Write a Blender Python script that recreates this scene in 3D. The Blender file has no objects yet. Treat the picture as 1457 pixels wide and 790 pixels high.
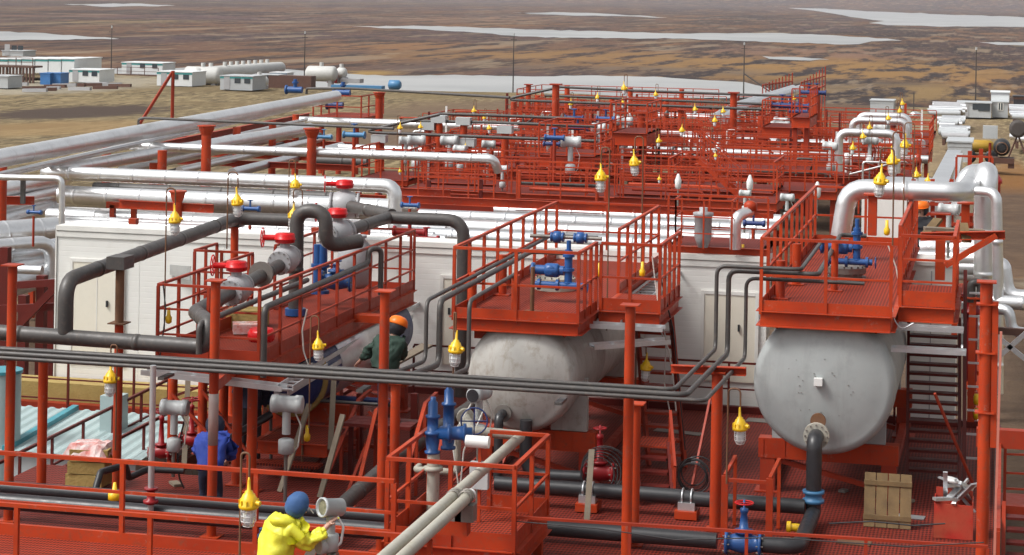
EXPOSURE = 0.66; HAZE = 0.00005
import bpy, math, random
from mathutils import Vector as V, Matrix
random.seed(7)
scene = bpy.context.scene
C = scene.collection
PI = math.pi
# ------------------------------------------------------------------ camera model
FPX, CX, Y0, ROLL, CAMH = 3000.0, 728.5, -8.0, 0.0175, 8.0
TH = math.atan(702 / FPX)
FW = V((-math.sin(TH), math.cos(TH), 0)); RT = V((math.cos(TH), math.sin(TH), 0)); UP = V((0, 0, 1))
CAM = V((0, 0, CAMH))
def ray(u, v):
    a = (u - CX) / FPX; b = -(v - Y0) / FPX
    h = a * math.cos(ROLL) - b * math.sin(ROLL); k = a * math.sin(ROLL) + b * math.cos(ROLL)
    return FW + RT * h + UP * k
def PZ(u, v, z):
    t = ray(u, v); return CAM + t * ((z - CAMH) / t.z)
def PY(u, v, y):
    t = ray(u, v); return CAM + t * (y / t.y)
def PX(u, v, x):
    t = ray(u, v); return CAM + t * (x / t.x)
# ------------------------------------------------------------------ mesh builder
class MB:
    def __init__(s): s.v = []; s.f = []; s.sm = []
    def add(s, vs, fs, smooth=False):
        n = len(s.v); s.v += [tuple(p) for p in vs]
        for f in fs: s.f.append(tuple(i + n for i in f)); s.sm.append(smooth)
        return s
    def box(s, c, size, rz=0.0):
        hx, hy, hz = size[0] / 2, size[1] / 2, size[2] / 2; co, si = math.cos(rz), math.sin(rz)
        vs = []
        for dz in (-hz, hz):
            for dx, dy in ((-hx, -hy), (hx, -hy), (hx, hy), (-hx, hy)):
                vs.append((c[0] + dx * co - dy * si, c[1] + dx * si + dy * co, c[2] + dz))
        return s.add(vs, [(3, 2, 1, 0), (4, 5, 6, 7), (0, 1, 5, 4), (1, 2, 6, 5), (2, 3, 7, 6), (3, 0, 4, 7)])
    def bb(s, x0, x1, y0, y1, z0, z1):
        return s.box(((x0 + x1) / 2, (y0 + y1) / 2, (z0 + z1) / 2), (abs(x1 - x0), abs(y1 - y0), abs(z1 - z0)))
    def bar(s, p0, p1, w, h=None, up=V((0, 0, 1))):
        p0 = V(p0); p1 = V(p1); h = h or w; d = (p1 - p0)
        if d.length < 1e-6: return s
        d.normalize()
        if abs(d.dot(up)) > .98: up = V((0, 1, 0))
        r = d.cross(up).normalized() * (w / 2); u = r.cross(d).normalized() * (h / 2)
        vs = [p + a * r + b * u for p in (p0, p1) for a, b in ((-1, -1), (1, -1), (1, 1), (-1, 1))]
        return s.add(vs, [(0, 1, 2, 3), (7, 6, 5, 4), (4, 5, 1, 0), (5, 6, 2, 1), (6, 7, 3, 2), (7, 4, 0, 3)])
    def chan(s, p0, p1, w, h, t=.012):
        # a rolled channel: web with two flanges
        p0 = V(p0); p1 = V(p1); d = (p1 - p0).normalized(); r = d.cross(UP).normalized()
        s.bar(p0, p1, t, h)
        for k in (-1, 1): s.bar(p0 + UP * (k * (h / 2 - t / 2)) + r * (w / 2 + t/2), p1 + UP * (k * (h / 2 - t / 2)) + r * (w / 2 + t/2), w, t)
        return s
    def sweep(s, pts, radii, seg, caps=True, smooth=True):
        n = len(pts); d0 = (pts[1] - pts[0]).normalized()
        a = V((0, 0, 1)) if abs(d0.z) < .9 else V((1, 0, 0))
        nx = d0.cross(a).normalized(); rings = []; pd = d0
        for i in range(n):
            if i == 0: d = d0
            elif i == n - 1: d = (pts[i] - pts[i - 1]).normalized()
            else:
                d = (pts[i + 1] - pts[i]).normalized() + (pts[i] - pts[i - 1]).normalized()
                d = d.normalized() if d.length > 1e-6 else pd
            q = pd.rotation_difference(d); nx = (q @ nx); nx = (nx - d * nx.dot(d)).normalized(); pd = d
            ny = d.cross(nx)
            rings.append([pts[i] + (nx * math.cos(2 * PI * k / seg) + ny * math.sin(2 * PI * k / seg)) * radii[i] for k in range(seg)])
        vs = [p for r in rings for p in r]; fs = []
        for i in range(n - 1):
            for k in range(seg):
                fs.append((i * seg + k, i * seg + (k + 1) % seg, (i + 1) * seg + (k + 1) % seg, (i + 1) * seg + k))
        s.add(vs, fs, smooth)
        if caps:
            s.add(rings[0], [tuple(range(seg))[::-1]]); s.add(rings[-1], [tuple(range(seg))])
        return s
    def tube(s, pts, r, bend=None, seg=12, caps=True, seam=None, lip=.004):
        pts = [V(p) for p in pts]
        bend = r * 2.6 if bend is None else bend
        out = [pts[0]]
        for i in range(1, len(pts) - 1):
            a, b, c = pts[i - 1], pts[i], pts[i + 1]
            da = (a - b); dc = (c - b); la, lc = da.length, dc.length
            da.normalize(); dc.normalize(); ang = da.angle(dc, PI)
            if bend <= 0 or ang > PI - .03: out.append(b); continue
            t = min(bend / math.tan(ang / 2), la * .48, lc * .48)
            p0 = b + da * t; p1 = b + dc * t
            for k in range(6):
                w = k / 5.0; out.append(p0 * (1 - w) ** 2 + b * 2 * w * (1 - w) + p1 * w ** 2)
        out.append(pts[-1])
        P = [out[0]]; R = [r]
        for a, b in zip(out, out[1:]):
            L = (b - a).length
            if L < 1e-5: continue
            if seam and L > seam * .8:
                n = max(1, int(L / seam)); d = (b - a) / L
                for k in range(n):
                    t = L * (k + .5) / n
                    for dt, dr in ((-.075, 0), (-.035, 0), (-.03, lip), (.03, lip), (.035, 0), (.075, 0)):
                        P.append(a + d * (t + dt)); R.append(r + dr)
            P.append(b); R.append(r)
        return s.sweep(P, R, seg, caps)
    def cyl(s, p0, p1, r, seg=16, r1=None):
        p0 = V(p0); p1 = V(p1); return s.sweep([p0, p1], [r, r if r1 is None else r1], seg)
    def lathe(s, o, ax, prof, seg=24, smooth=True):
        o = V(o); ax = V(ax).normalized()
        pts = []; rad = []
        a = V((0, 0, 1)) if abs(ax.z) < .9 else V((1, 0, 0))
        nx = ax.cross(a).normalized(); ny = ax.cross(nx)
        vs = []; fs = []
        for t, r in prof:
            for k in range(seg):
                an = 2 * PI * k / seg; vs.append(o + ax * t + (nx * math.cos(an) + ny * math.sin(an)) * max(r, 1e-4))
        for i in range(len(prof) - 1):
            for k in range(seg):
                fs.append((i * seg + k, i * seg + (k + 1) % seg, (i + 1) * seg + (k + 1) % seg, (i + 1) * seg + k))
        fs.append(tuple(range(seg))[::-1]); fs.append(tuple(range((len(prof) - 1) * seg, len(prof) * seg)))
        n = len(s.v); s.v += [tuple(p) for p in vs]
        for f in fs: s.f.append(tuple(i + n for i in f)); s.sm.append(smooth and len(f) == 4)
        return s
    def torus(s, c, ax, R, r, seg=20, rs=6, arc=2 * PI):
        ax = V(ax).normalized(); a = V((0, 0, 1)) if abs(ax.z) < .9 else V((1, 0, 0))
        nx = ax.cross(a).normalized(); ny = ax.cross(nx)
        pts = [V(c) + (nx * math.cos(arc * k / seg) + ny * math.sin(arc * k / seg)) * R for k in range(seg + 1)]
        return s.sweep(pts, [r] * len(pts), rs, arc < 6.2)
    def prism(s, poly, z0, z1):
        n = len(poly); vs = [(x, y, z0) for x, y in poly] + [(x, y, z1) for x, y in poly]
        return s.add(vs, [tuple(range(n))[::-1], tuple(range(n, 2 * n))] + [(i, (i + 1) % n, n + (i + 1) % n, n + i) for i in range(n)])
    def plate(s, pts, t):
        # flat polygon in space given thickness t along its normal
        pts = [V(p) for p in pts]; n = (pts[1] - pts[0]).cross(pts[2] - pts[0]).normalized() * t; k = len(pts)
        return s.add(pts + [p + n for p in pts], [tuple(range(k))[::-1], tuple(range(k, 2 * k))] + [(i, (i + 1) % k, k + (i + 1) % k, k + i) for i in range(k)])
    def build(s, name, mat, parent=None, label=None, cat=None, group=None, kind=None):
        me = bpy.data.meshes.new(name)
        if parent is not None: o = WL[parent]
        else:
            xs = [p[0] for p in s.v]; ys = [p[1] for p in s.v]; zs = [p[2] for p in s.v]
            o = V(((min(xs) + max(xs)) / 2, (min(ys) + max(ys)) / 2, min(zs)))
        me.from_pydata([(p[0] - o.x, p[1] - o.y, p[2] - o.z) for p in s.v], [], s.f)
        me.polygons.foreach_set('use_smooth', s.sm); me.validate(); me.update()
        if mat is not None: me.materials.append(mat)
        ob = bpy.data.objects.new(name, me); C.objects.link(ob)
        if parent is not None: ob.parent = parent
        else: ob.location = o
        WL[ob] = o
        tag(ob, label, cat, group, kind)
        return ob
WL = {}
def tag(o, label=None, cat=None, group=None, kind=None):
    if label: o['label'] = label
    if cat: o['category'] = cat
    if group: o['group'] = group
    if kind: o['kind'] = kind
    return o
def thing(name, label, cat, loc, group=None):
    o = bpy.data.objects.new(name, None); o.empty_display_size = .3; C.objects.link(o)
    o.location = V(loc); WL[o] = V(loc); tag(o, label, cat, group); return o
def kids(o): return [c for c in bpy.data.objects if c.parent == o]
def copy_tree(o, parent=None):
    c = o.copy(); C.objects.link(c)
    if parent is not None: c.parent = parent
    for k in o.children: copy_tree(k, c)
    return c
# ------------------------------------------------------------------ materials
def newmat(name):
    m = bpy.data.materials.new(name); m.use_nodes = True; nt = m.node_tree
    return m, nt, nt.nodes['Principled BSDF']
def N(nt, t, **kw):
    n = nt.nodes.new(t)
    for k, v in kw.items(): setattr(n, k, v)
    return n
def mixc(nt, fac, a, b):
    n = N(nt, 'ShaderNodeMix', data_type='RGBA')
    for i, x in ((0, fac), (6, a), (7, b)):
        if hasattr(x, 'default_value') or hasattr(x, 'links'): nt.links.new(x, n.inputs[i])
        elif i: n.inputs[i].default_value = (*x, 1)
        else: n.inputs[i].default_value = x
    return n.outputs[2]
def noise(nt, vec, scale, detail=4, rough=.55):
    n = N(nt, 'ShaderNodeTexNoise'); n.inputs['Scale'].default_value = scale; n.inputs['Detail'].default_value = detail
    n.inputs['Roughness'].default_value = rough
    if vec is not None: nt.links.new(vec, n.inputs['Vector'])
    return n.outputs['Fac']
def ramp(nt, fac, lo, hi):
    n = N(nt, 'ShaderNodeMapRange'); n.inputs[1].default_value = lo; n.inputs[2].default_value = hi
    nt.links.new(fac, n.inputs[0]); return n.outputs[0]
def math_(nt, op, a, b=None):
    n = N(nt, 'ShaderNodeMath', operation=op)
    for i, x in ((0, a), (1, b)):
        if x is None: continue
        if isinstance(x, (int, float)): n.inputs[i].default_value = x
        else: nt.links.new(x, n.inputs[i])
    return n.outputs[0]
def worldpos(nt): return N(nt, 'ShaderNodeNewGeometry').outputs['Position']
def paint(name, col, col2=None, rough=.5, metal=0.0, s1=1.2, s2=14, amt=.6, bump=.0, dirt=None, dirtamt=.35, chip=None, streak=None):
    m, nt, p = newmat(name); w = worldpos(nt)
    col2 = col2 or tuple(c * .72 for c in col)
    f = math_(nt, 'MULTIPLY', ramp(nt, noise(nt, w, s1), .35, .7), amt)
    c = mixc(nt, f, col, col2)
    f2 = ramp(nt, noise(nt, w, s2, 6, .7), .52, .72)
    d = dirt or tuple(x * .55 for x in col)
    c = mixc(nt, math_(nt, 'MULTIPLY', f2, dirtamt), c, d)
    if chip: c = mixc(nt, math_(nt, 'MULTIPLY', ramp(nt, noise(nt, w, 3.1, 8, .8), .60, .64), .55), c, chip)
    if streak:
        mp = N(nt, 'ShaderNodeMapping'); mp.inputs['Scale'].default_value = (5, 5, .5); nt.links.new(w, mp.inputs[0])
        c = mixc(nt, math_(nt, 'MULTIPLY', ramp(nt, noise(nt, mp.outputs[0], 1.0, 6, .7), .53, .68), .6), c, streak)
    nt.links.new(c, p.inputs['Base Color']); p.inputs['Metallic'].default_value = metal
    if col[0] > 4 * col[1]: p.inputs['Specular IOR Level'].default_value = .28
    r = ramp(nt, noise(nt, w, s2 * .6), .2, .8)
    rr = N(nt, 'ShaderNodeMapRange'); rr.inputs[3].default_value = rough - .1; rr.inputs[4].default_value = rough + .12
    nt.links.new(r, rr.inputs[0]); nt.links.new(rr.outputs[0], p.inputs['Roughness'])
    if bump:
        b = N(nt, 'ShaderNodeBump'); b.inputs['Strength'].default_value = bump; b.inputs['Distance'].default_value = .02
        nt.links.new(noise(nt, w, s2, 5), b.inputs['Height']); nt.links.new(b.outputs[0], p.inputs['Normal'])
    return m
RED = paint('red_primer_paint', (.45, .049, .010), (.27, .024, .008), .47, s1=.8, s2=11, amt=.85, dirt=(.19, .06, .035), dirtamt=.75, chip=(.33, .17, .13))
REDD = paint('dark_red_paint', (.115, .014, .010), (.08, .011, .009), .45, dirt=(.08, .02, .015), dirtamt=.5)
REDM = paint('weathered_red_paint', (.33, .034, .011), (.21, .024, .011), .5, dirt=(.18, .05, .03), dirtamt=.5)
PINK = paint('primed_pale_red', (.55, .20, .15), (.5, .15, .1), .55)
VRED = paint('bright_red_gearbox_paint', (.56, .010, .012), (.46, .009, .011), .3, dirtamt=.12)
MAROON = paint('maroon_valve_paint', (.26, .012, .015), None, .35)
GREYP = paint('dark_grey_pipe_paint', (.066, .060, .057), (.044, .040, .038), .45, s1=2, s2=14, dirt=(.13, .10, .08), dirtamt=.6, bump=.12)
BLACKP = paint('black_pipe_paint', (.028, .028, .031), (.022, .022, .024), .36, dirt=(.06, .05, .045), dirtamt=.3)
BEIGEP = paint('beige_primed_pipe', (.36, .34, .28), (.42, .41, .37), .55, s1=1.5, s2=12, dirt=(.24, .15, .07), dirtamt=.55)
TANKA = paint('grey_tank_primer', (.45, .44, .41), (.33, .32, .295), .5, s1=1.1, s2=4, amt=.9, dirt=(.17, .13, .08), dirtamt=.55, streak=(.24, .20, .15))
TANKB = paint('blue_grey_tank_primer', (.37, .39, .385), (.285, .305, .305), .48, s1=.8, s2=5, amt=.9, dirt=(.21, .22, .21), dirtamt=.35, streak=(.27, .285, .28))
VALVEG = paint('grey_valve_casting', (.36, .36, .37), (.30, .30, .31), .4, dirt=(.18, .17, .16))
BLUE = paint('blue_valve_paint', (.018, .085, .27), (.014, .065, .21), .38, dirt=(.02, .06, .16))
LBLUE = paint('light_blue_paint', (.06, .20, .38), None, .4)
NAVY = paint('navy_valve_paint', (.020, .040, .15), None, .4)
YEL = paint('yellow_lamp_paint', (.80, .50, .012), (.74, .45, .01), .35, dirtamt=.15)
WIRE = paint('white_wire_cage', (.72, .72, .70), None, .4)
RUST = paint('rusty_steel', (.16, .075, .035), (.10, .05, .03), .7, dirt=(.22, .09, .03), dirtamt=.6)
STEEL = paint('bolted_bare_steel', (.24, .22, .20), (.17, .15, .13), .45, metal=.5)
GALV = paint('galvanised_tray', (.62, .64, .65), (.48, .50, .52), .38, metal=.75, s1=3, s2=20, dirtamt=.2)
WHITEP = paint('white_equipment_paint', (.72, .72, .70), None, .4, dirtamt=.15)
LGREY = paint('light_grey_equipment', (.46, .48, .48), None, .38, dirtamt=.2)
WOOD = paint('weathered_timber', (.19, .122, .052), (.09, .055, .026), .8, s1=5, s2=30, dirt=(.11, .075, .04), dirtamt=.6)
WOODG = paint('grey_timber', (.20, .16, .115), (.14, .11, .08), .8, s1=5, s2=30, dirtamt=.5)
INSUL = paint('yellow_mineral_wool', (.36, .26, .085), (.27, .185, .055), .9, s1=5, s2=25, bump=.6, dirtamt=.5)
PLASTIC = paint('plastic_wrap', (.70, .62, .60), (.62, .16, .13), .25, s1=7, s2=18, amt=1.0)
CABLE = paint('black_cable', (.02, .02, .022), None, .5)
WCABLE = paint('white_cable', (.62, .60, .55), None, .5)
TEAL = paint('teal_roof_sheet', (.34, .43, .43), (.29, .38, .385), .4, dirtamt=.15)
TEALD = paint('deep_teal_trim', (.05, .27, .33), None, .4)
CONT = paint('white_container_sheet', (.64, .66, .66), (.56, .58, .58), .5, s1=.6, s2=4, dirtamt=.2)
CONTG = paint('grey_cabin_sheet', (.42, .44, .45), (.34, .36, .37), .5, s1=.6, s2=4, dirtamt=.3)
CONTB = paint('blue_container_paint', (.04, .16, .40), None, .5)
CONTGR = paint('teal_container_trim', (.05, .30, .30), None, .5)
FARTANK = paint('pale_far_tank', (.50, .50, .48), (.42, .42, .40), .5, s1=.5, s2=3)
DARKW = paint('dark_opening', (.03, .03, .035), None, .5)
BROWNF = paint('brown_steel_frame', (.10, .045, .03), None, .6)
POLEM = paint('dark_pole_timber', (.06, .05, .045), None, .7)
def clad(name, col, rough, metal=.85):
    m, nt, p = newmat(name); w = worldpos(nt)
    c = mixc(nt, ramp(nt, noise(nt, w, .9, 3), .3, .7), col, tuple(x * .86 for x in col))
    c = mixc(nt, math_(nt, 'MULTIPLY', ramp(nt, noise(nt, w, 11, 5, .7), .5, .75), .3), c, tuple(x * .6 for x in col))
    nt.links.new(c, p.inputs['Base Color']); p.inputs['Metallic'].default_value = metal; p.inputs['Roughness'].default_value = rough
    b = N(nt, 'ShaderNodeBump'); b.inputs['Strength'].default_value = .16; b.inputs['Distance'].default_value = .03
    nt.links.new(noise(nt, w, 4.5, 3), b.inputs['Height']); nt.links.new(b.outputs[0], p.inputs['Normal'])
    return m
CLAD = clad('aluminium_pipe_cladding', (.84, .845, .85), .34, .85)
CLADD = clad('dull_galvanised_cladding', (.70, .715, .73), .36, .85)
def grating(name, col, hole, period=.075, fill=.0):
    m, nt, p = newmat(name); w = worldpos(nt); sx = N(nt, 'ShaderNodeSeparateXYZ'); nt.links.new(w, sx.inputs[0])
    a = math_(nt, 'SINE', math_(nt, 'MULTIPLY', math_(nt, 'ADD', sx.outputs[0], math_(nt, 'MULTIPLY', sx.outputs[1], .45)), 2 * PI / period))
    b = math_(nt, 'SINE', math_(nt, 'MULTIPLY', math_(nt, 'SUBTRACT', sx.outputs[0], math_(nt, 'MULTIPLY', sx.outputs[1], .45)), 2 * PI / period))
    h = math_(nt, 'MULTIPLY', a, b)
    f = ramp(nt, h, fill - .25, fill + .25)
    big = ramp(nt, noise(nt, w, .5, 4), .35, .7)
    c1 = mixc(nt, big, col, tuple(x * .68 for x in col))
    wear = math_(nt, 'MULTIPLY', ramp(nt, noise(nt, w, 2.2, 6, .7), .58, .72), .45)
    c1 = mixc(nt, wear, c1, (.24, .11, .08))
    c = mixc(nt, f, c1, hole)
    nt.links.new(c, p.inputs['Base Color']); p.inputs['Roughness'].default_value = .65; p.inputs['Specular IOR Level'].default_value = .2
    bm = N(nt, 'ShaderNodeBump'); bm.inputs['Strength'].default_value = .5; bm.inputs['Distance'].default_value = .01; bm.invert = True
    nt.links.new(f, bm.inputs['Height']); nt.links.new(bm.outputs[0], p.inputs['Normal'])
    return m
DECK = grating('red_expanded_metal_deck', (.235, .031, .018), (.058, .010, .008), .11, .05)
GRATE = grating('red_expanded_metal_platform', (.37, .043, .015), (.085, .012, .008), .10, .06)
def panelwall():
    m, nt, p = newmat('white_sandwich_panel'); w = worldpos(nt); sx = N(nt, 'ShaderNodeSeparateXYZ'); nt.links.new(w, sx.inputs[0])
    c = mixc(nt, ramp(nt, noise(nt, w, .35, 3), .3, .7), (.74, .735, .70), (.69, .685, .65))
    c = mixc(nt, math_(nt, 'MULTIPLY', ramp(nt, noise(nt, w, 3, 6, .7), .5, .8), .25), c, (.52, .49, .43))
    nt.links.new(c, p.inputs['Base Color']); p.inputs['Roughness'].default_value = .42
    ridge = math_(nt, 'PINGPONG', math_(nt, 'MULTIPLY', sx.outputs[2], 9.0), .5)
    wav = noise(nt, w, 2.0, 2)
    hh = math_(nt, 'ADD', math_(nt, 'MULTIPLY', ramp(nt, ridge, .0, .12), .4), wav)
    b = N(nt, 'ShaderNodeBump'); b.inputs['Strength'].default_value = .35; b.inputs['Distance'].default_value = .012
    nt.links.new(hh, b.inputs['Height']); nt.links.new(b.outputs[0], p.inputs['Normal'])
    return m
PANEL = panelwall()
DOORM = paint('cream_door_panel', (.70, .66, .56), (.67, .63, .53), .4, dirtamt=.1)
TRIM = paint('white_trim', (.74, .73, .69), None, .4, dirtamt=.12)
m, nt, p = newmat('lamp_glass'); p.inputs['Base Color'].default_value = (.80, .82, .83, 1); p.inputs['Roughness'].default_value = .1
p.inputs['Transmission Weight'].default_value = .35; GLASS = m
m, nt, p = newmat('window_glass'); p.inputs['Base Color'].default_value = (.05, .06, .07, 1); p.inputs['Roughness'].default_value = .08; WGLASS = m
# cloth
RED_ = RED
def cloth(name, col, rough=.8):
    return paint(name, col, tuple(x * .8 for x in col), rough, s1=6, s2=22, bump=.25, dirtamt=.25)
YJ = cloth('yellow_rain_jacket', (.80, .76, .05), .45); NAVYC = cloth('navy_cloth', (.016, .02, .045)); BLUEH = cloth('blue_hood_cloth', (.035, .095, .24))
ROYAL = cloth('royal_blue_cloth', (.02, .05, .30)); GREENC = cloth('dark_green_cloth', (.02, .045, .032)); BLACKC = cloth('black_cloth', (.015, .015, .02))
ORANGE = paint('orange_helmet_shell', (.80, .17, .015), None, .35, dirtamt=.1); SKIN = paint('skin', (.52, .30, .22), None, .5, dirtamt=.1)
PAPER = paint('white_paper', (.75, .75, .74), None, .7, dirtamt=.05)
# ------------------------------------------------------------------ camera, world, sun
cd = bpy.data.cameras.new('camera'); cam = bpy.data.objects.new('camera', cd); C.objects.link(cam); scene.camera = cam
cr, cu = RT * math.cos(ROLL) + UP * math.sin(ROLL), -RT * math.sin(ROLL) + UP * math.cos(ROLL)
bk = -FW
cam.matrix_world = Matrix(((cr.x, cu.x, bk.x, 0), (cr.y, cu.y, bk.y, 0), (cr.z, cu.z, bk.z, CAMH), (0, 0, 0, 1)))
cd.sensor_width = 36; cd.sensor_fit = 'HORIZONTAL'; cd.lens = 36 * FPX / 1457.0
cd.shift_y = -(395 - Y0) / 1457.0; cd.clip_start = .5; cd.clip_end = 40000
world = bpy.data.worlds.new('World'); scene.world = world; world.use_nodes = True
nt = world.node_tree; bg = nt.nodes['Background']
sky = N(nt, 'ShaderNodeTexSky', sky_type='NISHITA'); sky.sun_disc = False
SUN_EL, SUN_AZ = math.radians(52), math.radians(-125)      # azimuth from +Y towards +X
sky.sun_elevation = SUN_EL; sky.sun_rotation = SUN_AZ; sky.air_density = 1.0; sky.dust_density = 5.0; sky.ozone_density = 1.0
hs = N(nt, 'ShaderNodeHueSaturation'); hs.inputs['Saturation'].default_value = .12
nt.links.new(sky.outputs[0], hs.inputs['Color']); nt.links.new(hs.outputs[0], bg.inputs[0]); bg.inputs[1].default_value = .125
sl = bpy.data.lights.new('sun', 'SUN'); sl.energy = 1.5; sl.angle = math.radians(18); sl.color = (1, .965, .92)
so = bpy.data.objects.new('sun', sl); C.objects.link(so)
sd = V((math.sin(SUN_AZ) * math.cos(SUN_EL), math.cos(SUN_AZ) * math.cos(SUN_EL), math.sin(SUN_EL)))
so.rotation_euler = sd.to_track_quat('Z', 'Y').to_euler(); so.location = sd * 60
scene.view_settings.view_transform = 'Standard'; scene.view_settings.look = 'None'; scene.view_settings.gamma = 1
scene.view_settings.exposure = EXPOSURE; scene.render.engine = 'CYCLES'
scene.render.resolution_x = 1024; scene.render.resolution_y = 555
# ------------------------------------------------------------------ terrain
def sst(a, b, x):
    t = min(1, max(0, (x - a) / (b - a))); return t * t * (3 - 2 * t)
from mathutils import noise as mn
EDGE = sorted([(PZ(u, v, -5.1).x, PZ(u, v, -5.1).y - 12) for u, v in ((-300, 97), (0, 97), (150, 99), (260, 103), (400, 114), (500, 122), (620, 122.5), (740, 124), (900, 131), (1000, 133), (1100, 140), (1200, 142), (1330, 146), (1457, 150), (1900, 150))])
def edge_y(x):
    for (a, ya), (b, yb) in zip(EDGE, EDGE[1:]):
        if a <= x <= b: return ya + (yb - ya) * (x - a) / (b - a)
    return EDGE[0][1] if x < 0 else EDGE[-1][1]
def gz(x, y):
    d = math.hypot(x, y)
    pad = -2.1 - 3.0 * sst(70, 240, d)
    e = edge_y(x)
    # heaped sand bank along the left and middle of the pad
    bank = 0
    if y < e:
        bank = .25 * sst(120, 160, y) * (1 - sst(210, 260, y)) * (1 - sst(-35, -10, x)) * (.6 + .8 * mn.noise(V((x * .02, y * .02, 3))))
        pad += bank + .22 * mn.noise(V((x * .06, y * .06, 1))) * sst(60, 130, d) + .08 * mn.noise(V((x * .4, y * .4, 5)))
    tundra = -14.0 + .07 * mn.noise(V((x * .01, y * .01, 0)))
    z = pad + (tundra - pad) * sst(e, e + 36, y)
    rr = sst(5200, 9500, d)
    z += rr * (95 + 45 * mn.noise(V((x * .0004, y * .0004, 2))) + 25 * mn.noise(V((x * .0012, y * .0012, 2))))
    return z
vs, fs = [], []
nr, na = 190, 200; r0, r1 = 14.0, 13000.0
va = math.atan2(FW.y, FW.x)
for i in range(nr):
    rr = r0 * (r1 / r0) ** (i / (nr - 1))
    for j in range(na):
        t = (j / (na - 1)) * 2 - 1; an = va - (t * .35 + t ** 3 * 1.05) * 1.15
        x, y = rr * math.cos(an), rr * math.sin(an); vs.append((x, y, gz(x, y)))
for i in range(nr - 1):
    for j in range(na - 1): fs.append((i * na + j, i * na + j + 1, (i + 1) * na + j + 1, (i + 1) * na + j))
g = MB(); g.add(vs, fs, True)
# ground material
m, nt, p = newmat('tundra_and_sand'); w = worldpos(nt); sx = N(nt, 'ShaderNodeSeparateXYZ'); nt.links.new(w, sx.inputs[0])
fl = N(nt, 'ShaderNodeCombineXYZ'); nt.links.new(sx.outputs[0], fl.inputs[0]); nt.links.new(sx.outputs[1], fl.inputs[1]); W2 = fl.outputs[0]
f3 = N(nt, 'ShaderNodeCombineXYZ'); nt.links.new(sx.outputs[0], f3.inputs[0]); nt.links.new(math_(nt, 'MULTIPLY', sx.outputs[1], .17), f3.inputs[1]); W3 = f3.outputs[0]
nb = noise(nt, W3, .0035, 5, .6); nm = noise(nt, W3, .018, 5, .6); nt3 = noise(nt, W3, .075, 5, .65); nt4 = noise(nt, W3, .33, 5, .65); nf = noise(nt, W2, .07, 6, .7); nff = noise(nt, W2, .6, 5, .7)
tun = mixc(nt, ramp(nt, nb, .44, .56), (.046, .030, .026), (.110, .060, .038))
tun = mixc(nt, ramp(nt, nm, .50, .57), tun, (.150, .078, .038))
tun = mixc(nt, math_(nt, 'MULTIPLY', ramp(nt, noise(nt, W3, .009, 5, .6), .52, .58), .8), tun, (.060, .040, .042))
tun = mixc(nt, math_(nt, 'MULTIPLY', ramp(nt, nt3, .49, .56), .85), tun, (.030, .023, .022))
tun = mixc(nt, math_(nt, 'MULTIPLY', ramp(nt, nt4, .54, .61), .55), tun, (.20, .135, .08))
tun = mixc(nt, math_(nt, 'MULTIPLY', ramp(nt, noise(nt, W3, .04, 5, .65), .56, .60), .65), tun, (.22, .165, .11))
# ochre grass belt beyond the bank and orange streaks
def blob(px, py, rx, ry, soft=.5):
    mp = N(nt, 'ShaderNodeMapping'); mp.vector_type = 'TEXTURE'; mp.inputs['Location'].default_value = (px, py, 0); mp.inputs['Scale'].default_value = (rx, ry, 1)
    nt.links.new(W2, mp.inputs[0]); ln = N(nt, 'ShaderNodeVectorMath', operation='LENGTH'); nt.links.new(mp.outputs[0], ln.inputs[0])
    n2 = math_(nt, 'ADD', ln.outputs['Value'], math_(nt, 'MULTIPLY', math_(nt, 'SUBTRACT', noise(nt, W2, 2.2 / min(rx, ry), 6, .7), .5), 1.6))
    mr = N(nt, 'ShaderNodeMapRange'); mr.inputs[1].default_value = 1.3; mr.inputs[2].default_value = 1.3 - soft; nt.links.new(n2, mr.inputs[0]); return mr.outputs[0]
def hit(u, v, z):
    q = PZ(u, v, z)
    for _ in range(12):
        if z < -10: break
        q = PZ(u, v, (gz(q.x, q.y) + q.z) / 2)
    return q
def patch(u0, u1, v0, v1, z, soft=.5):
    a = hit((u0 + u1) / 2, v1, z); b = hit((u0 + u1) / 2, v0, z); l = hit(u0, (v0 + v1) / 2, z); r = hit(u1, (v0 + v1) / 2, z); c = (a + b) / 2
    return blob(c.x, c.y, (r - l).length / 2, (b - a).length / 2, soft)
for u0, u1, v0, v1, col, am in ((600, 1120, 70, 98, (.21, .12, .045), .75), (960, 1500, 84, 124, (.23, .130, .046), .85), (1120, 1320, 112, 132, (.07, .055, .045), .9), (1180, 1500, 122, 146, (.21, .135, .055), .8),
        (560, 760, 82, 106, (.075, .055, .05), .8), (480, 700, 60, 72, (.20, .105, .045), .6), (1000, 1300, 66, 84, (.17, .10, .07), .7), (430, 560, 100, 110, (.28, .18, .055), .8), (760, 1110, 95, 106, (.10, .085, .07), .6),
        (120, 220, 26, 38, (.24, .18, .09), .7), (640, 800, 22, 34, (.23, .14, .09), .5), (100, 420, 20, 30, (.12, .075, .075), .5)):
    tun = mixc(nt, math_(nt, 'MULTIPLY', math_(nt, 'MULTIPLY', patch(u0, u1, v0, v1, -14, .8), ramp(nt, nt3, .55, .47)), am), tun, col)
sand = mixc(nt, ramp(nt, noise(nt, W2, .06, 6, .65), .35, .65), (.20, .150, .078), (.135, .100, .052))
sand = mixc(nt, math_(nt, 'MULTIPLY', ramp(nt, noise(nt, W3, .35, 5, .65), .46, .53), .8), sand, (.085, .062, .034))
sand = mixc(nt, math_(nt, 'MULTIPLY', ramp(nt, noise(nt, W3, 1.6, 5, .65), .50, .56), .7), sand, (.30, .235, .13))
sand = mixc(nt, math_(nt, 'MULTIPLY', ramp(nt, nff, .5, .75), .5), sand, (.085, .062, .036))
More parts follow.
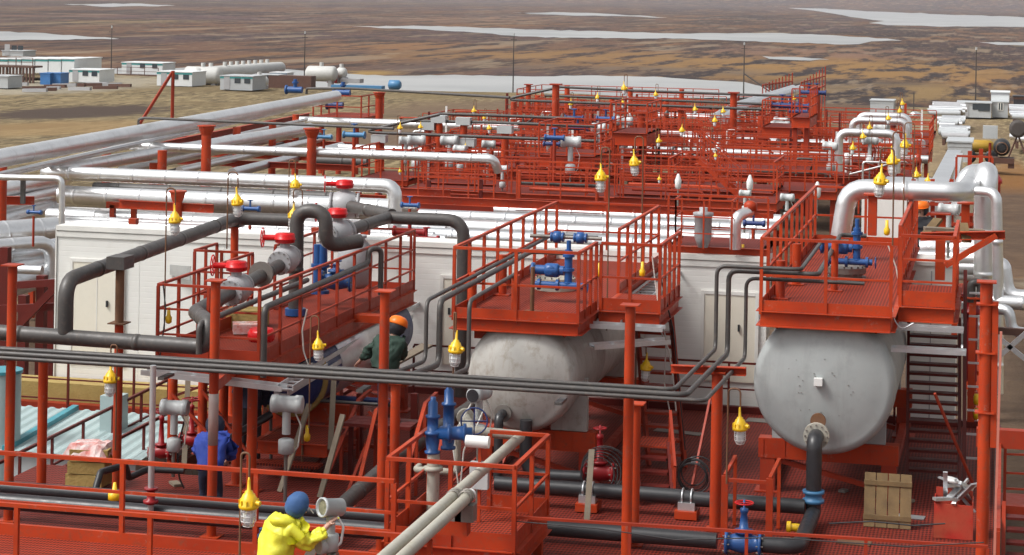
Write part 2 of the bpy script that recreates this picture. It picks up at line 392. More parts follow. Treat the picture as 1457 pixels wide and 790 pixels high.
sand = mixc(nt, math_(nt, 'MULTIPLY', ramp(nt, noise(nt, W2, .25, 5, .7), .57, .68), .5), sand, (.25, .20, .125))
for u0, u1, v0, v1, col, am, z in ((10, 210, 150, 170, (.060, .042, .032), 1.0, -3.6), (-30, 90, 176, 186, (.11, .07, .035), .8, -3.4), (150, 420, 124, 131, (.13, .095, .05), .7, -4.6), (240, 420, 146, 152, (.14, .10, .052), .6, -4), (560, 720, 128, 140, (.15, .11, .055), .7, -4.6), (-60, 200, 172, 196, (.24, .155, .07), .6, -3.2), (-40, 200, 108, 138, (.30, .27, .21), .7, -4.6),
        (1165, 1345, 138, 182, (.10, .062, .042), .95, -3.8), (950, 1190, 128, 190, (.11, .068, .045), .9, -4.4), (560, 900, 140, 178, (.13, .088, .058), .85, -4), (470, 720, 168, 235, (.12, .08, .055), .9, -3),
        (1375, 1600, 250, 420, (.085, .05, .03), .95, -2.1), (1405, 1470, 228, 300, (.20, .09, .025), .8, -2.1), (1420, 1500, 365, 400, (.30, .13, .02), .8, -2.1), (1410, 1500, 396, 440, (.30, .26, .19), .9, -2.1),
        (1180, 1420, 160, 260, (.23, .165, .10), .6, -3)):
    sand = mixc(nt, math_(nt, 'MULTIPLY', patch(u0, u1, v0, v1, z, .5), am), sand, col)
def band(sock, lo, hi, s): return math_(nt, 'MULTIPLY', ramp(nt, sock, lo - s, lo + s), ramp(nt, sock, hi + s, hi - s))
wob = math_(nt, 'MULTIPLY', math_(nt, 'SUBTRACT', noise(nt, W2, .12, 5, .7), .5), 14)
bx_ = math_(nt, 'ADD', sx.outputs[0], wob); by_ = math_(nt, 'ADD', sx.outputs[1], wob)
dirt = mixc(nt, ramp(nt, nff, .4, .7), (.085, .055, .038), (.13, .085, .055))  # brown soil round the skids; its dark tone also paints shade under the left rack
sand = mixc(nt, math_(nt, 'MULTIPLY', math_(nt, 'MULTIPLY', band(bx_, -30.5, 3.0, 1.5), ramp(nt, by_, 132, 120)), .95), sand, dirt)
zz = math_(nt, 'ADD', sx.outputs[2], math_(nt, 'MULTIPLY', nf, 1.5))
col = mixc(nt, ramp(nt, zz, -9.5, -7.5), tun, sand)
far = N(nt, 'ShaderNodeVectorMath', operation='LENGTH'); nt.links.new(W2, far.inputs[0])
col = mixc(nt, ramp(nt, far.outputs['Value'], 3500, 6000), col, tun)
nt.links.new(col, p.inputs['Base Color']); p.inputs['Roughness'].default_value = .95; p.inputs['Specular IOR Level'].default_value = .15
bm = N(nt, 'ShaderNodeBump'); bm.inputs['Strength'].default_value = .7; bm.inputs['Distance'].default_value = .35
nt.links.new(noise(nt, W2, .35, 6, .7), bm.inputs['Height']); nt.links.new(bm.outputs[0], p.inputs['Normal'])
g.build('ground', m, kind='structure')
# lakes
m, nt, p = newmat('lake_water'); p.inputs['Base Color'].default_value = (.37, .37, .36, 1); p.inputs['Roughness'].default_value = .35; WATER = m
ww = worldpos(nt); nt.links.new(mixc(nt, ramp(nt, noise(nt, ww, .012, 5, .6), .4, .62), (.345, .345, .335), (.25, .255, .25)), p.inputs['Base Color'])
def lake(px, z=-13.85):
    q = []
    n = len(px)
    for i in range(n):
        (a, b), (c, d) = px[i], px[(i + 1) % n]
        k = max(1, int(abs(c - a) / 12))
        for t in range(k):
            w = t / k; jit = random.uniform(-.7, .7) if t else 0
            q.append(PZ(a + (c - a) * w, b + (d - b) * w + jit, z))
    mb = MB(); mb.add([(v.x, v.y, z) for v in q], [tuple(range(len(q)))]); mb.build('lake', WATER, kind='structure')
lake([(500, 38), (600, 37), (700, 40), (760, 42), (900, 46), (970, 48), (1100, 47), (1180, 50), (1262, 55), (1284, 58), (1240, 59), (1222, 63), (1200, 63.5), (1100, 60), (970, 55), (800, 54), (740, 52), (660, 45), (580, 41)])
lake([(1095, 9), (1180, 13), (1260, 17), (1460, 25), (1460, 39), (1350, 38), (1262, 36), (1236, 33), (1258, 30), (1225, 26), (1170, 17)])
lake([(-10, 45), (50, 46.5), (90, 50), (150, 53), (170, 55.5), (120, 56), (60, 57), (-10, 57)])
lake([(728, 18), (800, 17.5), (910, 22), (950, 25), (860, 23), (780, 21)])
lake([(90, 6), (200, 5), (250, 8), (160, 10)])
lake([(1085, 80), (1130, 81), (1180, 85), (1140, 86), (1095, 84)])
lake([(1392, 60), (1460, 60), (1460, 65), (1420, 64)])
lake([(375, 96), (470, 104), (560, 108), (660, 107), (760, 109), (830, 107.5), (930, 109), (985, 113), (1060, 117), (1090, 124), (1110, 138), (1000, 140), (700, 136), (500, 130), (380, 120), (300, 112), (130, 104), (140, 97), (250, 97)])

# air: one closed even haze volume round the camera and everything inside it
hz = MB().bb(-16000, 16000, -400, 16000, -16.2, 260); m = bpy.data.materials.new('thin_haze'); m.use_nodes = True; nt = m.node_tree
nt.nodes.remove(nt.nodes['Principled BSDF']); pv = N(nt, 'ShaderNodeVolumePrincipled'); pv.inputs['Color'].default_value = (.84, .85, .95, 1); pv.inputs['Density'].default_value = HAZE
nt.links.new(pv.outputs[0], nt.nodes['Material Output'].inputs['Volume']); hz.build('haze', m, kind='stuff')
# ------------------------------------------------------------------ generic builders
def seg_pts(a, b, sp):
    n = max(1, round((b - a).length / sp)); return [a + (b - a) * (i / n) for i in range(n + 1)]
def railing(par, pts, h=1.1, mids=(.55,), sp=1.1, w=.05, mat=RED, toe=0.0, posts='sub', name='railing', skip0=False):
    pts = [V(p) for p in pts]
    for i, (a, b) in enumerate(zip(pts, pts[1:])):
        mb = MB(); e_ = UP * (.0017 * i); mb.bar(a + UP * h + e_, b + UP * h + e_, w, w * .8)
        for q in mids: mb.bar(a + UP * q + e_, b + UP * q + e_, w * .62, w * .62)
        pp = seg_pts(a, b, sp)
        if i or skip0: pp = pp[1:]
        if posts == 'in':
            for q in pp: mb.bar(q, q + UP * (h - w * .4), w * .9)
        r = mb.build(name, mat, par)
        if posts == 'sub':
            for q in pp: MB().bar(q - UP * .05, q + UP * (h - w * .4), w * .95).build('post', mat, r)
        if toe: MB().bar(a + UP * (toe / 2 + .01), b + UP * (toe / 2 + .01), .012, toe).build('toe_board', mat, par)
def slab(par, x0, x1, y0, y1, z, beam=.2, gmat=GRATE, mat=RED, joists=True):
    MB().bb(x0 + .01, x1 - .01, y0 + .01, y1 - .01, z - .03, z).build('floor', gmat, par)
    mb = MB(); zc = z - beam / 2 + .004
    for a, b in (((x0, y0), (x1, y0)), ((x1, y0), (x1, y1)), ((x1, y1), (x0, y1)), ((x0, y1), (x0, y0))):
        mb.chan(V((a[0], a[1], zc)), V((b[0], b[1], zc)), .07, beam)
    if joists:
        n = max(1, int((y1 - y0) / 1.6))
        for i in range(1, n): y = y0 + (y1 - y0) * i / n; mb.bb(x0 + .03, x1 - .03, y - .03, y + .03, z - .15, z - .035)
    mb.build('edge_beam', mat, par)
def column(name, label, P, top, r=.075, mat=RED, group=None, plate=True, z0=0.0, cat='post'):
    mb = MB().cyl((P.x, P.y, z0), (P.x, P.y, top), r, 18); root = mb.build(name, mat, None, label, cat, group)
    if plate:
        MB().bb(P.x - .13, P.x + .13, P.y - .13, P.y + .13, top + .001, top + .02).build('cap_plate', mat, root)
    MB().bb(P.x - .14, P.x + .14, P.y - .14, P.y + .14, z0 + .006, z0 + .022).build('base_plate', mat, root)
    return root
def pipe(name, label, pts, r, mat, bend=None, seg=14, seam=None, cat='pipe', group=None, flanges=(), fl_r=1.7, fmat=None):
    if seam is None and mat is GREYP and r > .09: seam = 1.7
    mb = MB().tube(pts, r, bend, seg, True, seam, .004 if mat is not GREYP else .007); o = mb.build(name, mat, None, label, cat, group)
    for c, ax in flanges:
        MB().lathe(V(c) - V(ax).normalized() * .03, ax, [(0, r * fl_r), (.028, r * fl_r), (.029, r * 1.2), (.032, r * 1.2), (.033, r * fl_r), (.06, r * fl_r)], 18, False).build('flange', fmat or mat, o)
    return o
def bolts(mb, c, ax, R, n, r=.012, L=.03):
    ax = V(ax).normalized(); a = V((0, 0, 1)) if abs(ax.z) < .9 else V((1, 0, 0)); nx = ax.cross(a).normalized(); ny = ax.cross(nx)
    for k in range(n):
        q = V(c) + (nx * math.cos(2 * PI * k / n) + ny * math.sin(2 * PI * k / n)) * R; mb.cyl(q - ax * L, q + ax * L, r, 6)
def handwheel(par, c, ax, R, mat, r=.012, spokes=4):
    mb = MB().torus(c, ax, R, r, 20, 6); ax = V(ax).normalized(); a = V((0, 0, 1)) if abs(ax.z) < .9 else V((1, 0, 0)); nx = ax.cross(a).normalized(); ny = ax.cross(nx)
    for k in range(spokes):
        d = nx * math.cos(2 * PI * k / spokes) + ny * math.sin(2 * PI * k / spokes); mb.cyl(V(c), V(c) + d * R, r * .8, 6)
    return mb.build('handwheel', mat, par)
def gate_valve(name, label, c, ax, r, H, mat, wheel=.14, wmat=None, group=None):
    # flanged body on the pipe axis, bonnet, stem and handwheel
    c = V(c); ax = V(ax).normalized(); t = thing(name, label, 'valve', c, group); L = r * 2.6
    MB().lathe(c - ax * L, ax, [(0, r * 1.75), (.04, r * 1.75), (.041, r * 1.05), (L * .5, r * 1.25), (L, r * 1.55), (L * 1.5, r * 1.25), (2 * L - .041, r * 1.05), (2 * L - .04, r * 1.75), (2 * L, r * 1.75)], 18).build('body', mat, t)
    mb = MB()
    for e in (-L + .02, L - .02): bolts(mb, c + ax * e, ax, r * 1.5, 8, r * .12, .05)
    mb.build('bolts', STEEL, t)
    MB().lathe(c, (0, 0, 1), [(0, r * 1.1), (r * 1.5, r * .95), (r * 1.52, r * 1.4), (r * 1.9, r * 1.4), (r * 1.92, r * .7), (H * .7, r * .45), (H * .72, r * .6), (H * .8, r * .6), (H * .81, r * .15), (H, r * .15)], 14).build('bonnet', mat, t)
    handwheel(t, c + UP * (H * .93), (0, 0, 1), wheel, wmat or mat)
    return t
def gear_valve(label, c, ax, r, gz_, side, group=None):
    # grey ball valve on a line with a bright red gearbox and side handwheel on top
    c = V(c); ax = V(ax).normalized(); t = thing('ball_valve', label, 'valve', c, group); L = .30
    MB().lathe(c - ax * L, ax, [(0, r * 1.7), (.05, r * 1.7), (.052, r * 1.35), (.1, r * 1.75), (L, r * 2.0), (2 * L - .1, r * 1.75), (2 * L - .052, r * 1.35), (2 * L - .05, r * 1.7), (2 * L, r * 1.7)], 24).build('body', VALVEG, t)
    mb = MB(); bolts(mb, c - ax * (L - .05), ax, r * 1.52, 12, .014, .06); bolts(mb, c + ax * (L - .05), ax, r * 1.52, 12, .014, .06); mb.build('bolts', STEEL, t)
    MB().cyl(c + UP * r * 1.6, c + UP * (gz_ + .02), .09, 14).build('bonnet', VALVEG, t)
    gb = MB().lathe(c + UP * gz_, (0, 0, 1), [(0, .13), (.015, .175), (.06, .175), (.065, .19), (.085, .19), (.09, .175), (.15, .175), (.17, .155), (.172, .05), (.18, .05)], 22).build('gearbox', VRED, t)
    sv = V(side).normalized(); q = c + UP * (gz_ + .09)
    MB().cyl(q + sv * .15, q + sv * .38, .05, 10).build('worm_shaft', VRED, t)
    handwheel(t, q + sv * .4, sv, .17, VRED, .011, 6)
    return t
# ------------------------------------------------------------------ hanging lamps
def lamp_meshes():
    h = MB(); h.lathe((0, 0, 0), (0, 0, 1), [(0, .095), (.015, .115), (.05, .115), (.06, .102), (.11, .1), (.125, .085), (.165, .07), (.175, .05), (.2, .046), (.215, .022), (.33, .016), (.36, .008)], 18)
    for k in range(10):
        a = 2 * PI * k / 10; h.box((.106 * math.cos(a), .106 * math.sin(a), .08), (.02, .012, .06), a)
    h.cyl((.09, 0, .075), (.15, 0, .075), .03, 10)
    gl = MB().lathe((0, 0, 0), (0, 0, -1), [(-.01, .07), (.12, .07), (.17, .06), (.2, .03), (.205, .001)], 14)
    cg = MB()
    for z, r in ((-.02, .088), (-.08, .088), (-.14, .086), (-.2, .06)): cg.torus((0, 0, z), (0, 0, 1), r, .005, 16, 5)
    for k in range(8):
        a = 2 * PI * k / 8; cg.tube([(.088 * math.cos(a), .088 * math.sin(a), 0), (.088 * math.cos(a), .088 * math.sin(a), -.14), (.06 * math.cos(a), .06 * math.sin(a), -.2), (0, 0, -.225)], .0045, 0, 5)
    out = []
    for n, mb, mt in (('housing', h, YEL), ('glass_jar', gl, GLASS), ('wire_guard', cg, WIRE)):
        me = bpy.data.meshes.new(n); me.from_pydata(mb.v, [], mb.f); me.polygons.foreach_set('use_smooth', mb.sm); me.materials.append(mt); out.append((n, me))
    return out
LAMP = lamp_meshes()
def lamp(label, u, v, Y, vbot=None, dx=-.16, scale=1.0, group='yellow lamps hanging from hooked poles', polemat=None, bare=False):
    P = PY(u, v, Y)                                   # centre of the yellow housing
    zb = PY(u, vbot, Y).z if vbot else P.z - 1.5
    base = V((P.x + dx * scale, P.y, zb))
    t = thing('hanging_lamp', label, 'lamp', base, group)
    tilt = (random.uniform(-.07, .07), random.uniform(-.08, .08), random.uniform(-.5, .5))
    for n, me in LAMP:
        if bare and n == 'wire_guard': continue
        o = bpy.data.objects.new(n, me); C.objects.link(o); o.parent = t; o.rotation_euler = tilt; o.location = P - base - UP * (.06 * scale); o.scale = (scale,) * 3; WL[o] = P
    top = P + UP * (.27 * scale)
    mb = MB(); r = .014 * scale
    if abs(dx) < .02: mb.tube([base, base + UP * .05, top + UP * .1], r, 0, 8) if base.z > top.z else mb.tube([top, top + UP * .5 * scale], r, 0, 8)
    else:
        hh = top + UP * (.2 * scale); mb.tube([base, V((base.x, base.y, hh.z + .1 * scale)), V((P.x, P.y, hh.z + .1 * scale)), top], r, .085 * scale, 8)
    mb.build('hooked_pole', polemat or RUST, t)
    return t
# ------------------------------------------------------------------ deck
mb = MB(); mb.bb(-12.6, -.05, 20, 40.6, -.05, 0); mb.bb(-15.6, -12.604, 20, 32.6, -.05, 0)
mb.build('deck_floor', DECK, kind='structure')
mb = MB()
for x in range(-15, 0, 2): mb.bb(x - .1, x + .1, 20, 32.4, -.5, -.055)
mb.bb(-12.75, -12.62, 32.62, 40.6, -.5, .06); mb.bb(-.045, .06, 20, 40.6, -.4, .09); mb.bb(-15.6, -.05, 40.62, 40.75, -.45, .12)
mb.build('deck_beams', REDD, kind='structure')
for u, v, w_, d_ in ((1085, 590, .9, .5), (960, 640, 1.2, .4), (1230, 760, .8, .3)):
    pass
# ------------------------------------------------------------------ white module building
BY = 41.0
bx0, bx1 = PY(82, 325, BY).x, PY(1092, 372, BY).x
bt = 2.88
bld = thing('module_building', 'long white sandwich panel building behind the tanks, with cream doors', 'building', (bx0, BY, -.6))
nb_ = 8; seams = [bx0 + (bx1 - bx0) * i / nb_ for i in range(nb_ + 1)]
for i in range(nb_):
    MB().bb(seams[i] + .003, seams[i + 1] - .003, BY, BY + .7, -.6, bt).build('wall_panel', PANEL, bld)
MB().bb(bx0 - .02, bx1 + .02, BY - .05, BY + .74, bt + .003, bt + .10).build('roof', TRIM, bld)
MB().bb(bx0 - .01, bx1, BY - .03, BY - .004, bt - .13, bt - .02).build('eaves_trim', TRIM, bld)
MB().bb(bx0 - .03, bx0 - .005, BY - .03, BY + .1, -.6, bt).build('corner_trim', TRIM, bld)
MB().bb(bx0, bx1, BY - .06, BY - .004, -.75, -.25).build('base_beam', REDM, bld)
MB().bb(bx0 - 2.5, PY(420, 560, BY).x, BY - .75, BY - .09, -.74, -.18).build('insulation_skirt', INSUL, bld)
MB().bb(bx0 - 3, -12.7, BY - 1.0, BY - .78, -1.1, -.55).build('skirt_beam', REDM, bld)
def door(u0, u1, vt, vb, label=None):
    a = PY(u0, vt, BY); b = PY(u1, vb, BY); zt, zb = a.z, max(b.z, -.1)
    d = MB().bb(a.x, b.x, BY - .035, BY - .003, zb, zt).build('door', DOORM, bld); 
    mb = MB(); mb.bb(a.x - .07, a.x - .002, BY - .05, BY - .004, zb, zt + .07); mb.bb(b.x + .002, b.x + .07, BY - .05, BY - .004, zb, zt + .07); mb.bb(a.x, b.x, BY - .05, BY - .004, zt + .003, zt + .07); mb.build('frame', TRIM, d)
    MB().bb(b.x - .33, b.x - .295, BY - .08, BY - .038, (zt + zb) / 2 + .15, (zt + zb) / 2 + .28).build('handle', DARKW, d)
    if u1 - u0 > 50: MB().bb((a.x + b.x) / 2 - .008, (a.x + b.x) / 2 + .008, BY - .04, BY - .037, zb, zt).build('leaf_joint', TRIM, d)
door(105, 172, 372, 520); door(1003, 1073, 418, 545); door(632, 660, 396, 520)
a = PY(243, 388, BY); b = PY(270, 378, BY); MB().plate([(a.x, BY - .02, a.z - .04), (b.x + .15, BY - .32, a.z - .1), (b.x + .15, BY - .32, a.z + .2), (a.x, BY - .02, a.z + .17)], .02).build('door_canopy', GALV, bld)
# white end module right of the right tank
ex0, ex1 = PY(1292, 395, BY).x, PY(1392, 395, BY).x
t = thing('equipment_shelter', 'narrow white panel shelter behind the long ladder stairs', 'building', (ex0, BY, -.5))
MB().bb(ex0, ex0 + .92, BY - .3, BY + .9, -.5, 3.0).build('wall_panel', PANEL, t)
MB().bb(ex0 - .03, ex0 + .95, BY - .34, BY + .94, 3.003, 3.07).build('roof', TRIM, t)
MB().bb(ex0 + .44, ex0 + .46, BY - .312, BY - .303, -.4, 2.9).build('panel_joint', VALVEG, t)
# railing on the walkway in front of the building
t = thing('walkway_railing', 'thin dark red railing running along the foot of the white building at left', 'railing', (-17, 40, -.5))
railing(t, [(-21.3, 39.75, -.75), (-12.7, 39.75, -.75)], 1.15, (.35, .75), 1.45, .045, REDD)
t = thing('walkway_railing', 'thin dark red railing before the white wall between left vessel and ladder', 'railing', (-10, 40.3, 0))
railing(t, [(-11.3, 40.3, 0.02), (-1.9, 40.3, 0.02)], 1.0, (.5,), 1.6, .045, REDD)
# sloping handrail of the ramp at left
A0, A1 = PY(-20, 668, 33.4), PY(240, 540, 39.0)
t = thing('ramp', 'dark red ramp with a sloping handrail climbing beside the teal roof', 'ramp', (A0.x, A0.y, A0.z - 1.1))
q0, q1 = A0 - UP * 1.1, A1 - UP * 1.1
for off in (0, 1.2):
    n = 6
    o = V((off, 0, 0))
    mb = MB(); mb.bar(q0 + o + UP * 1.1, q1 + o + UP * 1.1, .05)
    mb.bar(q0 + o + UP * .58, q1 + o + UP * .58, .035)
    r = mb.build('handrail', REDD, t)
    for i in range(n + 1):
        c = q0 + o + (q1 - q0) * (i / n); MB().bar(c, c + UP * 1.08, .045).build('post', REDD, r)
    MB().bar(q0 + o - UP * .05, q1 + o - UP * .05, .05, .2).build('stringer', REDD, t)
MB().plate([q0 + V((.04, 0, -.02)), q0 + V((1.16, 0, -.02)), q1 + V((1.16, 0, -.02)), q1 + V((.04, 0, -.02))], .03).build('floor', DECK, t)
# teal corrugated roof of the low shed
def corr_roof(name, label, pts, mat, trim, n=26):
    a, b, c, d = [V(p) for p in pts]           # a-b along the ridge direction, d-c opposite
    mb = MB(); vs = []; fs = []; nrm = (b - a).cross(d - a).normalized()
    if nrm.z < 0: nrm = -nrm
    k = n * 4
    for i in range(k + 1):
        w_ = i / k; h = (0, .028, .028, 0)[i % 4] if True else 0
        vs.append(a + (b - a) * w_ + nrm * h); vs.append(d + (c - d) * w_ + nrm * h)
    for i in range(k): fs.append((2 * i, 2 * i + 2, 2 * i + 3, 2 * i + 1))
    mb.add(vs, fs); return mb
sh = thing('shed', 'low shed roofed with pale teal corrugated sheets below the ramp', 'shed', (-18.5, 34.5, -2.1))
R = [PZ(-40, 668, -.55), PZ(178, 655, -.55), PZ(160, 607, -.45), PZ(-60, 590, -.45)]
R[2] = V((R[1].x - .2, R[2].y + .8, -.35)); R[0] = V((-21.5, R[1].y, -.55)); R[3] = V((-21.5, R[2].y, -.35)); R[1] = V((PZ(200, 650, -.5).x, R[1].y, -.55)); R[2].x = R[1].x
corr_roof('', '', R, TEAL, TEALD).build('roof', TEAL, sh)
MB().bb(R[0].x, R[1].x - .1, R[0].y + .15, R[2].y - .1, -2.1, -.62).build('wall', CONTG, sh)
MB().bar(V((R[1].x - 2.6, R[1].y, -.50)), V((R[2].x - 2.6, R[2].y, -.30)), .13, .10).build('flashing', TEALD, sh)
MB().bar(V((R[1].x, R[1].y, -.55)), V((R[2].x, R[2].y, -.34)), .16, .06).build('ridge_cap', TEAL, sh)
P = PY(165, 600, 37.5); MB().bb(P.x - .2, P.x + .2, 37.2, 37.6, -2, PY(165, 560, 37.5).z).build('vent_duct', TEAL, None, 'tall square pale teal duct standing behind the corrugated shed roof', 'duct')
P = PY(5, 530, 36); mb = MB().cyl((P.x, 36, -2), (P.x, 36, P.z), .33, 20); vt = mb.build('vent_stack', TEAL, None, 'round pale teal stack at the left edge behind the first red post', 'vent'); MB().cyl((P.x, 36, P.z + .002), (P.x, 36, P.z + .06), .36, 20).build('rim', TEALD, vt)
# ------------------------------------------------------------------ front row of posts
FRONT = [((18, 378), 'tall red post at the left edge, first of the front row'), ((307, 400), 'red front post with bare grey patch, the man in blue stands behind it'),
         ((548, 415), 'red front post hiding the worker in the orange helmet'), ((897, 435), 'red front post between the round end of the left grey tank and the ladder stairs'),
         ((1404, 402), 'thick red front post by the right edge, with cut plates welded on it')]
for (u, v), lb in FRONT:
    P = PY(u, v, 29.0); rt = column('pipe_support_post', lb, P, P.z, .072 if u < 1300 else .085, group='front row of red pipe support posts')
    if u == 307:
        MB().lathe((P.x, P.y, 1.35), (0, 0, 1), [(0, .074), (.6, .0745), (.75, .0735)], 18).build('bare_patch', paint('bare_primer', (.40, .36, .34), (.5, .2, .15), .5), rt)
    if u == 1404:
        for dz in (-.3, -.95, -1.75): MB().bb(P.x - .13, P.x + .13, P.y - .1, P.y + .1, P.z + dz, P.z + dz + .02).build('welded_plate', RED, rt)
        MB().bb(P.x + .08, P.x + .16, P.y - .05, P.y + .05, P.z - 2.2, P.z - .25).build('side_angle', RED, rt)
SEC = [(62, 505, 30.2, 'red post second from the left edge, behind the dark pipe elbow'), (563, 545, 31.2, 'red post close behind the third front post'), (905, 575, 30.4, 'red post close behind the fourth front post, by the small steps'),
       (1021, 530, 31.6, 'red post under the crossbeam where the conduits turn up beside the right tank')]
for u, v, Y, lb in SEC:
    P = PY(u, v, Y); column('pipe_support_post', lb, P, P.z, .075 if u != 1021 else .085, group='second row of red pipe support posts')
P = PY(171, 382, 31.0); rt = MB().cyl((P.x, P.y, P.z - .85), (P.x, P.y, P.z), .07, 16).build('pipe_support_post', RUST, None, 'rust brown and red post under the long grey pipe, lamp hanging at its left', 'post', 'second row of red pipe support posts')
MB().cyl((P.x, P.y, 0), (P.x, P.y, P.z - .87), .07, 16).build('lower_shaft', RED, rt); MB().bb(P.x - .14, P.x + .14, P.y - .14, P.y + .14, P.z - .869, P.z - .85).build('splice_plate', RUST, rt)
MB().bb(P.x - .15, P.x + .15, P.y - .2, P.y + .2, P.z + .002, P.z + .2).build('pipe_shoe', GREYP, rt)
P0, P1 = PY(955, 524, 31.6), PY(1062, 528, 31.6)
MB().chan(P0, P1, .1, .12).build('cross_beam', RED, None, 'short red crossbeam carrying the three conduits left of the right tank', 'beam')
# ------------------------------------------------------------------ conduit bundle along the front posts
ups = [1018, 1035, 1060]; tops = [378, 374, 374]
for k in range(3):
    z = 2.61 - .055 * k; y = 28.74 - .06 * k; r = (.032, .04, .030)[k]
    q = PY(ups[k], 497 + 6 * k, 33.0 + .1 * k); zt = PY(ups[k], tops[k], 33.0 + .1 * k).z; yy = q.y
    X2 = PY((1140, 1165, 1180)[k], 360, yy).x; ye = (37.0, 37.6, 35.4)[k]
    zq = q.z
    pts = [V((-17, y, z)), V((q.x, y, z)), V((q.x, yy, zq)), V((q.x, yy, zt - .12 * k)), V((X2, yy, zt - .12 * k))]
    if k < 2: pts += [V((X2, ye, zt + .02)), V((X2 + .45, ye, zt + .02))]
    else: pts += [V((X2 + .55, yy, zt - .24))]
    pipe('conduit', ('dark conduit, uppermost of three crossing the front posts, rising left of the right tank', 'thickest dark conduit, the middle one of three rising left of the right tank', 'dark conduit, lowest of three crossing the front, rising nearest the right tank')[k], pts, r, GREYP, .16, 10, group='dark conduits crossing the front of the deck')
for k in range(3):
    pts = [V((-17, 28.80 + .05 * k, 2.66 - .1 * k - .06)), V((PY((640, 628, 668)[k], 520, 28.8).x, 28.8 + .05 * k, 2.6 - .1 * k))]
    Y = 30.4 + .12 * k; q = PY((607, 626, 668)[k], 428, Y)
    pts = [V((-17, 28.84 + .05 * k, 2.60 - .055 * k)), V((q.x, 28.84 + .05 * k, 2.60 - .055 * k)), V((q.x, Y, 2.5 - .06 * k)), V((q.x, Y, q.z)), V((q.x, (39.3, 36.8, 33.6)[k], q.z + (.02, .02, .02)[k]))]
    if k == 0: pts.append(V((q.x + .9, 39.3, q.z + .02)))
    if k == 1: pts.append(V((q.x + .6, 36.8, q.z + .02)))
    pipe('conduit', ('thin dark conduit running farthest back along the tank platform left railing', 'thick dark conduit turning to the upper blue valves on the tank platform', 'short dark conduit ending at the near edge of the tank platform')[k], pts, (.032, .046, .034)[k], GREYP, .18, 10, group='dark conduits rising to the middle tank platform')
for u in (240, 520, 800): 
    P = PY(u, 520 + u * .07, 28.9)
    MB().bb(P.x - .05, P.x + .05, 28.6, 29.0, 2.32, 2.36).build('pipe_bracket', GREYP, None, {240: 'grey bracket under the conduits left of the patched red post', 520: 'grey bracket under the conduits beside the post hiding the worker', 800: 'grey bracket under the conduits before the left grey tank'}[u], 'bracket', 'brackets under the conduits')
# ------------------------------------------------------------------ horizontal tanks
def tank(name, label, x, z, r, y0, y1, mat, head=.45, seams=(), parts=True):
    t = thing(name, label, 'tank', (x, (y0 + y1) / 2, 0))
    prof = []
    hp = []
    for k in range(9): xx = k / 8 * .86; hp.append((head * .45 * (xx / .86) ** 2, r * xx))
    for k in range(1, 9): a = k / 8 * PI / 2; hp.append((head * (.45 + .55 * (1 - math.cos(a))), r * (.86 + .14 * math.sin(a))))
    prof += hp
    L = y1 - y0
    for s_ in seams: prof += [(s_ - .02, r), (s_ - .012, r + .006), (s_ + .012, r + .006), (s_ + .02, r)]
    prof += [(L - a_, b_) for a_, b_ in hp[::-1]]
    MB().lathe((x, y0, z), (0, 1, 0), prof, 64).build('shell', mat, t)
    return t
# right tank
RX, RZ, RR = -2.66, 1.985, 1.105
tk = tank('storage_tank', 'large blue grey tank at right seen end on, black pipe coming out of its face', RX, RZ, RR, 33.02, 41.2, TANKB, .30, (.5, 3.2, 5.9))
P = PY(1163, 546, 32.8); MB().bb(P.x - .065, P.x + .065, 32.9, 33.1, P.z - .055, P.z + .055).build('nameplate_bracket', WHITEP, tk)
P = PY(1165, 597, 32.8); f = MB().lathe((P.x, 32.66, P.z), (0, 1, 0), [(0, .12), (.05, .12), (.051, .07), (.3, .07)], 24).build('blind_flange', RUST, tk)
P = PY(1163, 617, 32.8); NZ = V((P.x, 32.6, P.z))
MB().lathe((P.x, 32.58, P.z), (0, 1, 0), [(0, .2), (.05, .2), (.051, .13), (.055, .13), (.056, .2), (.10, .2), (.101, .115), (.4, .115)], 24).build('nozzle', BEIGEP, tk)
mb = MB(); bolts(mb, (P.x, 32.63, P.z), (0, 1, 0), .17, 12, .014, .07); mb.build('nozzle_bolts', STEEL, tk)
mb = MB()
for a, rr_ in [(random.uniform(0, 6.28), random.uniform(.2, .98)) for _ in range(26)]:
    q = V((RX + rr_ * math.cos(a), 0, RZ + rr_ * math.sin(a))); yy = 33.02 + .135 * (rr_ / .86) ** 2; mb.box((q.x, yy, q.z), (.018, .03, .008))
mb.build('welded_clips', STEEL, tk)
for y in (34.4, 39.4):
    a0 = -.95
    mb = MB(); pr = [(RX + (RR + .012) * math.sin(a), RZ - (RR + .012) * math.cos(a)) for a in [a0 + 1.9 * k / 16 for k in range(17)]]
    zb = .88
    n = len(pr); vs = [(x, y - .09, z) for x, z in pr] + [(x, y - .09, min(zb, z - .02)) for x, z in pr] + [(x, y + .09, z) for x, z in pr] + [(x, y + .09, min(zb, z - .02)) for x, z in pr]
    fs = []
    for i in range(n - 1): fs += [(i, i + 1, n + i + 1, n + i), (2 * n + i + 1, 2 * n + i, 3 * n + i, 3 * n + i + 1), (i + 1, i, 2 * n + i, 2 * n + i + 1), (n + i, n + i + 1, 3 * n + i + 1, 3 * n + i)]
    fs += [(0, n, 3 * n, 2 * n), (n - 1, 3 * n - 1, 4 * n - 1, 2 * n - 1)]
    mb.add(vs, fs); mb.build('saddle', TANKB, tk)
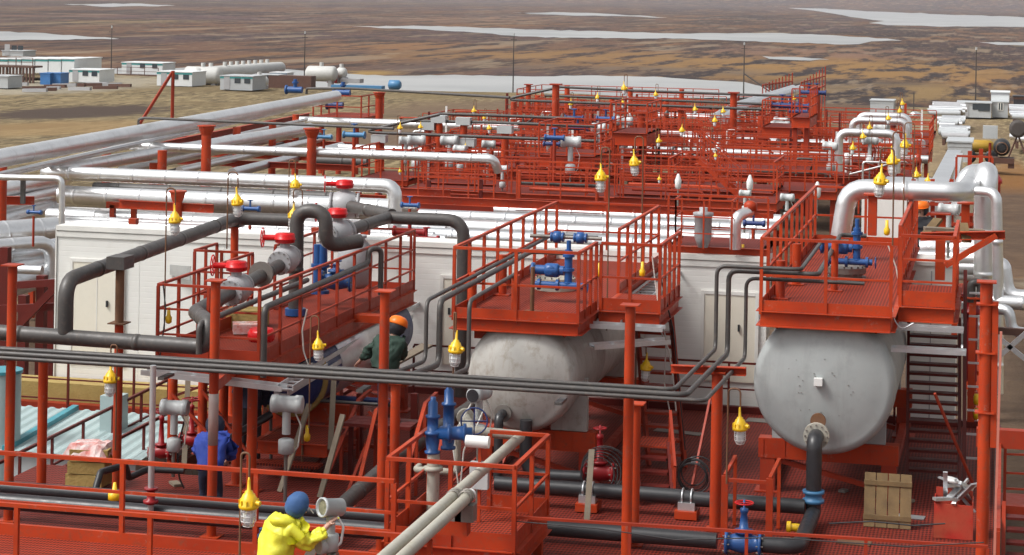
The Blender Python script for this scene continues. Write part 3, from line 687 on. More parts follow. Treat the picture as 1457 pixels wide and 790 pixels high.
def tank_frame(label, x, r, ys, ztop, hw):
    t = thing('steel_stand', label, 'stand', (x, ys[0], 0))
    for i, y in enumerate(ys):
        MB().bb(x - hw, x + hw, y - .13, y + .13, ztop - .32, ztop).build('saddle_beam', RED, t)
        mb = MB()
        for k in range(-3, 4): mb.bb(x + k * hw * .31 - .008, x + k * hw * .31 + .008, y - .14, y - .131, ztop - .31, ztop - .01)
        mb.build('stiffeners', RED, t)
        for s_ in (-1, 1):
            MB().bb(x + s_ * (hw - .15) - .12, x + s_ * (hw - .15) + .12, y - .12, y + .12, .01, ztop - .323).build('leg', REDM, t)
            MB().bb(x + s_ * (hw - .15) - .2, x + s_ * (hw - .15) + .2, y - .2, y + .2, .005, .03).build('foot_plate', REDM, t)
        MB().bar((x - hw + .25, y, ztop - .35), (x + hw - .3, y, .15), .08).build('brace', REDM, t)
    for s_ in (-1, 1): MB().bb(x + s_ * (hw - .15) - .06, x + s_ * (hw - .15) + .06, ys[0] + .14, ys[1] - .14, .12, .28).build('tie_beam', REDM, t)
    return t
tank_frame('red steel frame with saddle beams carrying the large right tank', RX, RR, (34.4, 39.4), .875, 1.12)
pts = [V((NZ.x, 32.6, NZ.z)), V((NZ.x, 32.28, NZ.z)), V((NZ.x, 32.28, .55))]
pipe('drain_pipe', 'thick black pipe dropping from the face of the right tank to the deck', pts, .118, BLACKP, .2, 20)
MB().lathe((NZ.x, 32.28, .36), (0, 0, 1), [(0, .165), (.05, .165), (.06, .13), (.13, .13), (.14, .165), (.185, .165)], 20).build('pipe_flange', LBLUE, None, 'pale blue flange joint at the foot of the pipe dropping from the right tank', 'flange')
YB = PZ(1100, 776, .2).y
BP = [V((NZ.x, 32.28, .35)), V((NZ.x, 32.28, .2)), V((NZ.x - .02, YB, .2)), V((PY(1085, 775, YB).x, YB, .2))]
pipe('floor_pipe', 'black pipe on the deck between the right tank drain and the blue gate valve', BP, .115, BLACKP, .25, 16)
gv = gate_valve('gate_valve', 'blue gate valve with a small red handwheel on the front black floor pipe', (PY(1058, 772, YB).x, YB, .2), (1, 0, 0), .10, .62, BLUE, .13, VRED)
a = PY(700, 757, 30.9); b = PY(1030, 772, 31.0)
pipe('floor_pipe', 'long black pipe along the near edge of the deck, left of the blue gate valve', [V((a.x - .3, YB, .2)), V((b.x, YB, .2))], .115, BLACKP, seg=16)
pipe('floor_pipe', 'black deck pipe running behind the fourth front post below the maroon valve', [V((PY(700, 720, 32.0).x, 32.2, .32)), V((PY(965, 728, 32.2).x, 32.2, .32)), V((PY(985, 730, 32.2).x, 32.2, .3)), V((PY(1145, 740, 32.2).x, 32.2, .3))], .115, BLACKP, seg=16)
for u in (837, 978):
    P = PY(u, 722, 32.2); t = thing('pipe_shoe', {837: 'grey clamped pipe shoe on a red block left of the fourth front post', 978: 'grey clamped pipe shoe on a red block right of the fourth front post'}[u], 'pipe support', (P.x, 32.2, 0), 'clamped pipe shoes on the deck')
    MB().bb(P.x - .17, P.x + .17, 32.0, 32.4, .02, .14).build('block', RED, t); MB().bb(P.x - .13, P.x + .13, 32.06, 32.34, .143, .26).build('cradle', GALV, t)
    for d in (-.07, .07): MB().torus((P.x + d, 32.2, .32), (1, 0, 0), .125, .016, 20, 6).build('clamp', GALV, t)
# middle tank
MX, MZ, MR = -7.50, 1.835, .90
tk = tank('storage_tank', 'smaller stained pale grey horizontal tank in the middle of the deck, lamp hanging before it', MX, MZ, MR, 32.82, 41.0, TANKA, .52, (.56, 2.9, 5.4))
P = PY(716, 588, 32.9); MB().lathe((P.x, 32.86, P.z), (0, 1, 0), [(0, .14), (.045, .14), (.046, .085), (.3, .085)], 20).build('nozzle', STEEL, tk)
pipe('drain_pipe', 'black pipe hanging from the low nozzle of the middle tank face', [V((P.x, 32.85, P.z)), V((P.x, 32.6, P.z)), V((P.x, 32.6, .3))], .075, BLACKP, .14)
MB().bb(MX + .35, MX + .95, 33.9, 34.05, .86, 1.72).build('saddle', TANKA, tk); MB().bb(MX - .9, MX + .9, 39, 39.15, .86, 1.3).build('saddle', TANKA, tk)
tank_frame('red steel frame with box legs under the middle grey tank', MX + .1, MR, (34.0, 39.0), .85, 1.0)
q = PY(744, 640, 32.7)
pipe('drain_pipe', 'black elbow pipe leading from under the middle tank to the maroon valve', [V((q.x, 32.9, 1.2)), V((q.x, 32.9, PY(744, 675, 32.9).z)), V((PY(836, 678, 32.9).x, 32.9, PY(800, 677, 32.9).z))], .10, BLACKP, .3)
P = PY(853, 672, 32.9); gate_valve('gate_valve', 'maroon flanged valve wrapped with cables under the middle tank', (P.x, 32.9, P.z), (1, 0, 0), .095, .75, MAROON, .1)
mb = MB()
for k in range(6): mb.torus((P.x + .03 * k, 32.72 - .01 * k, P.z + .02 * k), (random.uniform(-.4, .4), 1, random.uniform(-.4, .4)), .27 + .025 * k, .009, 24, 5)
mb.build('cable_coil', CABLE, None, 'loose loops of black cable around the maroon valve', 'cable')
# ------------------------------------------------------------------ tank platforms
def manhole(label, x, y, z, r, mat=STEEL):
    t = thing('manhole', label, 'manhole', (x, y, z)); MB().lathe((x, y, z), (0, 0, 1), [(.004, r), (.05, r), (.051, r * .8), (.12, r * .8), (.121, r), (.17, r), (.171, r * .99), (.215, r * .99), (.216, .1), (.22, .1)], 28, False).build('flange', mat, t)
    mb = MB(); bolts(mb, (x, y, z + .17), (0, 0, 1), r * .9, 16, .016, .08); mb.build('bolts', STEEL, t); return t
def blue_manifold(label, c, s=1.0, rz=0):
    t = thing('valve_manifold', label, 'valve', c); x, y, z = c
    mb = MB(); mb.cyl((x - .55 * s, y, z + .3 * s), (x + .1 * s, y, z + .3 * s), .1 * s, 14); mb.lathe((x - .6 * s, y, z + .3 * s), (1, 0, 0), [(0, .15 * s), (.05, .15 * s), (.06, .1 * s)], 14)
    mb.lathe((x - .3 * s, y, z + .3 * s), (1, 0, 0), [(0, .13 * s), (.04, .15 * s), (.2, .15 * s), (.24, .13 * s)], 16); mb.build('body', BLUE, t)
    MB().lathe((x - .18 * s, y, z + .3 * s), (0, -1, 0), [(0, .12 * s), (.14 * s, .12 * s), (.142 * s, .05 * s)], 16).build('actuator', BLUE, t)
    mb = MB(); mb.cyl((x + .2 * s, y, z - .05 * s), (x + .2 * s, y, z + .75 * s), .085 * s, 14); mb.cyl((x + .2 * s, y, z + .75 * s), (x + .2 * s, y, z + .95 * s), .05 * s, 12)
    for q in (0, .3, .6): mb.cyl((x + .2 * s, y, z + q * s), (x + .2 * s, y, z + (q + .06) * s), .13 * s, 16)
    mb.build('relief_column', BLUE, t)
    mb = MB(); mb.cyl((x - .5 * s, y - .05, z), (x + .55 * s, y - .05, z), .07 * s, 12)
    for q in (-.45, -.05, .4): mb.cyl((x + q * s, y - .05, z), (x + (q + .06) * s, y - .05, z), .12 * s, 14)
    mb.build('lower_pipe', BLUE, t)
    handwheel(t, V((x + .62 * s, y - .05, z)), (1, 0, 0), .12 * s, BLUE, .01)
    MB().cyl((x - .6 * s, y - .06, z + .3 * s), (x - .62 * s, y - .061, z + .3 * s), .07 * s, 14).build('port', DARKW, t)
    return t
# right tank platform
px0, px1, py0, py1, pz = -3.64, -1.64, 33.0, 42.6, 3.12
t = thing('tank_platform', 'red grated platform with railings on top of the large right tank', 'platform', (px0, py0, pz - .3))
slab(t, px0, px1, py0, py1, pz, .24)
railing(t, [(px1, py0, pz), (px0, py0, pz), (px0, py1, pz), (px1, py1, pz)], 1.13, (.56,), .95, .055, RED, .16)
railing(t, [(px1, py1 - .06, pz), (px1, 35.6, pz)], 1.132, (.56,), .8, .055, RED, .16, skip0=True)
lx = -.72
MB().bb(px1 + .003, lx, 34.3, 37.0, pz - .03, pz).build('landing', GRATE, t)
mb = MB(); mb.chan((px1 + .05, 34.3, pz - .12), (lx, 34.3, pz - .12), .07, .24); mb.chan((lx, 34.3, pz - .12), (lx, 37.0, pz - .12), .07, .24); mb.build('landing_beam', RED, t)
railing(t, [(px1 + .08, 34.3, pz), (lx, 34.3, pz), (lx, 36.9, pz)], 1.13, (.4, .75), .62, .055, RED, .24)
mb = MB()
for y in (33.6, 36, 39.5):
    for x in (px0 + .3, px1 - .35): mb.bb(x - .12, x + .12, y - .1, y + .1, RZ + RR * .72, pz - .2)
mb.build('bracket', RED, t)
P = PZ(1203, 397, pz); manhole('round bolted manhole cover on the right tank platform under blue valves', P.x, P.y, pz, .36)
P = PZ(1210, 372, pz + .35); blue_manifold('cluster of blue pipe valves standing on the right tank platform', (P.x - .05, P.y, pz + .35), .78)
P = PZ(1187, 414, pz); column('pipe_stub', 'short red stub post on the right tank platform before the blue valves', P, pz + .85, .06, RED, None, False, pz, 'post')
for u, v, h, lb in ((1110, 425, .62, 'short red support post at the left front of the right tank platform'), (1133, 405, .7, 'second short red support post along the left side of the right platform')):
    P = PZ(u, v, pz); column('stub_post', lb, P, pz + h, .075, RED, 'short support posts on the tank platforms', False, pz)

# ladder stairs
def stairs(name, label, top, bot, w, n, mat=REDD, rail=True, dx=V((1, 0, 0)), railmat=None, rh=1.0):
    top, bot = V(top), V(bot); t = thing(name, label, 'stairs', bot)
    for s_ in (-1, 1):
        MB().bar(bot + dx * (s_ * w / 2), top + dx * (s_ * w / 2), .05, .16).build('stringer', mat, t)
        if rail:
            o = dx * (s_ * (w / 2 + .03)); k = 4
            r = MB().bar(bot + o + UP * rh, top + o + UP * rh, .045).bar(bot + o + UP * rh * .5, top + o + UP * rh * .5, .03).build('handrail', railmat or mat, t)
            for i in range(k + 1): c = bot + o + (top - bot) * (i / k); MB().bar(c, c + UP * rh * .98, .04).build('post', railmat or mat, r)
    for i in range(1, n + 1):
        c = bot + (top - bot) * (i / (n + 1)); MB().bb(c.x - w / 2 + .03, c.x + w / 2 - .03, c.y - .12, c.y + .10, c.z - .02, c.z + .022).build('tread', mat, t)
    return t
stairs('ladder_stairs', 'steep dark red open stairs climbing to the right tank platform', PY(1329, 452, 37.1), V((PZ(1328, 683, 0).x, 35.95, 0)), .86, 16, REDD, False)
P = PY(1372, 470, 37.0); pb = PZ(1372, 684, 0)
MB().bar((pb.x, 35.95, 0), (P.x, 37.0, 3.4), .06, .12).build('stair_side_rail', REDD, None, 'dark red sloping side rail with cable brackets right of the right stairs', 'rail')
for k in range(8):
    w_ = (k + 1) / 9; MB().bb(pb.x + .02, pb.x + .24, 35.9 + 1.05 * w_, 35.95 + 1.05 * w_, 3.4 * w_, 3.4 * w_ + .03).build('cable_bracket', GALV, None, 'small galvanised cable bracket on the right stairs side rail, %s from the bottom' % 'first second third fourth fifth sixth seventh eighth'.split()[k], 'bracket', 'cable brackets up the right stairs')
# middle platform
px0, px1, py0, py1, pz = -8.60, -6.55, 33.0, 41.0, 2.77
t = thing('tank_platform', 'red railed platform on top of the middle tank, grey conduits on its left side', 'platform', (px0, py0, pz - .3))
slab(t, px0, px1, py0, py1, pz, .2)
railing(t, [(px1, py0, pz), (px0, py0, pz), (px0, py1, pz), (px1, py1, pz)], 1.12, (.56,), .95, .055, RED, .15)
railing(t, [(px1, py1 - .06, pz), (px1, 36.6, pz)], 1.122, (.56,), .9, .055, RED, .15, skip0=True)
railing(t, [(px1, py0 + .06, pz), (px1, 34.5, pz)], 1.122, (.56,), .5, .055, RED, .15, skip0=True)
lx = -5.48
MB().bb(px1 + .003, lx, 34.5, 36.6, pz - .03, pz).build('landing', GRATE, t)
mb = MB(); mb.chan((px1 + .05, 34.5, pz - .1), (lx, 34.5, pz - .1), .07, .2); mb.chan((lx, 34.5, pz - .1), (lx, 36.6, pz - .1), .07, .2); mb.build('landing_beam', RED, t)
railing(t, [(px1 + .08, 34.5, pz), (lx, 34.5, pz), (lx, 36.6, pz)], 1.12, (.56,), .55, .055, RED, .2)
mb = MB()
for y in (33.5, 36, 39.5):
    for x in (px0 + .35, px1 - .4): mb.bb(x - .1, x + .1, y - .1, y + .1, MZ + MR * .6, pz - .18)
mb.build('bracket', RED, t)
P = PZ(790, 412, pz); manhole('round rusty manhole on the middle tank platform below the blue valves', P.x, P.y, pz, .36, BEIGEP)
P = PZ(775, 400, pz + .35); blue_manifold('blue valve cluster in the middle of the middle tank platform', (P.x + .25, P.y, pz + .3), .8)
P = PY(810, 338, 38.6)
bv = thing('check_valve', 'pair of small blue valves on a thin line at the back of the middle platform', 'valve', P)
for d in (-.22, .22): MB().lathe(P + V((d - .13, 0, 0)), (1, 0, 0), [(0, .09), (.03, .09), (.04, .06), (.06, .11), (.18, .11), (.2, .06), (.22, .09), (.25, .09)], 14).build('body', BLUE, bv)
MB().tube([P + V((-.75, 0, 0)), P + V((.62, 0, 0))], .035, 0, 8).build('line', STEEL, bv)
for u, v, h, lb in ((672, 440, .6, 'short red support post at the left front of the middle platform'), (733, 448, .65, 'short red support post at the front of the middle platform'), (715, 420, .7, 'short red support post inside the middle platform beside the thick conduit'), (757, 445, .75, 'thin rusty stand pipe rising from the middle platform floor')):
    P = PZ(u, v, pz); column('stub_post', lb, P, pz + h, .07 if u != 757 else .035, RED if u != 757 else RUST, 'short support posts on the tank platforms', False, pz)
stairs('ladder_stairs', 'dark red open stairs from the deck up to the middle tank platform', V((PY(928, 476, 36.4).x, 36.4, 2.6)), V((PZ(946, 668, 0).x, 35.6, 0)), .62, 11, REDM, False)
P = PZ(958, 745, 0)
t = stairs('step_stand', 'small red crossover steps behind the fourth front post, over the black pipes', V((-5.42, 33.6, .8)), V((-5.2, 32.75, .1)), .52, 3, REDD, True, rh=.55, railmat=REDM)
MB().bb(-5.68, -5.1, 33.5, 34.2, .76, .79).build('step_plate', GRATE, t)
# galvanised trays
def tray(label, a, b, w=.3, h=.07, group=None, rungs=True):
    a, b = V(a), V(b); d = (b - a).normalized(); s_ = d.cross(UP).normalized() * (w / 2)
    t = thing('cable_tray', label, 'cable tray', (a + b) / 2, group)
    rb = MB()
    for k in (-1, 1): rb.bar(a + s_ * k, b + s_ * k, .02, h)
    for k in range(int((b - a).length / .35) + 1): c = a + d * (.05 + .35 * k) - UP * h * .3; rb.bar(c - s_, c + s_, .05, .02)
    rb.build('ladder_rail', GALV, t)
    return t
tray('upper galvanised cable tray before the middle platform stairs landing', (-6.5, 33.9, 2.62), (-5.3, 33.9, 2.62))
tray('lower galvanised cable tray below the middle stairs landing', (-6.45, 33.7, 2.3), (-5.3, 34.3, 2.36))
tray('galvanised cable tray running back along the right side of the middle platform', (-6.3, 34.4, 2.6), (-6.3, 41, 2.6), .4)
tray('upper galvanised cable tray below the landing of the right stairs', (-1.6, 33.9, 2.85), (-.55, 33.9, 2.85), .25)
tray('lower galvanised cable tray below the landing of the right stairs', (-1.65, 33.6, 2.55), (-.5, 33.6, 2.55), .25)
# ------------------------------------------------------------------ left vessel and its platform
LX0, LX1, LY0, LY1, LZ = -13.0, -11.3, 31.3, 40.2, 2.12
VX, VZ, VR = PY(412, 530, 34.2).x, 1.42, .62
tk = tank('pressure_vessel', 'blue pressure vessel with insulated end below the left valve platform', VX, VZ, VR, 33.9, 40.0, NAVY, .3, (.4, 3))
MB().torus((VX, 34.2, VZ), (0, 1, 0), VR + .02, .06, 40, 8).build('insulation_ring', INSUL, tk)
MB().lathe((VX, 35.2, VZ), (0, 1, 0), [(0, VR + .004), (.001, VR + .03), (3, VR + .03), (3.001, VR + .004)], 40).build('cladding', CLADD, tk)
tank_frame('dark red frame of box legs below the blue pressure vessel', VX, VR, (35.2, 38.8), .8, .8)
t = thing('valve_platform', 'long red grated platform at left carrying grey pipes and red geared valves', 'platform', (LX0, LY0, LZ - .3))
slab(t, LX0, LX1, LY0, LY1, LZ, .26)
railing(t, [(LX0, 35.6, LZ), (LX0, LY0, LZ), (LX1, LY0, LZ), (LX1, LY1, LZ)], 1.18, (.4, .8), .95, .05, REDM, .2)
railing(t, [(LX0 - 1.1, 36.7, LZ), (LX0 - 1.1, 35.6, LZ), (LX0 - .07, 35.6, LZ)], 1.18, (.4, .8), .6, .05, REDM, .12)
railing(t, [(LX0, 36.8, LZ), (LX0, LY1, LZ), (LX1 - .07, LY1, LZ)], 1.18, (.4, .8), 1.2, .05, REDM, .12)
MB().bb(LX0 - 1.1, LX0 - .003, 35.6, 36.8, LZ - .03, LZ).build('landing', GRATE, t)
MB().bb(LX1 - .02, LX1 + .35, LY0 + .2, LY0 + .45, LZ - .3, LZ - .12).build('bracket', RED, t)
MB().bb(LX1 + .02, LX1 + .5, 36.2, 36.5, LZ - .05, LZ + .08).build('bracket', RED, t)
for u, vb, lb in ((244, 662, 'red column under the front left corner of the valve platform'), (287, 645, 'red column just right of the grey equipment box under the valve platform'), (317, 640, 'red column in shade between the patched post and the middle of the valve platform'),
                  (336, 690, 'thick red column directly right of the patched front post'), (357, 700, 'red column at the front right corner of the valve platform')):
    P = PZ(u, vb, 0); column('platform_column', lb, P, LZ - .28 if vb > 655 else 1.9, .082, RED, 'columns under the left valve platform', False)
P0 = PZ(336, 690, 0); MB().bar((PY(303, 535, 29.05).x, 29.1, 2.2), (P0.x, P0.y, 1.95), .14, .16).build('cross_beam', RED, None, 'short red beam from the patched front post back to the platform columns', 'beam')
tray('upper galvanised cable tray along the right side of the left valve platform', PZ(420, 532, 1.72), PZ(590, 432, 1.72), .22, .08)
tray('lower galvanised cable tray along the right side of the left valve platform', PZ(400, 560, 1.55), PZ(580, 450, 1.55), .22, .08)
tray('galvanised cable tray crossing the columns under the left valve platform', PY(205, 528, 30.6), PY(405, 552, 30.6), .25, .08)
P = PY(405, 552, 30.6); tray('bent end of the galvanised tray before the blue vessel', P, PY(455, 520, 33.0), .25, .08)
# valve line on the platform
vx = PY(335, 410, 33.2).x
def on(u, v, Y): return PY(u, v, Y)
p1 = on(300, 440, 31.6); p2 = on(336, 412, 33.0); p3 = on(373, 392, 34.4); p4 = on(404, 372, 35.6); p5 = on(421, 362, 36.2)
line_x = p2.x
zA = p2.z
def al(Y, z): return V((line_x + (Y - 33.0) * .0, Y, z))
pz_ = lambda u, v: PX(u, v, line_x)
c1, c2 = pz_(336, 412), pz_(405, 370)
cA, cB = pz_(313, 430), pz_(424, 360)
pipe('process_pipe', 'dark grey pipe run with two red geared valves on the left platform', [V((cA.x, cA.y, c1.z - .05)), V((cA.x, c1.y, c1.z)), V((cA.x, cB.y, c1.z + (c2.z - c1.z)))], .115, GREYP, 0, 18, flanges=((V((cA.x, (c1.y + c2.y) / 2, (c1.z + c2.z) / 2)), (0, 1, 0)),), fl_r=1.9, fmat=STEEL)
gear_valve('nearest grey ball valve with red gearbox, on the left platform by the patched post', c1, (0, 1, (c2.z - c1.z) / (c2.y - c1.y)), .125, .30, (-1, -.15, 0), 'grey ball valves with red gearboxes')
gear_valve('grey ball valve with red gearbox beside the tall grey riser', c2, (0, 1, (c2.z - c1.z) / (c2.y - c1.y)), .125, .30, (-1, -.15, 0), 'grey ball valves with red gearboxes')
rz = cB
ry = rz.y + .1; rx_ = PY(421, 400, ry).x
top = PY(440, 300, ry).z
lowz = LZ + .02
g1 = PY(470, 345, ry + .2)
pipe('riser_pipe', 'tall dark grey riser with gooseneck bend above the left platform', [V((rx_, ry, lowz)), V((rx_, ry, top)), V((PY(464, 300, ry).x, ry, top)), V((PY(464, 300, ry).x, ry, PY(470, 352, ry).z)), V((PY(464, 300, ry).x + .5, ry + .5, PY(470, 352, ry).z + .08))], .13, GREYP, .36, 18)
MB().cyl((rx_, ry, LZ + .02), (rx_, ry, LZ + .14), .19, 18).build('pipe_flange', BLUE, None, 'blue flange at the foot of the tall grey riser', 'flange')
c3 = PY(480, 333, ry + .75)
gear_valve('grey ball valve with red gearbox at the end of the gooseneck pipe', c3, (.35, 1, .1), .13, .30, (-1, -.2, 0), 'grey ball valves with red gearboxes')
e = PY(552, 310, ry + 3.2)
pipe('process_pipe', 'dark grey pipe rising from the gooseneck valve to the silver elbow', [c3, e], .115, GREYP, 0, 18)
q = PY(660, 318, e.y + .1)
pipe('process_pipe', 'dark grey pipe bending down behind the left side of the middle platform', [e + V((-.1, .05, 0)), V((q.x, e.y + .1, e.z)), V((q.x, e.y + .1, .2))], .125, GREYP, .35, 18)
c4 = PY(490, 292, e.y + 1.4)
gear_valve('farthest grey ball valve with red gearbox, under the long silver pipe', c4, (1, .25, 0), .15, .34, (-1, -.3, 0), 'grey ball valves with red gearboxes')
pipe('process_pipe', 'short dark grey pipe from the farthest red geared valve to the silver elbow', [c4, e + V((.05, .1, .05))], .12, GREYP, 0, 16)
P = PY(505, 372, 38.4); MB().lathe((P.x, P.y, P.z - .5), (0, 0, 1), [(0, .2), (.1, .3), (.35, .34), (.6, .34), (.85, .26), (.95, .16), (.951, .22), (1.0, .22)], 22).build('round_valve', VALVEG, None, 'bulky grey round valve body standing below the grey pipe elbow', 'valve')
# long grey pipe loop at left
pl = [V((-17.5, 29.75, 2.70)), V((PY(296, 488, 29.75).x, 29.75, 2.63)), V((PY(297, 488, 29.75).x, 29.75, 3.0)), V((cA.x, 31.2, c1.z - .12)), V((cA.x, cA.y, c1.z - .05))]
pipe('process_pipe', 'thick dark grey pipe crossing low at left and elbowing up at the patched post', pl, .12, GREYP, .3, 18)
vxp = PY(93, 462, 29.75)
endp = PY(332, 318, 37.6); zt = 3.52
m1 = V((vxp.x, 29.75, zt)); m2 = V((vxp.x - .15, 37.6, PX(332, 318, vxp.x - .15).z)); m3 = V((PY(470, 318, 37.8).x, 37.7, m2.z))
pipe('process_pipe', 'thick dark grey pipe rising at left and running back over the white building front', [V((vxp.x, 29.75, 2.72)), m1, V((vxp.x - .12, 37.4, zt + .18)), V((PY(425, 316, 37.5).x, 37.5, zt + .18))], .12, GREYP, .32, 18)
P = PY(334, 330, 37.4); rt = column('pipe_support_post', 'red post carrying the corner of the long grey pipe before the white building', P, zt + .02, .075, RED, 'second row of red pipe support posts'); 
MB().bb(P.x - .16, P.x + .16, P.y - .2, P.y + .2, zt + .04, zt + .22).build('pipe_shoe', GREYP, rt)
# small grey line along the right side of the platform
a = PX(365, 448, LX1 + .12); b = PX(524, 378, LX1 + .12)
pipe('small_pipe', 'thin grey pipe sloping along the right railing of the left platform', [V((LX1 + .12, 31.2, 1.95)), V((LX1 + .12, 31.2, a.z + .06)), V((LX1 + .12, b.y, a.z + .1)), V((LX1 + .12, b.y, a.z + .35)), V((LX1 + .3, b.y + .2, a.z + .35)), V((LX1 + .3, b.y + .2, a.z - .5))], .05, GREYP, .13, 10)
P = PY(293, 520, 29.9); pipe('small_pipe', 'thin grey pipe rising behind the patched post from the conduits', [V((P.x, 29.6, 2.55)), V((P.x, 29.6, 3.0)), V((P.x + .1, 31.6, 3.05)), V((P.x + .2, 34.0, 3.1))], .045, GREYP, .12, 10)
P = PY(612, 520, 34)
for k, u in enumerate((452, 459)):
    P = PY(u, 395, 37.6); mb = MB().cyl((P.x, P.y, LZ + .3), (P.x, P.y, P.z + .62), .085, 14).cyl((P.x, P.y, P.z + .2), (P.x, P.y, P.z + .26), .13, 14).cyl((P.x, P.y, P.z - .3), (P.x, P.y, P.z - .24), .13, 14)
    mb.build('relief_valve', BLUE, None, ('left one of two tall blue relief valves standing on the left platform', 'right one of two tall blue relief valves standing on the left platform')[k], 'valve', 'blue relief valves on the left platform')
P = PY(478, 400, 37.2); gate_valve('gate_valve', 'blue angle valve low beside the twin relief valves on the left platform', (P.x, P.y, P.z), (1, .2, 0), .11, .4, BLUE, .1)
t = thing('insulation_bundle', 'yellow mineral wool bundle lying at the front of the left valve platform', 'insulation', V(PZ(330, 470, LZ)))
P = WL[t]; MB().box((P.x + .1, P.y + .5, LZ + .16), (.65, .5, .3), .1).build('slab', INSUL, t)
MB().box((P.x + .35, P.y - .25, LZ + .1), (.45, .4, .16), .4).build('wrapped_packet', PLASTIC, None, 'white and pink plastic packet on the left valve platform floor', 'packet')
P = PZ(372, 472, LZ + .4); gear = MB().lathe((P.x, P.y, LZ + .25), (0, 0, 1), [(0, .2), (.06, .22), (.14, .22), (.2, .18)], 20).build('gearbox', VRED, None, 'loose bright red gearbox low behind the right railing of the left platform', 'gearbox')
# equipment box under the platform, grey actuators
def actuator(label, c, s=1.0, rz=0, leg=.6, group='grey electric transmitters', dial=None):
    c = V(c); t = thing('transmitter', label, 'transmitter', c - UP * leg, group); d = V((math.cos(rz), math.sin(rz), 0))
    MB().lathe(c - d * .22 * s, d, [(0, .10 * s), (.01, .125 * s), (.09 * s, .13 * s), (.1 * s, .115 * s), (.34 * s, .115 * s), (.35 * s, .13 * s), (.44 * s, .125 * s), (.45 * s, .1 * s)], 18).build('head', LGREY, t)
    if dial: MB().cyl(c - d * .222 * s, c - d * .24 * s, .10 * s, 18).build('dial', dial, t)
    mb = MB().cyl(c - UP * .1 * s, c - UP * .42 * s, .06 * s, 12).lathe(c - UP * .7 * s, (0, 0, 1), [(0, .07 * s), (.02, .11 * s), (.2 * s, .11 * s), (.22 * s, .07 * s)], 14); mb.build('neck', LGREY, t)
    if leg > .75: MB().cyl(c - UP * .7 * s, c - UP * leg, .03, 8).build('stand', STEEL, t)
    MB().tube([c + V((.1 * s, .05, -.1 * s)), c + V((.2 * s, .05, -.3 * s)), c + V((.16 * s, .05, -.6 * s)), c + V((.05, .03, -.72 * s))], .012, .08, 6).build('cable', WCABLE, t)
    return t
P = PY(248, 580, 31.4); actuator('grey transmitter hanging before the column at the left front of the valve platform', P, 1.0, .1, 1.1)
P = PY(408, 575, 30.8); actuator('large grey transmitter in front of the blue vessel end', P, 1.1, .1, 1.5)
P = PY(682, 560, 30.4); actuator('white transmitter with black dial before the middle tank face', P, .95, 1.35, 1.9, dial=DARKW)
P = PY(590, 378, 0.5 + 31) 
pipe('cable', 'pair of pale cables looping down from the white dial transmitter', [PY(672, 572, 30.3), PY(650, 610, 30.0), PY(645, 640, 29.8), PY(652, 690, 29.6)], .013, WCABLE, .2, 6, cat='cable')
pipe('cable', 'pale cable looping on the right of the dial transmitter stand', [PY(690, 578, 30.3), PY(676, 612, 30.0), PY(660, 640, 29.8), PY(655, 690, 29.6)], .013, WCABLE, .2, 6, cat='cable')
for u, v, lb in ((229, 640, 'maroon hand valve on the deck left of the man in blue'), (272, 622, 'maroon hand valve close behind the man in blue')):
    P = PZ(u, v + 22, 0); gate_valve('gate_valve', lb, (P.x, P.y, .22), (1, 0, 0), .075, .75, MAROON, .17, group='maroon hand valves on the deck')
# ------------------------------------------------------------------ front walkway at bottom left
wy1, wy0, wz = 26.85, 24.3, .40
t = thing('walkway', 'orange red grated walkway across the bottom left, the man in yellow stands on it', 'walkway', (-12, 25.5, 0))
wx1 = PY(560, 697, wy1).x
MB().bb(-15.5, wx1, wy0, wy1 - .01, wz - .03, wz).build('floor', GRATE, t)
mb = MB(); mb.bb(-15.5, wx1, wy1, wy1 + .06, wz - .25, wz + .15); mb.bb(-15.5, wx1, wy0 - .07, wy0 - .01, wz - .25, wz + .1); mb.build('toe_beam', RED, t)
railing(t, [(-15.5, wy1 + .03, wz + .1), (wx1, wy1 + .03, wz + .1)], 1.02, (.35, .6), 1.75, .065, RED)
railing(t, [(-15.5, wy0, wz), (wx1 + 1.2, wy0, wz)], 1.1, (.45,), 1.9, .06, RED)
P = PY(1400, 768, 27.6)
t = thing('deck_railing', 'low dark red railing along the near deck edge from the centre to the right post', 'railing', (-3, 27.4, 0))
railing(t, [(PY(733, 738, 27.3).x, 27.3, .0), (-.1, 27.6, .0)], 1.06, (.55,), 1.55, .045, REDM)
MB().bb(-6.4, .2, 26.9, 27.2, -.1, .08).build('kerb_beam', RED, None, 'red edge beam along the near edge of the deck at bottom right', 'beam')
# black deck pipes in the front left
for k, (va, vb, r) in enumerate(((692, 748, .12), (676, 722, .10))):
    Y = (28.35, 28.9)[k]; a = PY(0, va, Y); b = PY(470, vb - 10, Y)
    z = .46 if k == 0 else .52
    pipe('floor_pipe', ('thick black pipe behind the front walkway railing, nearer of the pair', 'thinner black pipe behind the front walkway, farther of the pair')[k], [V((-15.6, Y, z)), V((PY(550, 745, Y).x, Y, z))], r, BLACKP, seg=16, group=None)
# grey pipe slanting back under the structures
a = PZ(470, 755, .3); b = PZ(680, 570, .9)
pipe('slanting_pipe', 'long grey pipe slanting back from the front black pipes to the middle tank', [PZ(455, 748, .35), PZ(560, 655, .6), PY(690, 565, 37.5)], .12, GREYP, .4, 16)
pipe('bent_pipe', 'black pipe making two bends on the deck at left, by the insulation bale', [PZ(135, 700, .3), PZ(143, 672, .55), PZ(178, 662, .55), PZ(183, 680, .3), PZ(210, 668, .35), PZ(262, 670, .35)], .055, BLACKP, .1, 10)
pipe('slanting_pipe', 'dark pipe slanting up behind the man in blue', [PZ(310, 635, .5), PY(385, 590, 33.5)], .07, BLACKP, 0, 10)
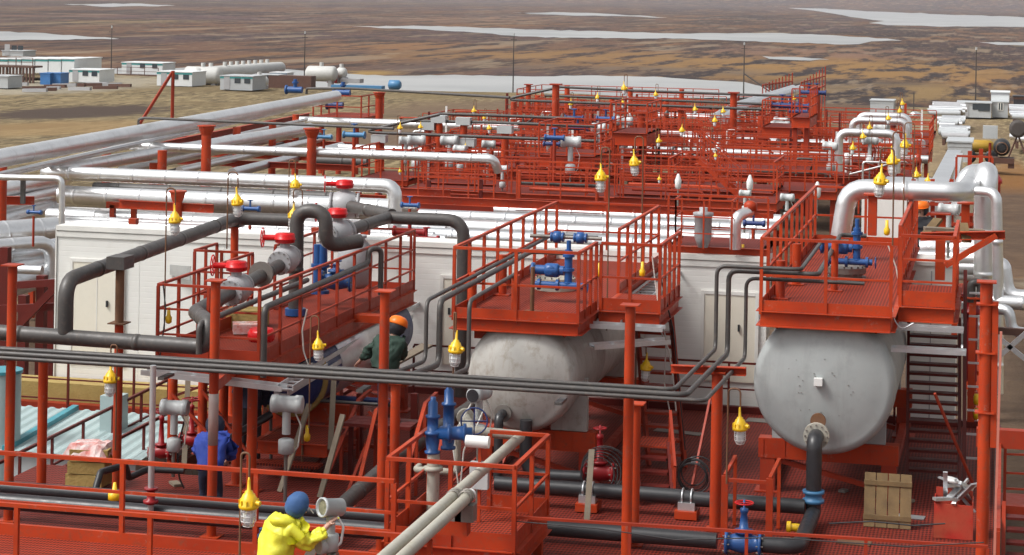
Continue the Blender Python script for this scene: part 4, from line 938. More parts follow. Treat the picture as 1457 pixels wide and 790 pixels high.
# grey conduit pole
P = PY(218, 520, 28.2); mb = MB().cyl((P.x, 28.2, .1), (P.x, 28.2, P.z), .045, 12); pl_ = mb.build('stand_pipe', GALV, None, 'slim light grey stand pipe left of the patched front post', 'pipe'); MB().lathe((P.x, 28.2, .62), (0, 0, 1), [(0, .06), (.02, .11), (.06, .11), (.07, .06), (.2, .06), (.21, .1), (.24, .1)], 14).build('coupling', MAROON, pl_)
# insulation bale at left
P = PZ(128, 668, .25)
t = thing('insulation_bale', 'bale of yellow mineral wool under torn pink and white plastic beside the ramp', 'bale', (P.x, P.y, 0))
for k in range(3): MB().box((P.x + .02 * k, P.y, .12 + .2 * k), (.62, .5, .185), .08 * k).build('slab', INSUL, t)
mb = MB(); n = 9
for i in range(n):
    for j in range(n): mb.v.append((P.x - .34 + .72 * i / (n - 1), P.y - .3 + .62 * j / (n - 1), .66 + random.uniform(-.02, .05) - (.16 if i in (0, n - 1) or j in (0, n - 1) else 0)))
for i in range(n - 1):
    for j in range(n - 1): mb.f.append((i * n + j, (i + 1) * n + j, (i + 1) * n + j + 1, i * n + j + 1)); mb.sm.append(False)
mb.build('plastic_cover', PLASTIC, t)
# ------------------------------------------------------------------ small raised platform, bottom centre
fx0, fx1, fy0, fy1, fz = PY(552, 650, 27.2).x, PY(724, 670, 27.6).x, 27.2, 29.3, .62
fx1 = max(fx1, fx0 + 1.75)
t = thing('service_platform', 'small red railed platform at bottom centre carrying pale beige pipes', 'platform', (fx0, fy0, 0))
slab(t, fx0, fx1, fy0, fy1, fz, .22)
railing(t, [(fx0, fy1, fz), (fx0, fy0, fz), (fx1, fy0, fz), (fx1, fy1, fz), (fx0 + .9, fy1, fz)], 1.12, (.56,), .85, .06, RED, .22)
for x in (fx0 + .1, fx1 - .1):
    for y in (fy0 + .1, fy1 - .1): MB().bb(x - .06, x + .06, y - .06, y + .06, 0.005, fz - .23).build('leg', RED, t)
MB().bb(fx0 + .7, fx1 - .1, fy0 - .9, fy0 - .02, .1, .3).build('front_box', RED, t)
# beige pipes
zb = fz + .98
e1 = PZ(742, 620, zb); s1 = PZ(560, 795, zb)
pipe('beige_pipe', 'long pale beige pipe running out towards the viewer from the small platform', [V((e1.x - .02, 22.5, zb)), V((e1.x, e1.y, zb)), V((e1.x - .75, e1.y, zb + .02)), V((e1.x - 1.0, e1.y + .6, zb + .1))], .074, BEIGEP, .1, 16, flanges=((V((e1.x - .98, e1.y + .55, zb + .1)), (-.4, 1, .1)),), fl_r=1.8)
e2 = PZ(668, 705, zb - .02)
p2_ = pipe('beige_pipe', 'shorter pale beige pipe with a white end cap, right of the long beige one', [V((e2.x, 22.5, zb - .02)), V((e2.x, e2.y, zb - .02))], .072, BEIGEP, 0, 16)
MB().cyl((e2.x, e2.y + .001, zb - .02), (e2.x, e2.y + .06, zb - .02), .076, 14).build('end_cap', WHITEP, p2_)
MB().cyl((e2.x, e2.y - .08, zb - .02), (e1.x, e2.y - .08, zb), .05, 10).build('link_pipe', BEIGEP, p2_)
for x, lb in ((e1.x, 'pipe clamp on the long beige pipe'), (e2.x, 'pipe clamp on the shorter beige pipe')):
    y = PZ(640, 632 + 0, zb).y; y = 26.0
    t = thing('pipe_clamp', lb + ' at the front of the small platform', 'clamp', (x, y, fz))
    MB().bb(x - .12, x + .12, y - .1, y + .1, zb - .3, zb - .088).build('saddle', STEEL, t)
    for d in (-.06, .06): MB().torus((x, y + d, zb), (0, 1, 0), .082, .014, 18, 6).build('u_bolt', STEEL, t)
MB().bb(e2.x - .45, e1.x + .2, 25.9, 26.1, zb - .48, zb - .302).build('clamp_beam', RED, None, 'red beam under the clamps of the two beige pipes', 'beam')
mx = e1.x - .86; my = e1.y + .2
pipe('beige_pipe', 'thin beige pipe dropping from the flange and turning left over the small platform', [V((mx, my + .2, zb + .08)), V((mx - .12, my - .1, zb + .02)), V((mx - .12, my - .1, zb - .62)), V((mx - .75, my - .12, zb - .62)), V((mx - .75, my + .1, zb - .62))], .05, BEIGEP, .09, 12)
P = PY(617, 645, 29.0)
MB().cyl((P.x, 29.0, 0), (P.x, 29.0, P.z), .09, 14).lathe((P.x, 29.0, P.z - .25), (0, 0, 1), [(0, .09), (.01, .14), (.06, .14), (.07, .09)], 16).build('stand_pipe', BEIGEP, None, 'stained beige stand pipe below the blue relief valve pair', 'pipe')
t = thing('relief_valve_pair', 'blue twin relief valve with two upright bonnets left of the middle tank face', 'valve', P)
for dx, dy, zz in ((-.02, 0, 0), (.12, .35, .12)):
    MB().lathe((P.x + dx, 29.0 + dy, P.z), (0, 0, 1), [(0, .11), (.03, .11), (.04, .08), (.17, .10), (.26, .10), (.28, .13), (.31, .13), (.32, .08), (.5 + zz, .08), (.51 + zz, .105), (.54 + zz, .105), (.55 + zz, .07), (.72 + zz, .068), (.75 + zz, .04), (.8 + zz, .04)], 18).build('bonnet', BLUE, t)
MB().lathe((P.x, 29.0, P.z + .28), (1, .15, .05), [(0, .08), (.2, .09), (.21, .13), (.24, .13), (.25, .09), (.42, .10), (.43, .135), (.46, .135), (.47, .08), (.55, .08)], 18).build('outlet', BLUE, t)
handwheel(t, V((P.x + .5, 29.35, P.z + .42)), (.3, -1, .1), .19, NAVY, .012)
P = PY(595, 655, 29); 
t = thing('junction_box', 'white cylinder and grey junction box on a post behind the beige pipes', 'box', PY(682, 690, 28.6)); P = WL[t]
MB().bb(P.x - .13, P.x + .13, P.y - .06, P.y + .06, P.z - .05, P.z + .32).build('box', LGREY, t); MB().cyl((P.x - .2, P.y, P.z + .6), (P.x + .13, P.y, P.z + .6), .085, 14).build('cylinder', WHITEP, t); MB().bb(P.x - .02, P.x + .02, P.y - .02, P.y + .02, .02, P.z + .52).build('stand', RED, t)
# sloping railings between post and vessels
for i, (u0, v0, u1, v1, Y0_, Y1_, lb) in enumerate(((510, 570, 460, 690, 34.5, 31.6, 'red sloping handrail of the steps below the left platform, left pair'), (535, 585, 497, 745, 33.5, 30.6, 'red sloping handrail ending just left of the third front post'), (605, 575, 580, 665, 33.5, 31.0, 'red sloping handrail between third front post and the blue relief valves'))):
    a, b = PY(u0, v0, Y0_), PY(u1, v1, Y1_); t = thing('step_handrail', lb, 'handrail', b)
    r = MB().bar(a, b, .06, .05).bar(a, a + V((0, .7, .05)), .06, .05).build('rail', REDM if i == 0 else RED, t)
    for w_ in (0, .5, 1): c = a + (b - a) * w_; MB().bar((c.x, c.y, max(0.02, c.z - 1.0)), c, .05).build('post', REDM, t)
    MB().bar(a + V((.4, 0, -.1)), b + V((.4, 0, -.1)), .05, .05).build('rail', REDM, t)
P = PZ(455, 660, 0); mb = MB()
t = thing('service_platform', 'small red grated step platform behind the head of the man in yellow', 'platform', (P.x - .2, P.y - .5, 0))
slab(t, P.x - .75, P.x + .45, P.y - 1.0, P.y + .4, .55, .2)
MB().bb(P.x - .7, P.x + .4, P.y - 1.35, P.y - 1.03, .22, .26).build('step', GRATE, t)
# timber planks leaning
for u0, v0, u1, v1, lb, Y in ((440, 575, 398, 700, 'weathered plank leaning below the left vessel, nearer the patched post', 31.5), (488, 590, 455, 708, 'grey plank leaning under the left vessel, behind the man in yellow', 31.3), (842, 640, 835, 740, 'brown plank standing left of the fourth front post', 31.5), (268, 530, 262, 660, 'pale timber prop standing behind the first platform column', 34), (475, 540, 470, 640, 'rusty prop below the left platform', 33)):
    a, b = PY(u0, v0, Y + .6), PY(u1, v1, Y); MB().bar(a, b, .09, .035).build('plank', WOODG, None, lb, 'plank')
# clutter right
P = PZ(1262, 752, 0)
t = thing('wooden_shutter', 'panel of weathered planks propped against the frame leg of the right tank', 'wooden panel', (P.x, P.y, 0))
for k in range(4): 
    x = P.x - .27 + .18 * k; MB().plate([(x - .083, P.y, .01), (x + .083, P.y, .01), (x + .083, P.y + .16, .80), (x - .083, P.y + .16, .80)], .022).build('board', WOOD, t)
for z in (.16, .66): MB().bar((P.x - .36, P.y - .035 + z * .2, z), (P.x + .36, P.y - .035 + z * .2, z), .03, .07).build('batten', WOOD, t)
P = PZ(1356, 768, 0)
t = thing('scrap_box', 'open red metal box filled with scrap beside the right front post', 'box', (P.x, P.y, 0))
w_, d_, h_ = .27, .45, .52
MB().bb(P.x - w_, P.x + w_, P.y, P.y + .015, .01, h_).bb(P.x - w_, P.x + w_, P.y + d_, P.y + d_ + .015, .01, h_ + .15).bb(P.x - w_ - .016, P.x - w_ - .001, P.y, P.y + d_, .01, h_ + .05).bb(P.x + w_ + .001, P.x + w_ + .016, P.y, P.y + d_, .01, h_ + .05).build('side', paint('rusty_red_box', (.42, .03, .02), (.30, .10, .05), .5, s1=3), t)
mb = MB()
for k in range(16):
    c = V((P.x + random.uniform(-.2, .25), P.y + random.uniform(.05, .4), h_ + random.uniform(-.05, .28))); d = V((random.uniform(-1, 1), random.uniform(-1, 1), random.uniform(-.3, 1))).normalized() * random.uniform(.1, .28); mb.bar(c - d, c + d, random.uniform(.03, .11), random.uniform(.015, .05))
mb.build('scrap_metal', GALV, None, 'heap of grey scrap metal lying in the red box', 'scrap')
MB().lathe((P.x - .05, P.y + .2, h_ + .30), (.2, 0, 1), [(0, .12), (.03, .13), (.05, .1)], 14).build('lid', WHITEP, None, 'white lid lying on top of the scrap heap', 'lid')
P = PZ(990, 712, 0)
mb = MB()
for k in range(6): mb.torus((P.x + random.uniform(-.05, .05), P.y - .1, .42 + random.uniform(-.05, .05)), (random.uniform(-.3, .3), 1, random.uniform(-.3, .3)), .2 + .02 * k, .011, 24, 5)
mb.build('cable_coil', CABLE, None, 'coil of black cable hanging left of the post under the crossbeam', 'cable')
# little red gate frame around the blue valve
a, b = PZ(1030, 765, 0), PZ(1096, 765, 0)
t = thing('valve_guard', 'small red guard frame of sloping bars around the blue gate valve', 'guard rail', a)
for x in (a.x, b.x):
    MB().bar((x, a.y, 0.01), (x, a.y, .92), .1, .06).build('post', RED, t); MB().bar((x, a.y, .92), (x + .06, a.y + .75, 1.05), .05).build('rail', RED, t); MB().bar((x + .06, a.y + .75, .01), (x + .06, a.y + .75, 1.04), .05).build('post', RED, t)
MB().bar((a.x, a.y, .86), (b.x, a.y, .86), .05).build('rail', RED, t)
P = PY(1135, 751, 31.6); mb = MB().cyl((P.x - .1, 31.6, P.z), (P.x + .12, 31.6, P.z), .06, 12).cyl((P.x, 31.6, .02), (P.x, 31.6, P.z), .03, 8).cyl((P.x - .16, 31.6, P.z), (P.x - .1, 31.6, P.z), .09, 12); mb.build('junction_fitting', YEL, None, 'yellow cable fitting left of the black drain pipe foot', 'fitting')
P = PY(163, 706, 27.4); mb = MB().lathe((P.x, P.y, P.z - .06), (0, 0, 1), [(0, .04), (.01, .09), (.1, .09), (.12, .04), (.25, .02)], 12); mb.build('junction_fitting', YEL, None, 'small yellow junction fitting behind the walkway railing at left', 'fitting')
# right of the deck: frames and stairs
t = thing('side_stairs', 'red stair frame with many treads outside the deck at the right edge', 'stairs', (1.6, 32, -2))
for k in range(9): MB().bb(.15, 1.4, 31.0 + .3 * k, 31.22 + .3 * k, -.9 + .12 * k - .02, -.9 + .12 * k + .02).build('tread', REDD, t)
for x in (.11, 1.45): MB().bar((x, 30.9, -1.0), (x, 33.8, .15), .06, .2).build('stringer', REDM, t)
t = thing('side_railing', 'red railing of the landing outside the right front post', 'railing', (.8, 30, 0))
railing(t, [(.12, 34.6, 0), (3.2, 34.9, 0)], 1.1, (.25, .5, .8), 1.3, .05, REDM); MB().bb(.07, 3.2, 34.5, 35.4, -.2, 0).build('floor', REDM, t)
railing(t, [(.03, 28.0, .09), (.03, 34.5, .09)], 1.1, (.5,), 1.6, .05, REDM)
MB().bar((-.02, 30.3, .0), (.02, 30.3, 3.4), .035).build('pale_angle', PINK, None, 'slim pale pink angle bar standing right of the right front post', 'bar')
P = PY(1401, 598, 33.5); MB().lathe((P.x, P.y, P.z - .1), (0, 0, 1), [(0, .05), (.02, .09), (.1, .11), (.16, .06), (.17, .01)], 14).build('white_cap', WHITEP, None, 'round white cap on the red beam outside the right post', 'cap')
MB().bb(P.x - .12, P.x + 1.2, P.y - .1, P.y + .1, P.z - .4, P.z - .12).build('cross_beam', REDM, None, 'red crossbeam below the white cap outside the right post', 'beam')
# ------------------------------------------------------------------ the near lamps
L_ = lamp
L_('nearest yellow lamp, on the brown hooked pole left of the man in yellow', 354, 716, 23.2, 830, -.10, 1.02)
L_('yellow lamp hanging before the brown rust post at left', 157, 540, 29.6, 640, .11, .92)
L_('yellow lamp on a pole at the left front corner of the valve platform', 249, 313, 31.4, 470, -.17, .88)
L_('yellow lamp over the corner of the long grey pipe at left', 338, 288, 36.0, 355, -.2, .95)
L_('yellow lamp against the long silver pipe, upper one of two close together', 420, 264, 39.0, 330, -.15, .86)
L_('yellow lamp beside the gooseneck pipe, lower one of two close together', 417, 307, 36.6, 400, .2, .86)
L_('yellow lamp hanging at the cable trays below the left platform', 453, 493, 31.2, 610, -.16, .82)
L_('yellow lamp before the upper left of the middle tank', 648, 497, 29.4, 640, -.03, .92)
L_('yellow lamp hanging in front of the middle ladder stairs', 919, 523, 35.2, 590, -.2, .85)
L_('low yellow lamp left of the right tank face', 1053, 607, 30.4, 690, -.19, .95)
L_('yellow lamp high above the middle platform, left and lower of the pair', 855, 253, 35.0, 470, .16, .9)
L_('yellow lamp high above the middle platform, right and higher of the pair', 903, 232, 39.3, 470, .18, .88)
L_('yellow lamp above the right platform in front of the silver pipe', 1252, 258, 34.5, 470, .23, .95)
L_('yellow lamp above the right platform, second of three in a row going back', 1270, 230, 37.6, 470, .22, .92)
L_('yellow lamp farthest back of three above the right platform', 1287, 207, 43.0, 400, .24, .8)
for u, v, Y, lb in ((852, 385, 38.5, 'yellow cable fitting low on the right rail of the middle platform'), (1262, 325, 36, 'yellow cable fitting beside the right rail of the right platform'), (437, 618, 32.8, 'small yellow fitting on the frame under the blue vessel'), (1057, 358, 41.3, 'yellow fitting on the roof edge of the white building'), (914, 384, 36.6, 'yellow cable fitting on the landing of the middle platform'), (240, 450, 31.45, 'yellow cable gland at the left front corner of the valve platform')):
    P = PY(u, v, Y); MB().lathe((P.x, P.y, P.z - .12), (0, 0, 1), [(0, .02), (.02, .05), (.1, .055), (.14, .03), (.26, .025)], 10).build('cable_fitting', YEL, None, lb, 'fitting')
# ------------------------------------------------------------------ people
def skin_mesh(name, verts, edges, radii, mat_fn, mats, parent, root=0, sub=1):
    me = bpy.data.meshes.new(name); me.from_pydata([tuple(v) for v in verts], edges, []); o = bpy.data.objects.new(name, me); C.objects.link(o)
    md = o.modifiers.new('s', 'SKIN'); md.use_smooth_shade = True
    for i, r in enumerate(radii): 
        d = me.skin_vertices[0].data[i]; d.radius = r if isinstance(r, tuple) else (r, r); d.use_root = (i == root)
    sb = o.modifiers.new('u', 'SUBSURF'); sb.levels = sub; sb.render_levels = sub
    bpy.context.view_layer.update(); dg = bpy.context.evaluated_depsgraph_get(); nm = bpy.data.meshes.new_from_object(o.evaluated_get(dg))
    o.modifiers.clear(); o.data = nm; bpy.data.meshes.remove(me); nm.name = name
    nm.materials.clear()
    for mt in mats: nm.materials.append(mt)
    for p in nm.polygons: p.use_smooth = True; p.material_index = mat_fn(p.center)
    o.parent = parent; WL[o] = WL[parent]; return o
def person(label, pos, rz, J, jacket, trousers, hood=None, helmet=None, hat_brim=None, hair=CABLE, jr=1.0, hood_col=None):
    # J: local joints (x right, y forward, z up)
    t = thing('person', label, 'person', pos); t.rotation_euler = (0, 0, rz)
    g = lambda k: V(J[k])
    names = ['pelvis', 'belly', 'chest', 'neck', 'head', 'crown', 'shL', 'elL', 'wrL', 'shR', 'elR', 'wrR', 'hipL', 'knL', 'anL', 'toL', 'hipR', 'knR', 'anR', 'toR']
    rad = dict(pelvis=(.15, .12), belly=(.15, .115), chest=(.165, .12), neck=.058, head=.09, crown=.07, shL=.075, shR=.075, elL=.05, elR=.05, wrL=.034, wrR=.034, hipL=.10, hipR=.10, knL=.065, knR=.065, anL=.045, anR=.045, toL=.042, toR=.042)
    E_ = [('pelvis', 'belly'), ('belly', 'chest'), ('chest', 'neck'), ('neck', 'head'), ('head', 'crown'), ('chest', 'shL'), ('shL', 'elL'), ('elL', 'wrL'), ('chest', 'shR'), ('shR', 'elR'), ('elR', 'wrR'), ('pelvis', 'hipL'), ('hipL', 'knL'), ('knL', 'anL'), ('anL', 'toL'), ('pelvis', 'hipR'), ('hipR', 'knR'), ('knR', 'anR'), ('anR', 'toR')]
    vs = [g(n) for n in names]; rr = [rad[n] for n in names]; ed = [(names.index(a), names.index(b)) for a, b in E_]
    # hands: palm and five fingers each
    for s_ in 'LR':
        w_ = g('wr' + s_); d = (w_ - g('el' + s_)).normalized(); side = d.cross(UP)
        side = side.normalized() if side.length > .1 else V((1, 0, 0)); dn = d.cross(side).normalized()
        pi = len(vs); vs.append(w_ + d * .07); rr.append((.040, .022)); ed.append((names.index('wr' + s_), pi))
        for k, L in enumerate((.07, .08, .075, .06)):
            off = side * (.033 - .022 * k); i0 = len(vs)
            vs += [w_ + d * .105 + off, w_ + d * (.105 + L * .5) + off + dn * .012, w_ + d * (.105 + L * .85) + off + dn * .04]; rr += [.010, .009, .008]; ed += [(pi, i0), (i0, i0 + 1), (i0 + 1, i0 + 2)]
        i0 = len(vs); vs += [w_ + d * .05 + side * .05, w_ + d * .09 + side * .065 + dn * .02]; rr += [.012, .010]; ed += [(pi, i0), (i0, i0 + 1)]
    hd = g('head'); pel = g('pelvis').z
    def mf(c):
        if (c - hd).length < .16: return 2
        for s_ in 'LR':
            if (c - g('wr' + s_)).length < .16 and (c - g('el' + s_)).length > (g('wr' + s_) - g('el' + s_)).length - .02: return 2
            if min((c - g('an' + s_)).length, (c - g('to' + s_)).length) < .09: return 3
        return 1 if c.z < pel + .02 else 0
    b = skin_mesh('body', vs, ed, rr, mf, [jacket, trousers, SKIN, BLACKC], t)
    # jacket over torso and arms
    jn = ['pelvis', 'belly', 'chest', 'collar', 'shL', 'elL', 'cuL', 'shR', 'elR', 'cuR']
    JJ = dict(J); JJ['collar'] = tuple(g('chest') * .25 + g('neck') * .75)
    for s_ in 'LR': JJ['cu' + s_] = tuple(g('el' + s_) * .12 + g('wr' + s_) * .88)
    JJ['pelvis'] = tuple(g('pelvis') - (g('belly') - g('pelvis')) * .35)
    jrad = dict(pelvis=(.205, .17), belly=(.20, .165), chest=(.215, .165), collar=.10, shL=.115, shR=.115, elL=.085, elR=.085, cuL=.062, cuR=.062)
    je = [('pelvis', 'belly'), ('belly', 'chest'), ('chest', 'collar'), ('chest', 'shL'), ('shL', 'elL'), ('elL', 'cuL'), ('chest', 'shR'), ('shR', 'elR'), ('elR', 'cuR')]
    skin_mesh('jacket', [V(JJ[n]) for n in jn], [(jn.index(a), jn.index(b_)) for a, b_ in je], [tuple(x * jr for x in jrad[n]) if isinstance(jrad[n], tuple) else jrad[n] * jr for n in jn], lambda c: 0, [jacket], t, 1, 3)
    jk = [c for c in t.children if c.name.startswith('jacket')][0].data
    for v_ in jk.vertices:
        p_ = v_.co; v_.co = p_ + v_.normal * (.036 * mn.noise(V((p_.x * 6, p_.y * 6, p_.z * 12 + rz))) + .024 * mn.noise(V((p_.x * 17, p_.y * 17, p_.z * 26))))
    ax = (g('crown') - g('neck')).normalized(); fwd = V(J.get('face', (0, 1, 0))).normalized(); fwd = (fwd - ax * fwd.dot(ax)).normalized(); sd_ = fwd.cross(ax)
    hc = hd * .55 + g('crown') * .45
    # face: nose, eyes, mouth, ears are modelled pieces of the head
    fm = MB(); fm.bar(hc + fwd * .085 + ax * .0, hc + fwd * .118 - ax * .035, .022, .03); fm.box(hc + sd_ * .095 - ax * .01, (.02, .03, .05)); fm.box(hc - sd_ * .095 - ax * .01, (.02, .03, .05))
    for f_ in (fm,):
        f_.v = [tuple(V(p) + WL[t]) for p in f_.v]; f_.build('face_features', SKIN, t)
    em = MB(); [em.box(hc + fwd * .09 + sd_ * q + ax * .012, (.02, .015, .012)) for q in (-.032, .032)]; em.box(hc + fwd * .093 - ax * .062, (.045, .012, .01)); em.v = [tuple(V(p) + WL[t]) for p in em.v]; em.build('eyes_and_mouth', CABLE, t)
    def dome(name, mat, r, a0, squash=1.0, off=V((0, 0, 0))):
        # shell round the head, open at the face when a0 < pi
        nu, nv = 20, 12; mb = MB(); vs_ = []
        for j in range(nv + 1):
            ph = -.95 + (PI / 2 + .95) * j / nv
            for i in range(nu + 1):
                an = PI / 2 + a0 + (2 * PI - 2 * a0) * i / nu
                wob = 1 + .10 * mn.noise(V((math.cos(an) * 2, math.sin(an) * 2, ph * 2.6 + pos[0]))) + .03 * mn.noise(V((math.cos(an) * 6, math.sin(an) * 6, ph * 6)))
                p_ = hc + off + (sd_ * math.cos(an) + fwd * math.sin(an)) * (r * wob * math.cos(ph)) + ax * (r * squash * math.sin(ph)); vs_.append(p_ + WL[t])
        fs_ = [(j * (nu + 1) + i, j * (nu + 1) + i + 1, (j + 1) * (nu + 1) + i + 1, (j + 1) * (nu + 1) + i) for j in range(nv) for i in range(nu)]
        mb.add(vs_, fs_, True); return mb.build(name, mat, t)
    if hood: dome('hood', hood, .148, .75, 1.12, -fwd * .012)
    if helmet:
        h = MB().lathe(hc + WL[t] + ax * .03, ax, [(0, .165), (.02, .17), (.06, .165), (.11, .142), (.145, .095), (.16, .02)], 20); h.lathe(hc + WL[t] + ax * .035 + fwd * .04, ax, [(0, .17), (.012, .17)], 20); h.build('helmet', helmet, t)
    if hat_brim:
        q = hc + fwd * .13 + WL[t]; MB().plate([q - sd_ * .07 + ax * .03, q + sd_ * .07 + ax * .03, q + sd_ * .06 + fwd * .06 + ax * .005, q - sd_ * .06 + fwd * .06 + ax * .005], .012).build('cap_peak', hat_brim, t)
    if not hood and not helmet: dome('hair', hair, .118, .9, 1.05)
    return t
ST = dict(pelvis=(0, 0, .95), belly=(0, .01, 1.12), chest=(0, .02, 1.34), neck=(0, .02, 1.52), head=(0, .04, 1.62), crown=(0, .05, 1.73), shL=(-.19, .01, 1.42), elL=(-.24, .02, 1.14), wrL=(-.23, .12, .90), shR=(.19, .01, 1.42), elR=(.24, .02, 1.14), wrR=(.23, .12, .90),
          hipL=(-.1, 0, .90), knL=(-.12, .02, .50), anL=(-.13, -.02, .09), toL=(-.14, .14, .045), hipR=(.1, 0, .90), knR=(.12, .02, .50), anR=(.13, -.02, .09), toR=(.14, .14, .045))
# man in the yellow rain jacket, leaning to the device on his right
J = dict(ST); J.update(pelvis=(-.06, -.05, .80), belly=(-.03, 0, .96), chest=(.0, .05, 1.17), neck=(.05, .12, 1.34), head=(.09, .19, 1.43), crown=(.11, .22, 1.54), shL=(-.17, .10, 1.25), elL=(-.12, .34, 1.04), wrL=(.10, .46, .98), shR=(.19, .02, 1.25), elR=(.36, .13, 1.06), wrR=(.45, .33, 1.27), hipL=(-.14, -.05, .76), knL=(-.15, .1, .44), hipR=(.06, -.05, .76), knR=(.08, .1, .44), face=(.6, .8, -.25))
MP = PY(400, 790, 23.7)
person('person in yellow rain jacket and blue hood working on a grey device at the bottom', (MP.x - .02, 23.7, wz), -.45, J, YJ, NAVYC, hood=BLUEH, hat_brim=WHITEP, jr=1.24)
yp = bpy.data.objects[[o.name for o in bpy.data.objects if o.name.startswith('person')][0]]
# hood of the jacket folded on the back
hb = MB(); hc_ = V((MP.x + .01, 23.74, wz + 1.30)); hb.torus(hc_, (.1, .35, 1), .115, .06, 20, 8); hb.build('folded_hood', YJ, yp); o_ = hb
for c_ in yp.children:
    if c_.name.startswith('folded_hood'):
        c_.rotation_euler = (0, 0, .45); 
# grey device he works on
D = PY(471, 722, 23.95)
t = thing('transmitter', 'grey transmitter with open round cover that the man in yellow is reaching into', 'transmitter', (D.x, D.y, wz))
d_ = V((-.55, -.75, .12)).normalized()
MB().lathe(D - d_ * .16, d_, [(0, .09), (.01, .105), (.26, .105), (.262, .118), (.30, .118), (.302, .098), (.27, .096)], 24).build('head', LGREY, t)
MB().lathe(D + d_ * .11, d_, [(0, .09), (.01, .085)], 20).build('terminal_board', paint('terminal_board', (.12, .12, .07), (.3, .28, .18), .5, s1=30, s2=60, amt=1), t)
MB().cyl(D - UP * .1, D - UP * .32, .055, 14).lathe(D - UP * .52, (0, 0, 1), [(0, .06), (.01, .1), (.2, .1), (.21, .06)], 16).build('neck', LGREY, t)
MB().lathe(D - UP * .45 + V((-.12, -.1, 0)), (.6, .7, 0), [(0, .09), (.02, .1), (.1, .1), (.12, .06), (.2, .06)], 16).build('side_housing', LGREY, t)
MB().lathe(D - UP * .66 + V((-.15, -.02, 0)), (1, .1, .15), [(0, .11), (.04, .11), (.05, .08), (.2, .08), (.21, .11), (.25, .11)], 18).build('flange_body', STEEL, t)
MB().cyl((D.x, D.y, wz), (D.x, D.y, D.z - .5), .045, 12).build('stand', STEEL, t)
MB().tube([D + V((.08, 0, -.1)), D + V((.16, 0, -.22)), D + V((.13, 0, -.42)), D + V((.02, 0, -.5))], .016, .08, 8).build('cable', WHITEP, t)
MB().cyl(D + d_ * .115 + V((.07, .0, -.055)), D + d_ * .125 + V((.07, 0, -.055)), .02, 10).build('red_button', VRED, t)
Q = PY(446, 775, 23.9); MB().plate([(Q.x - .12, 23.9, Q.z - .15), (Q.x + .02, 23.9, Q.z - .12), (Q.x + .16, 23.98, Q.z + .2), (Q.x + .04, 23.95, Q.z + .2)], .006).build('paper_sheet', PAPER, None, 'white paper sheet held below the arm of the man in yellow', 'paper')
P = PY(368, 772, 24.2); mb = MB().cyl((P.x, 24.4, wz), (P.x, 24.4, P.z + .12), .065, 14).lathe((P.x, 24.4, P.z - .25), (0, 0, 1), [(0, .065), (.01, .09), (.05, .09), (.06, .065), (.25, .065), (.26, .085), (.3, .085)], 14).cyl((P.x + .13, 24.5, wz), (P.x + .13, 24.5, P.z - .02), .055, 12); mb.build('relief_valve', BLUE, None, 'small blue upright valve left of the man in yellow', 'valve')
# man in blue, bending
J = dict(ST); J.update(pelvis=(0, -.1, .86), belly=(0, -.02, 1.0), chest=(0, .12, 1.15), neck=(0, .25, 1.27), head=(-.02, .33, 1.34), crown=(-.03, .38, 1.43), shL=(-.19, .14, 1.2), elL=(-.25, .28, .98), wrL=(-.16, .46, .85), shR=(.19, .14, 1.2), elR=(.25, .28, .98), wrR=(.16, .46, .85),
                       hipL=(-.1, -.1, .82), knL=(-.12, .04, .46), anL=(-.13, -.06, .09), toL=(-.14, .1, .045), hipR=(.1, -.1, .82), knR=(.12, .04, .46), anR=(.13, -.06, .09), toR=(.14, .1, .045))
P = PZ(292, 748, 0); person('person in royal blue jacket and navy hood bending behind the patched front post', (P.x, P.y + .2, 0), .15, J, ROYAL, NAVYC, hood=NAVYC, jr=1.1)
# worker in orange helmet and green jacket behind the third post
J = dict(ST); J.update(pelvis=(-.1, -.05, .9), belly=(-.06, 0, 1.05), chest=(0, .05, 1.25), neck=(.06, .1, 1.4), head=(.1, .14, 1.49), crown=(.12, .16, 1.6), shL=(-.17, .1, 1.32), elL=(-.36, .2, 1.1), wrL=(-.5, .28, .95), shR=(.2, .02, 1.3), elR=(.2, .2, 1.05), wrR=(.02, .35, .98))
P = PY(556, 462, 33.4); person('person in orange helmet and dark green jacket on the scaffold behind the third front post', (P.x - .02, 33.4, P.z - 1.6), .2, J, GREENC, NAVYC, hood=BLACKC, helmet=ORANGE, jr=1.05)
sb_ = thing('scaffold', 'dark steel scaffold where the worker in the orange helmet stands', 'scaffold', (P.x, 33.4, 0))
for k in range(3): MB().bb(P.x - .7, P.x + .45, 33.1 + .22 * k, 33.3 + .22 * k, P.z - 1.66, P.z - 1.605).build('board', REDD, sb_)
for x in (P.x - .65, P.x + .4): MB().bar((x, 33.4, .01), (x, 33.4, P.z - 1.662), .07).build('leg', REDD, sb_)
a = PY(575, 508, 34.2); MB().plate([(a.x - .12, 33.6, a.z - .05), (a.x + .02, 33.6, a.z - .07), (a.x + .22, 35.2, a.z + .02), (a.x + .02, 35.2, a.z + .04)], .04).build('plank', WOODG, None, 'short pale plank sticking out right of the worker in the orange helmet', 'plank')
J = dict(ST); P = PZ(338, 668, 0); person('person in dark navy clothes standing half hidden behind the columns under the left platform', (P.x, P.y + .6, 0), .3, J, NAVYC, BLACKC, hood=BLACKC)
P = PY(1312, 292, 44.5); person('person in orange helmet and dark jacket seen beyond the right platform', (P.x, 44.5, P.z - 1.74), 2.8, ST, BLACKC, NAVYC, hood=BLACKC, helmet=ORANGE)
sb_ = thing('grated_stage', 'red stage under the far worker in the orange helmet', 'platform', (P.x, 44.5, -1)); slab(sb_, P.x - 1.2, P.x + 1.2, 43.8, 45.6, P.z - 1.742, .2)
for x in (-1.1, 1.1): MB().bar((P.x + x, 44, -2.2), (P.x + x, 44, P.z - 1.98), .12).build('leg', REDM, sb_)
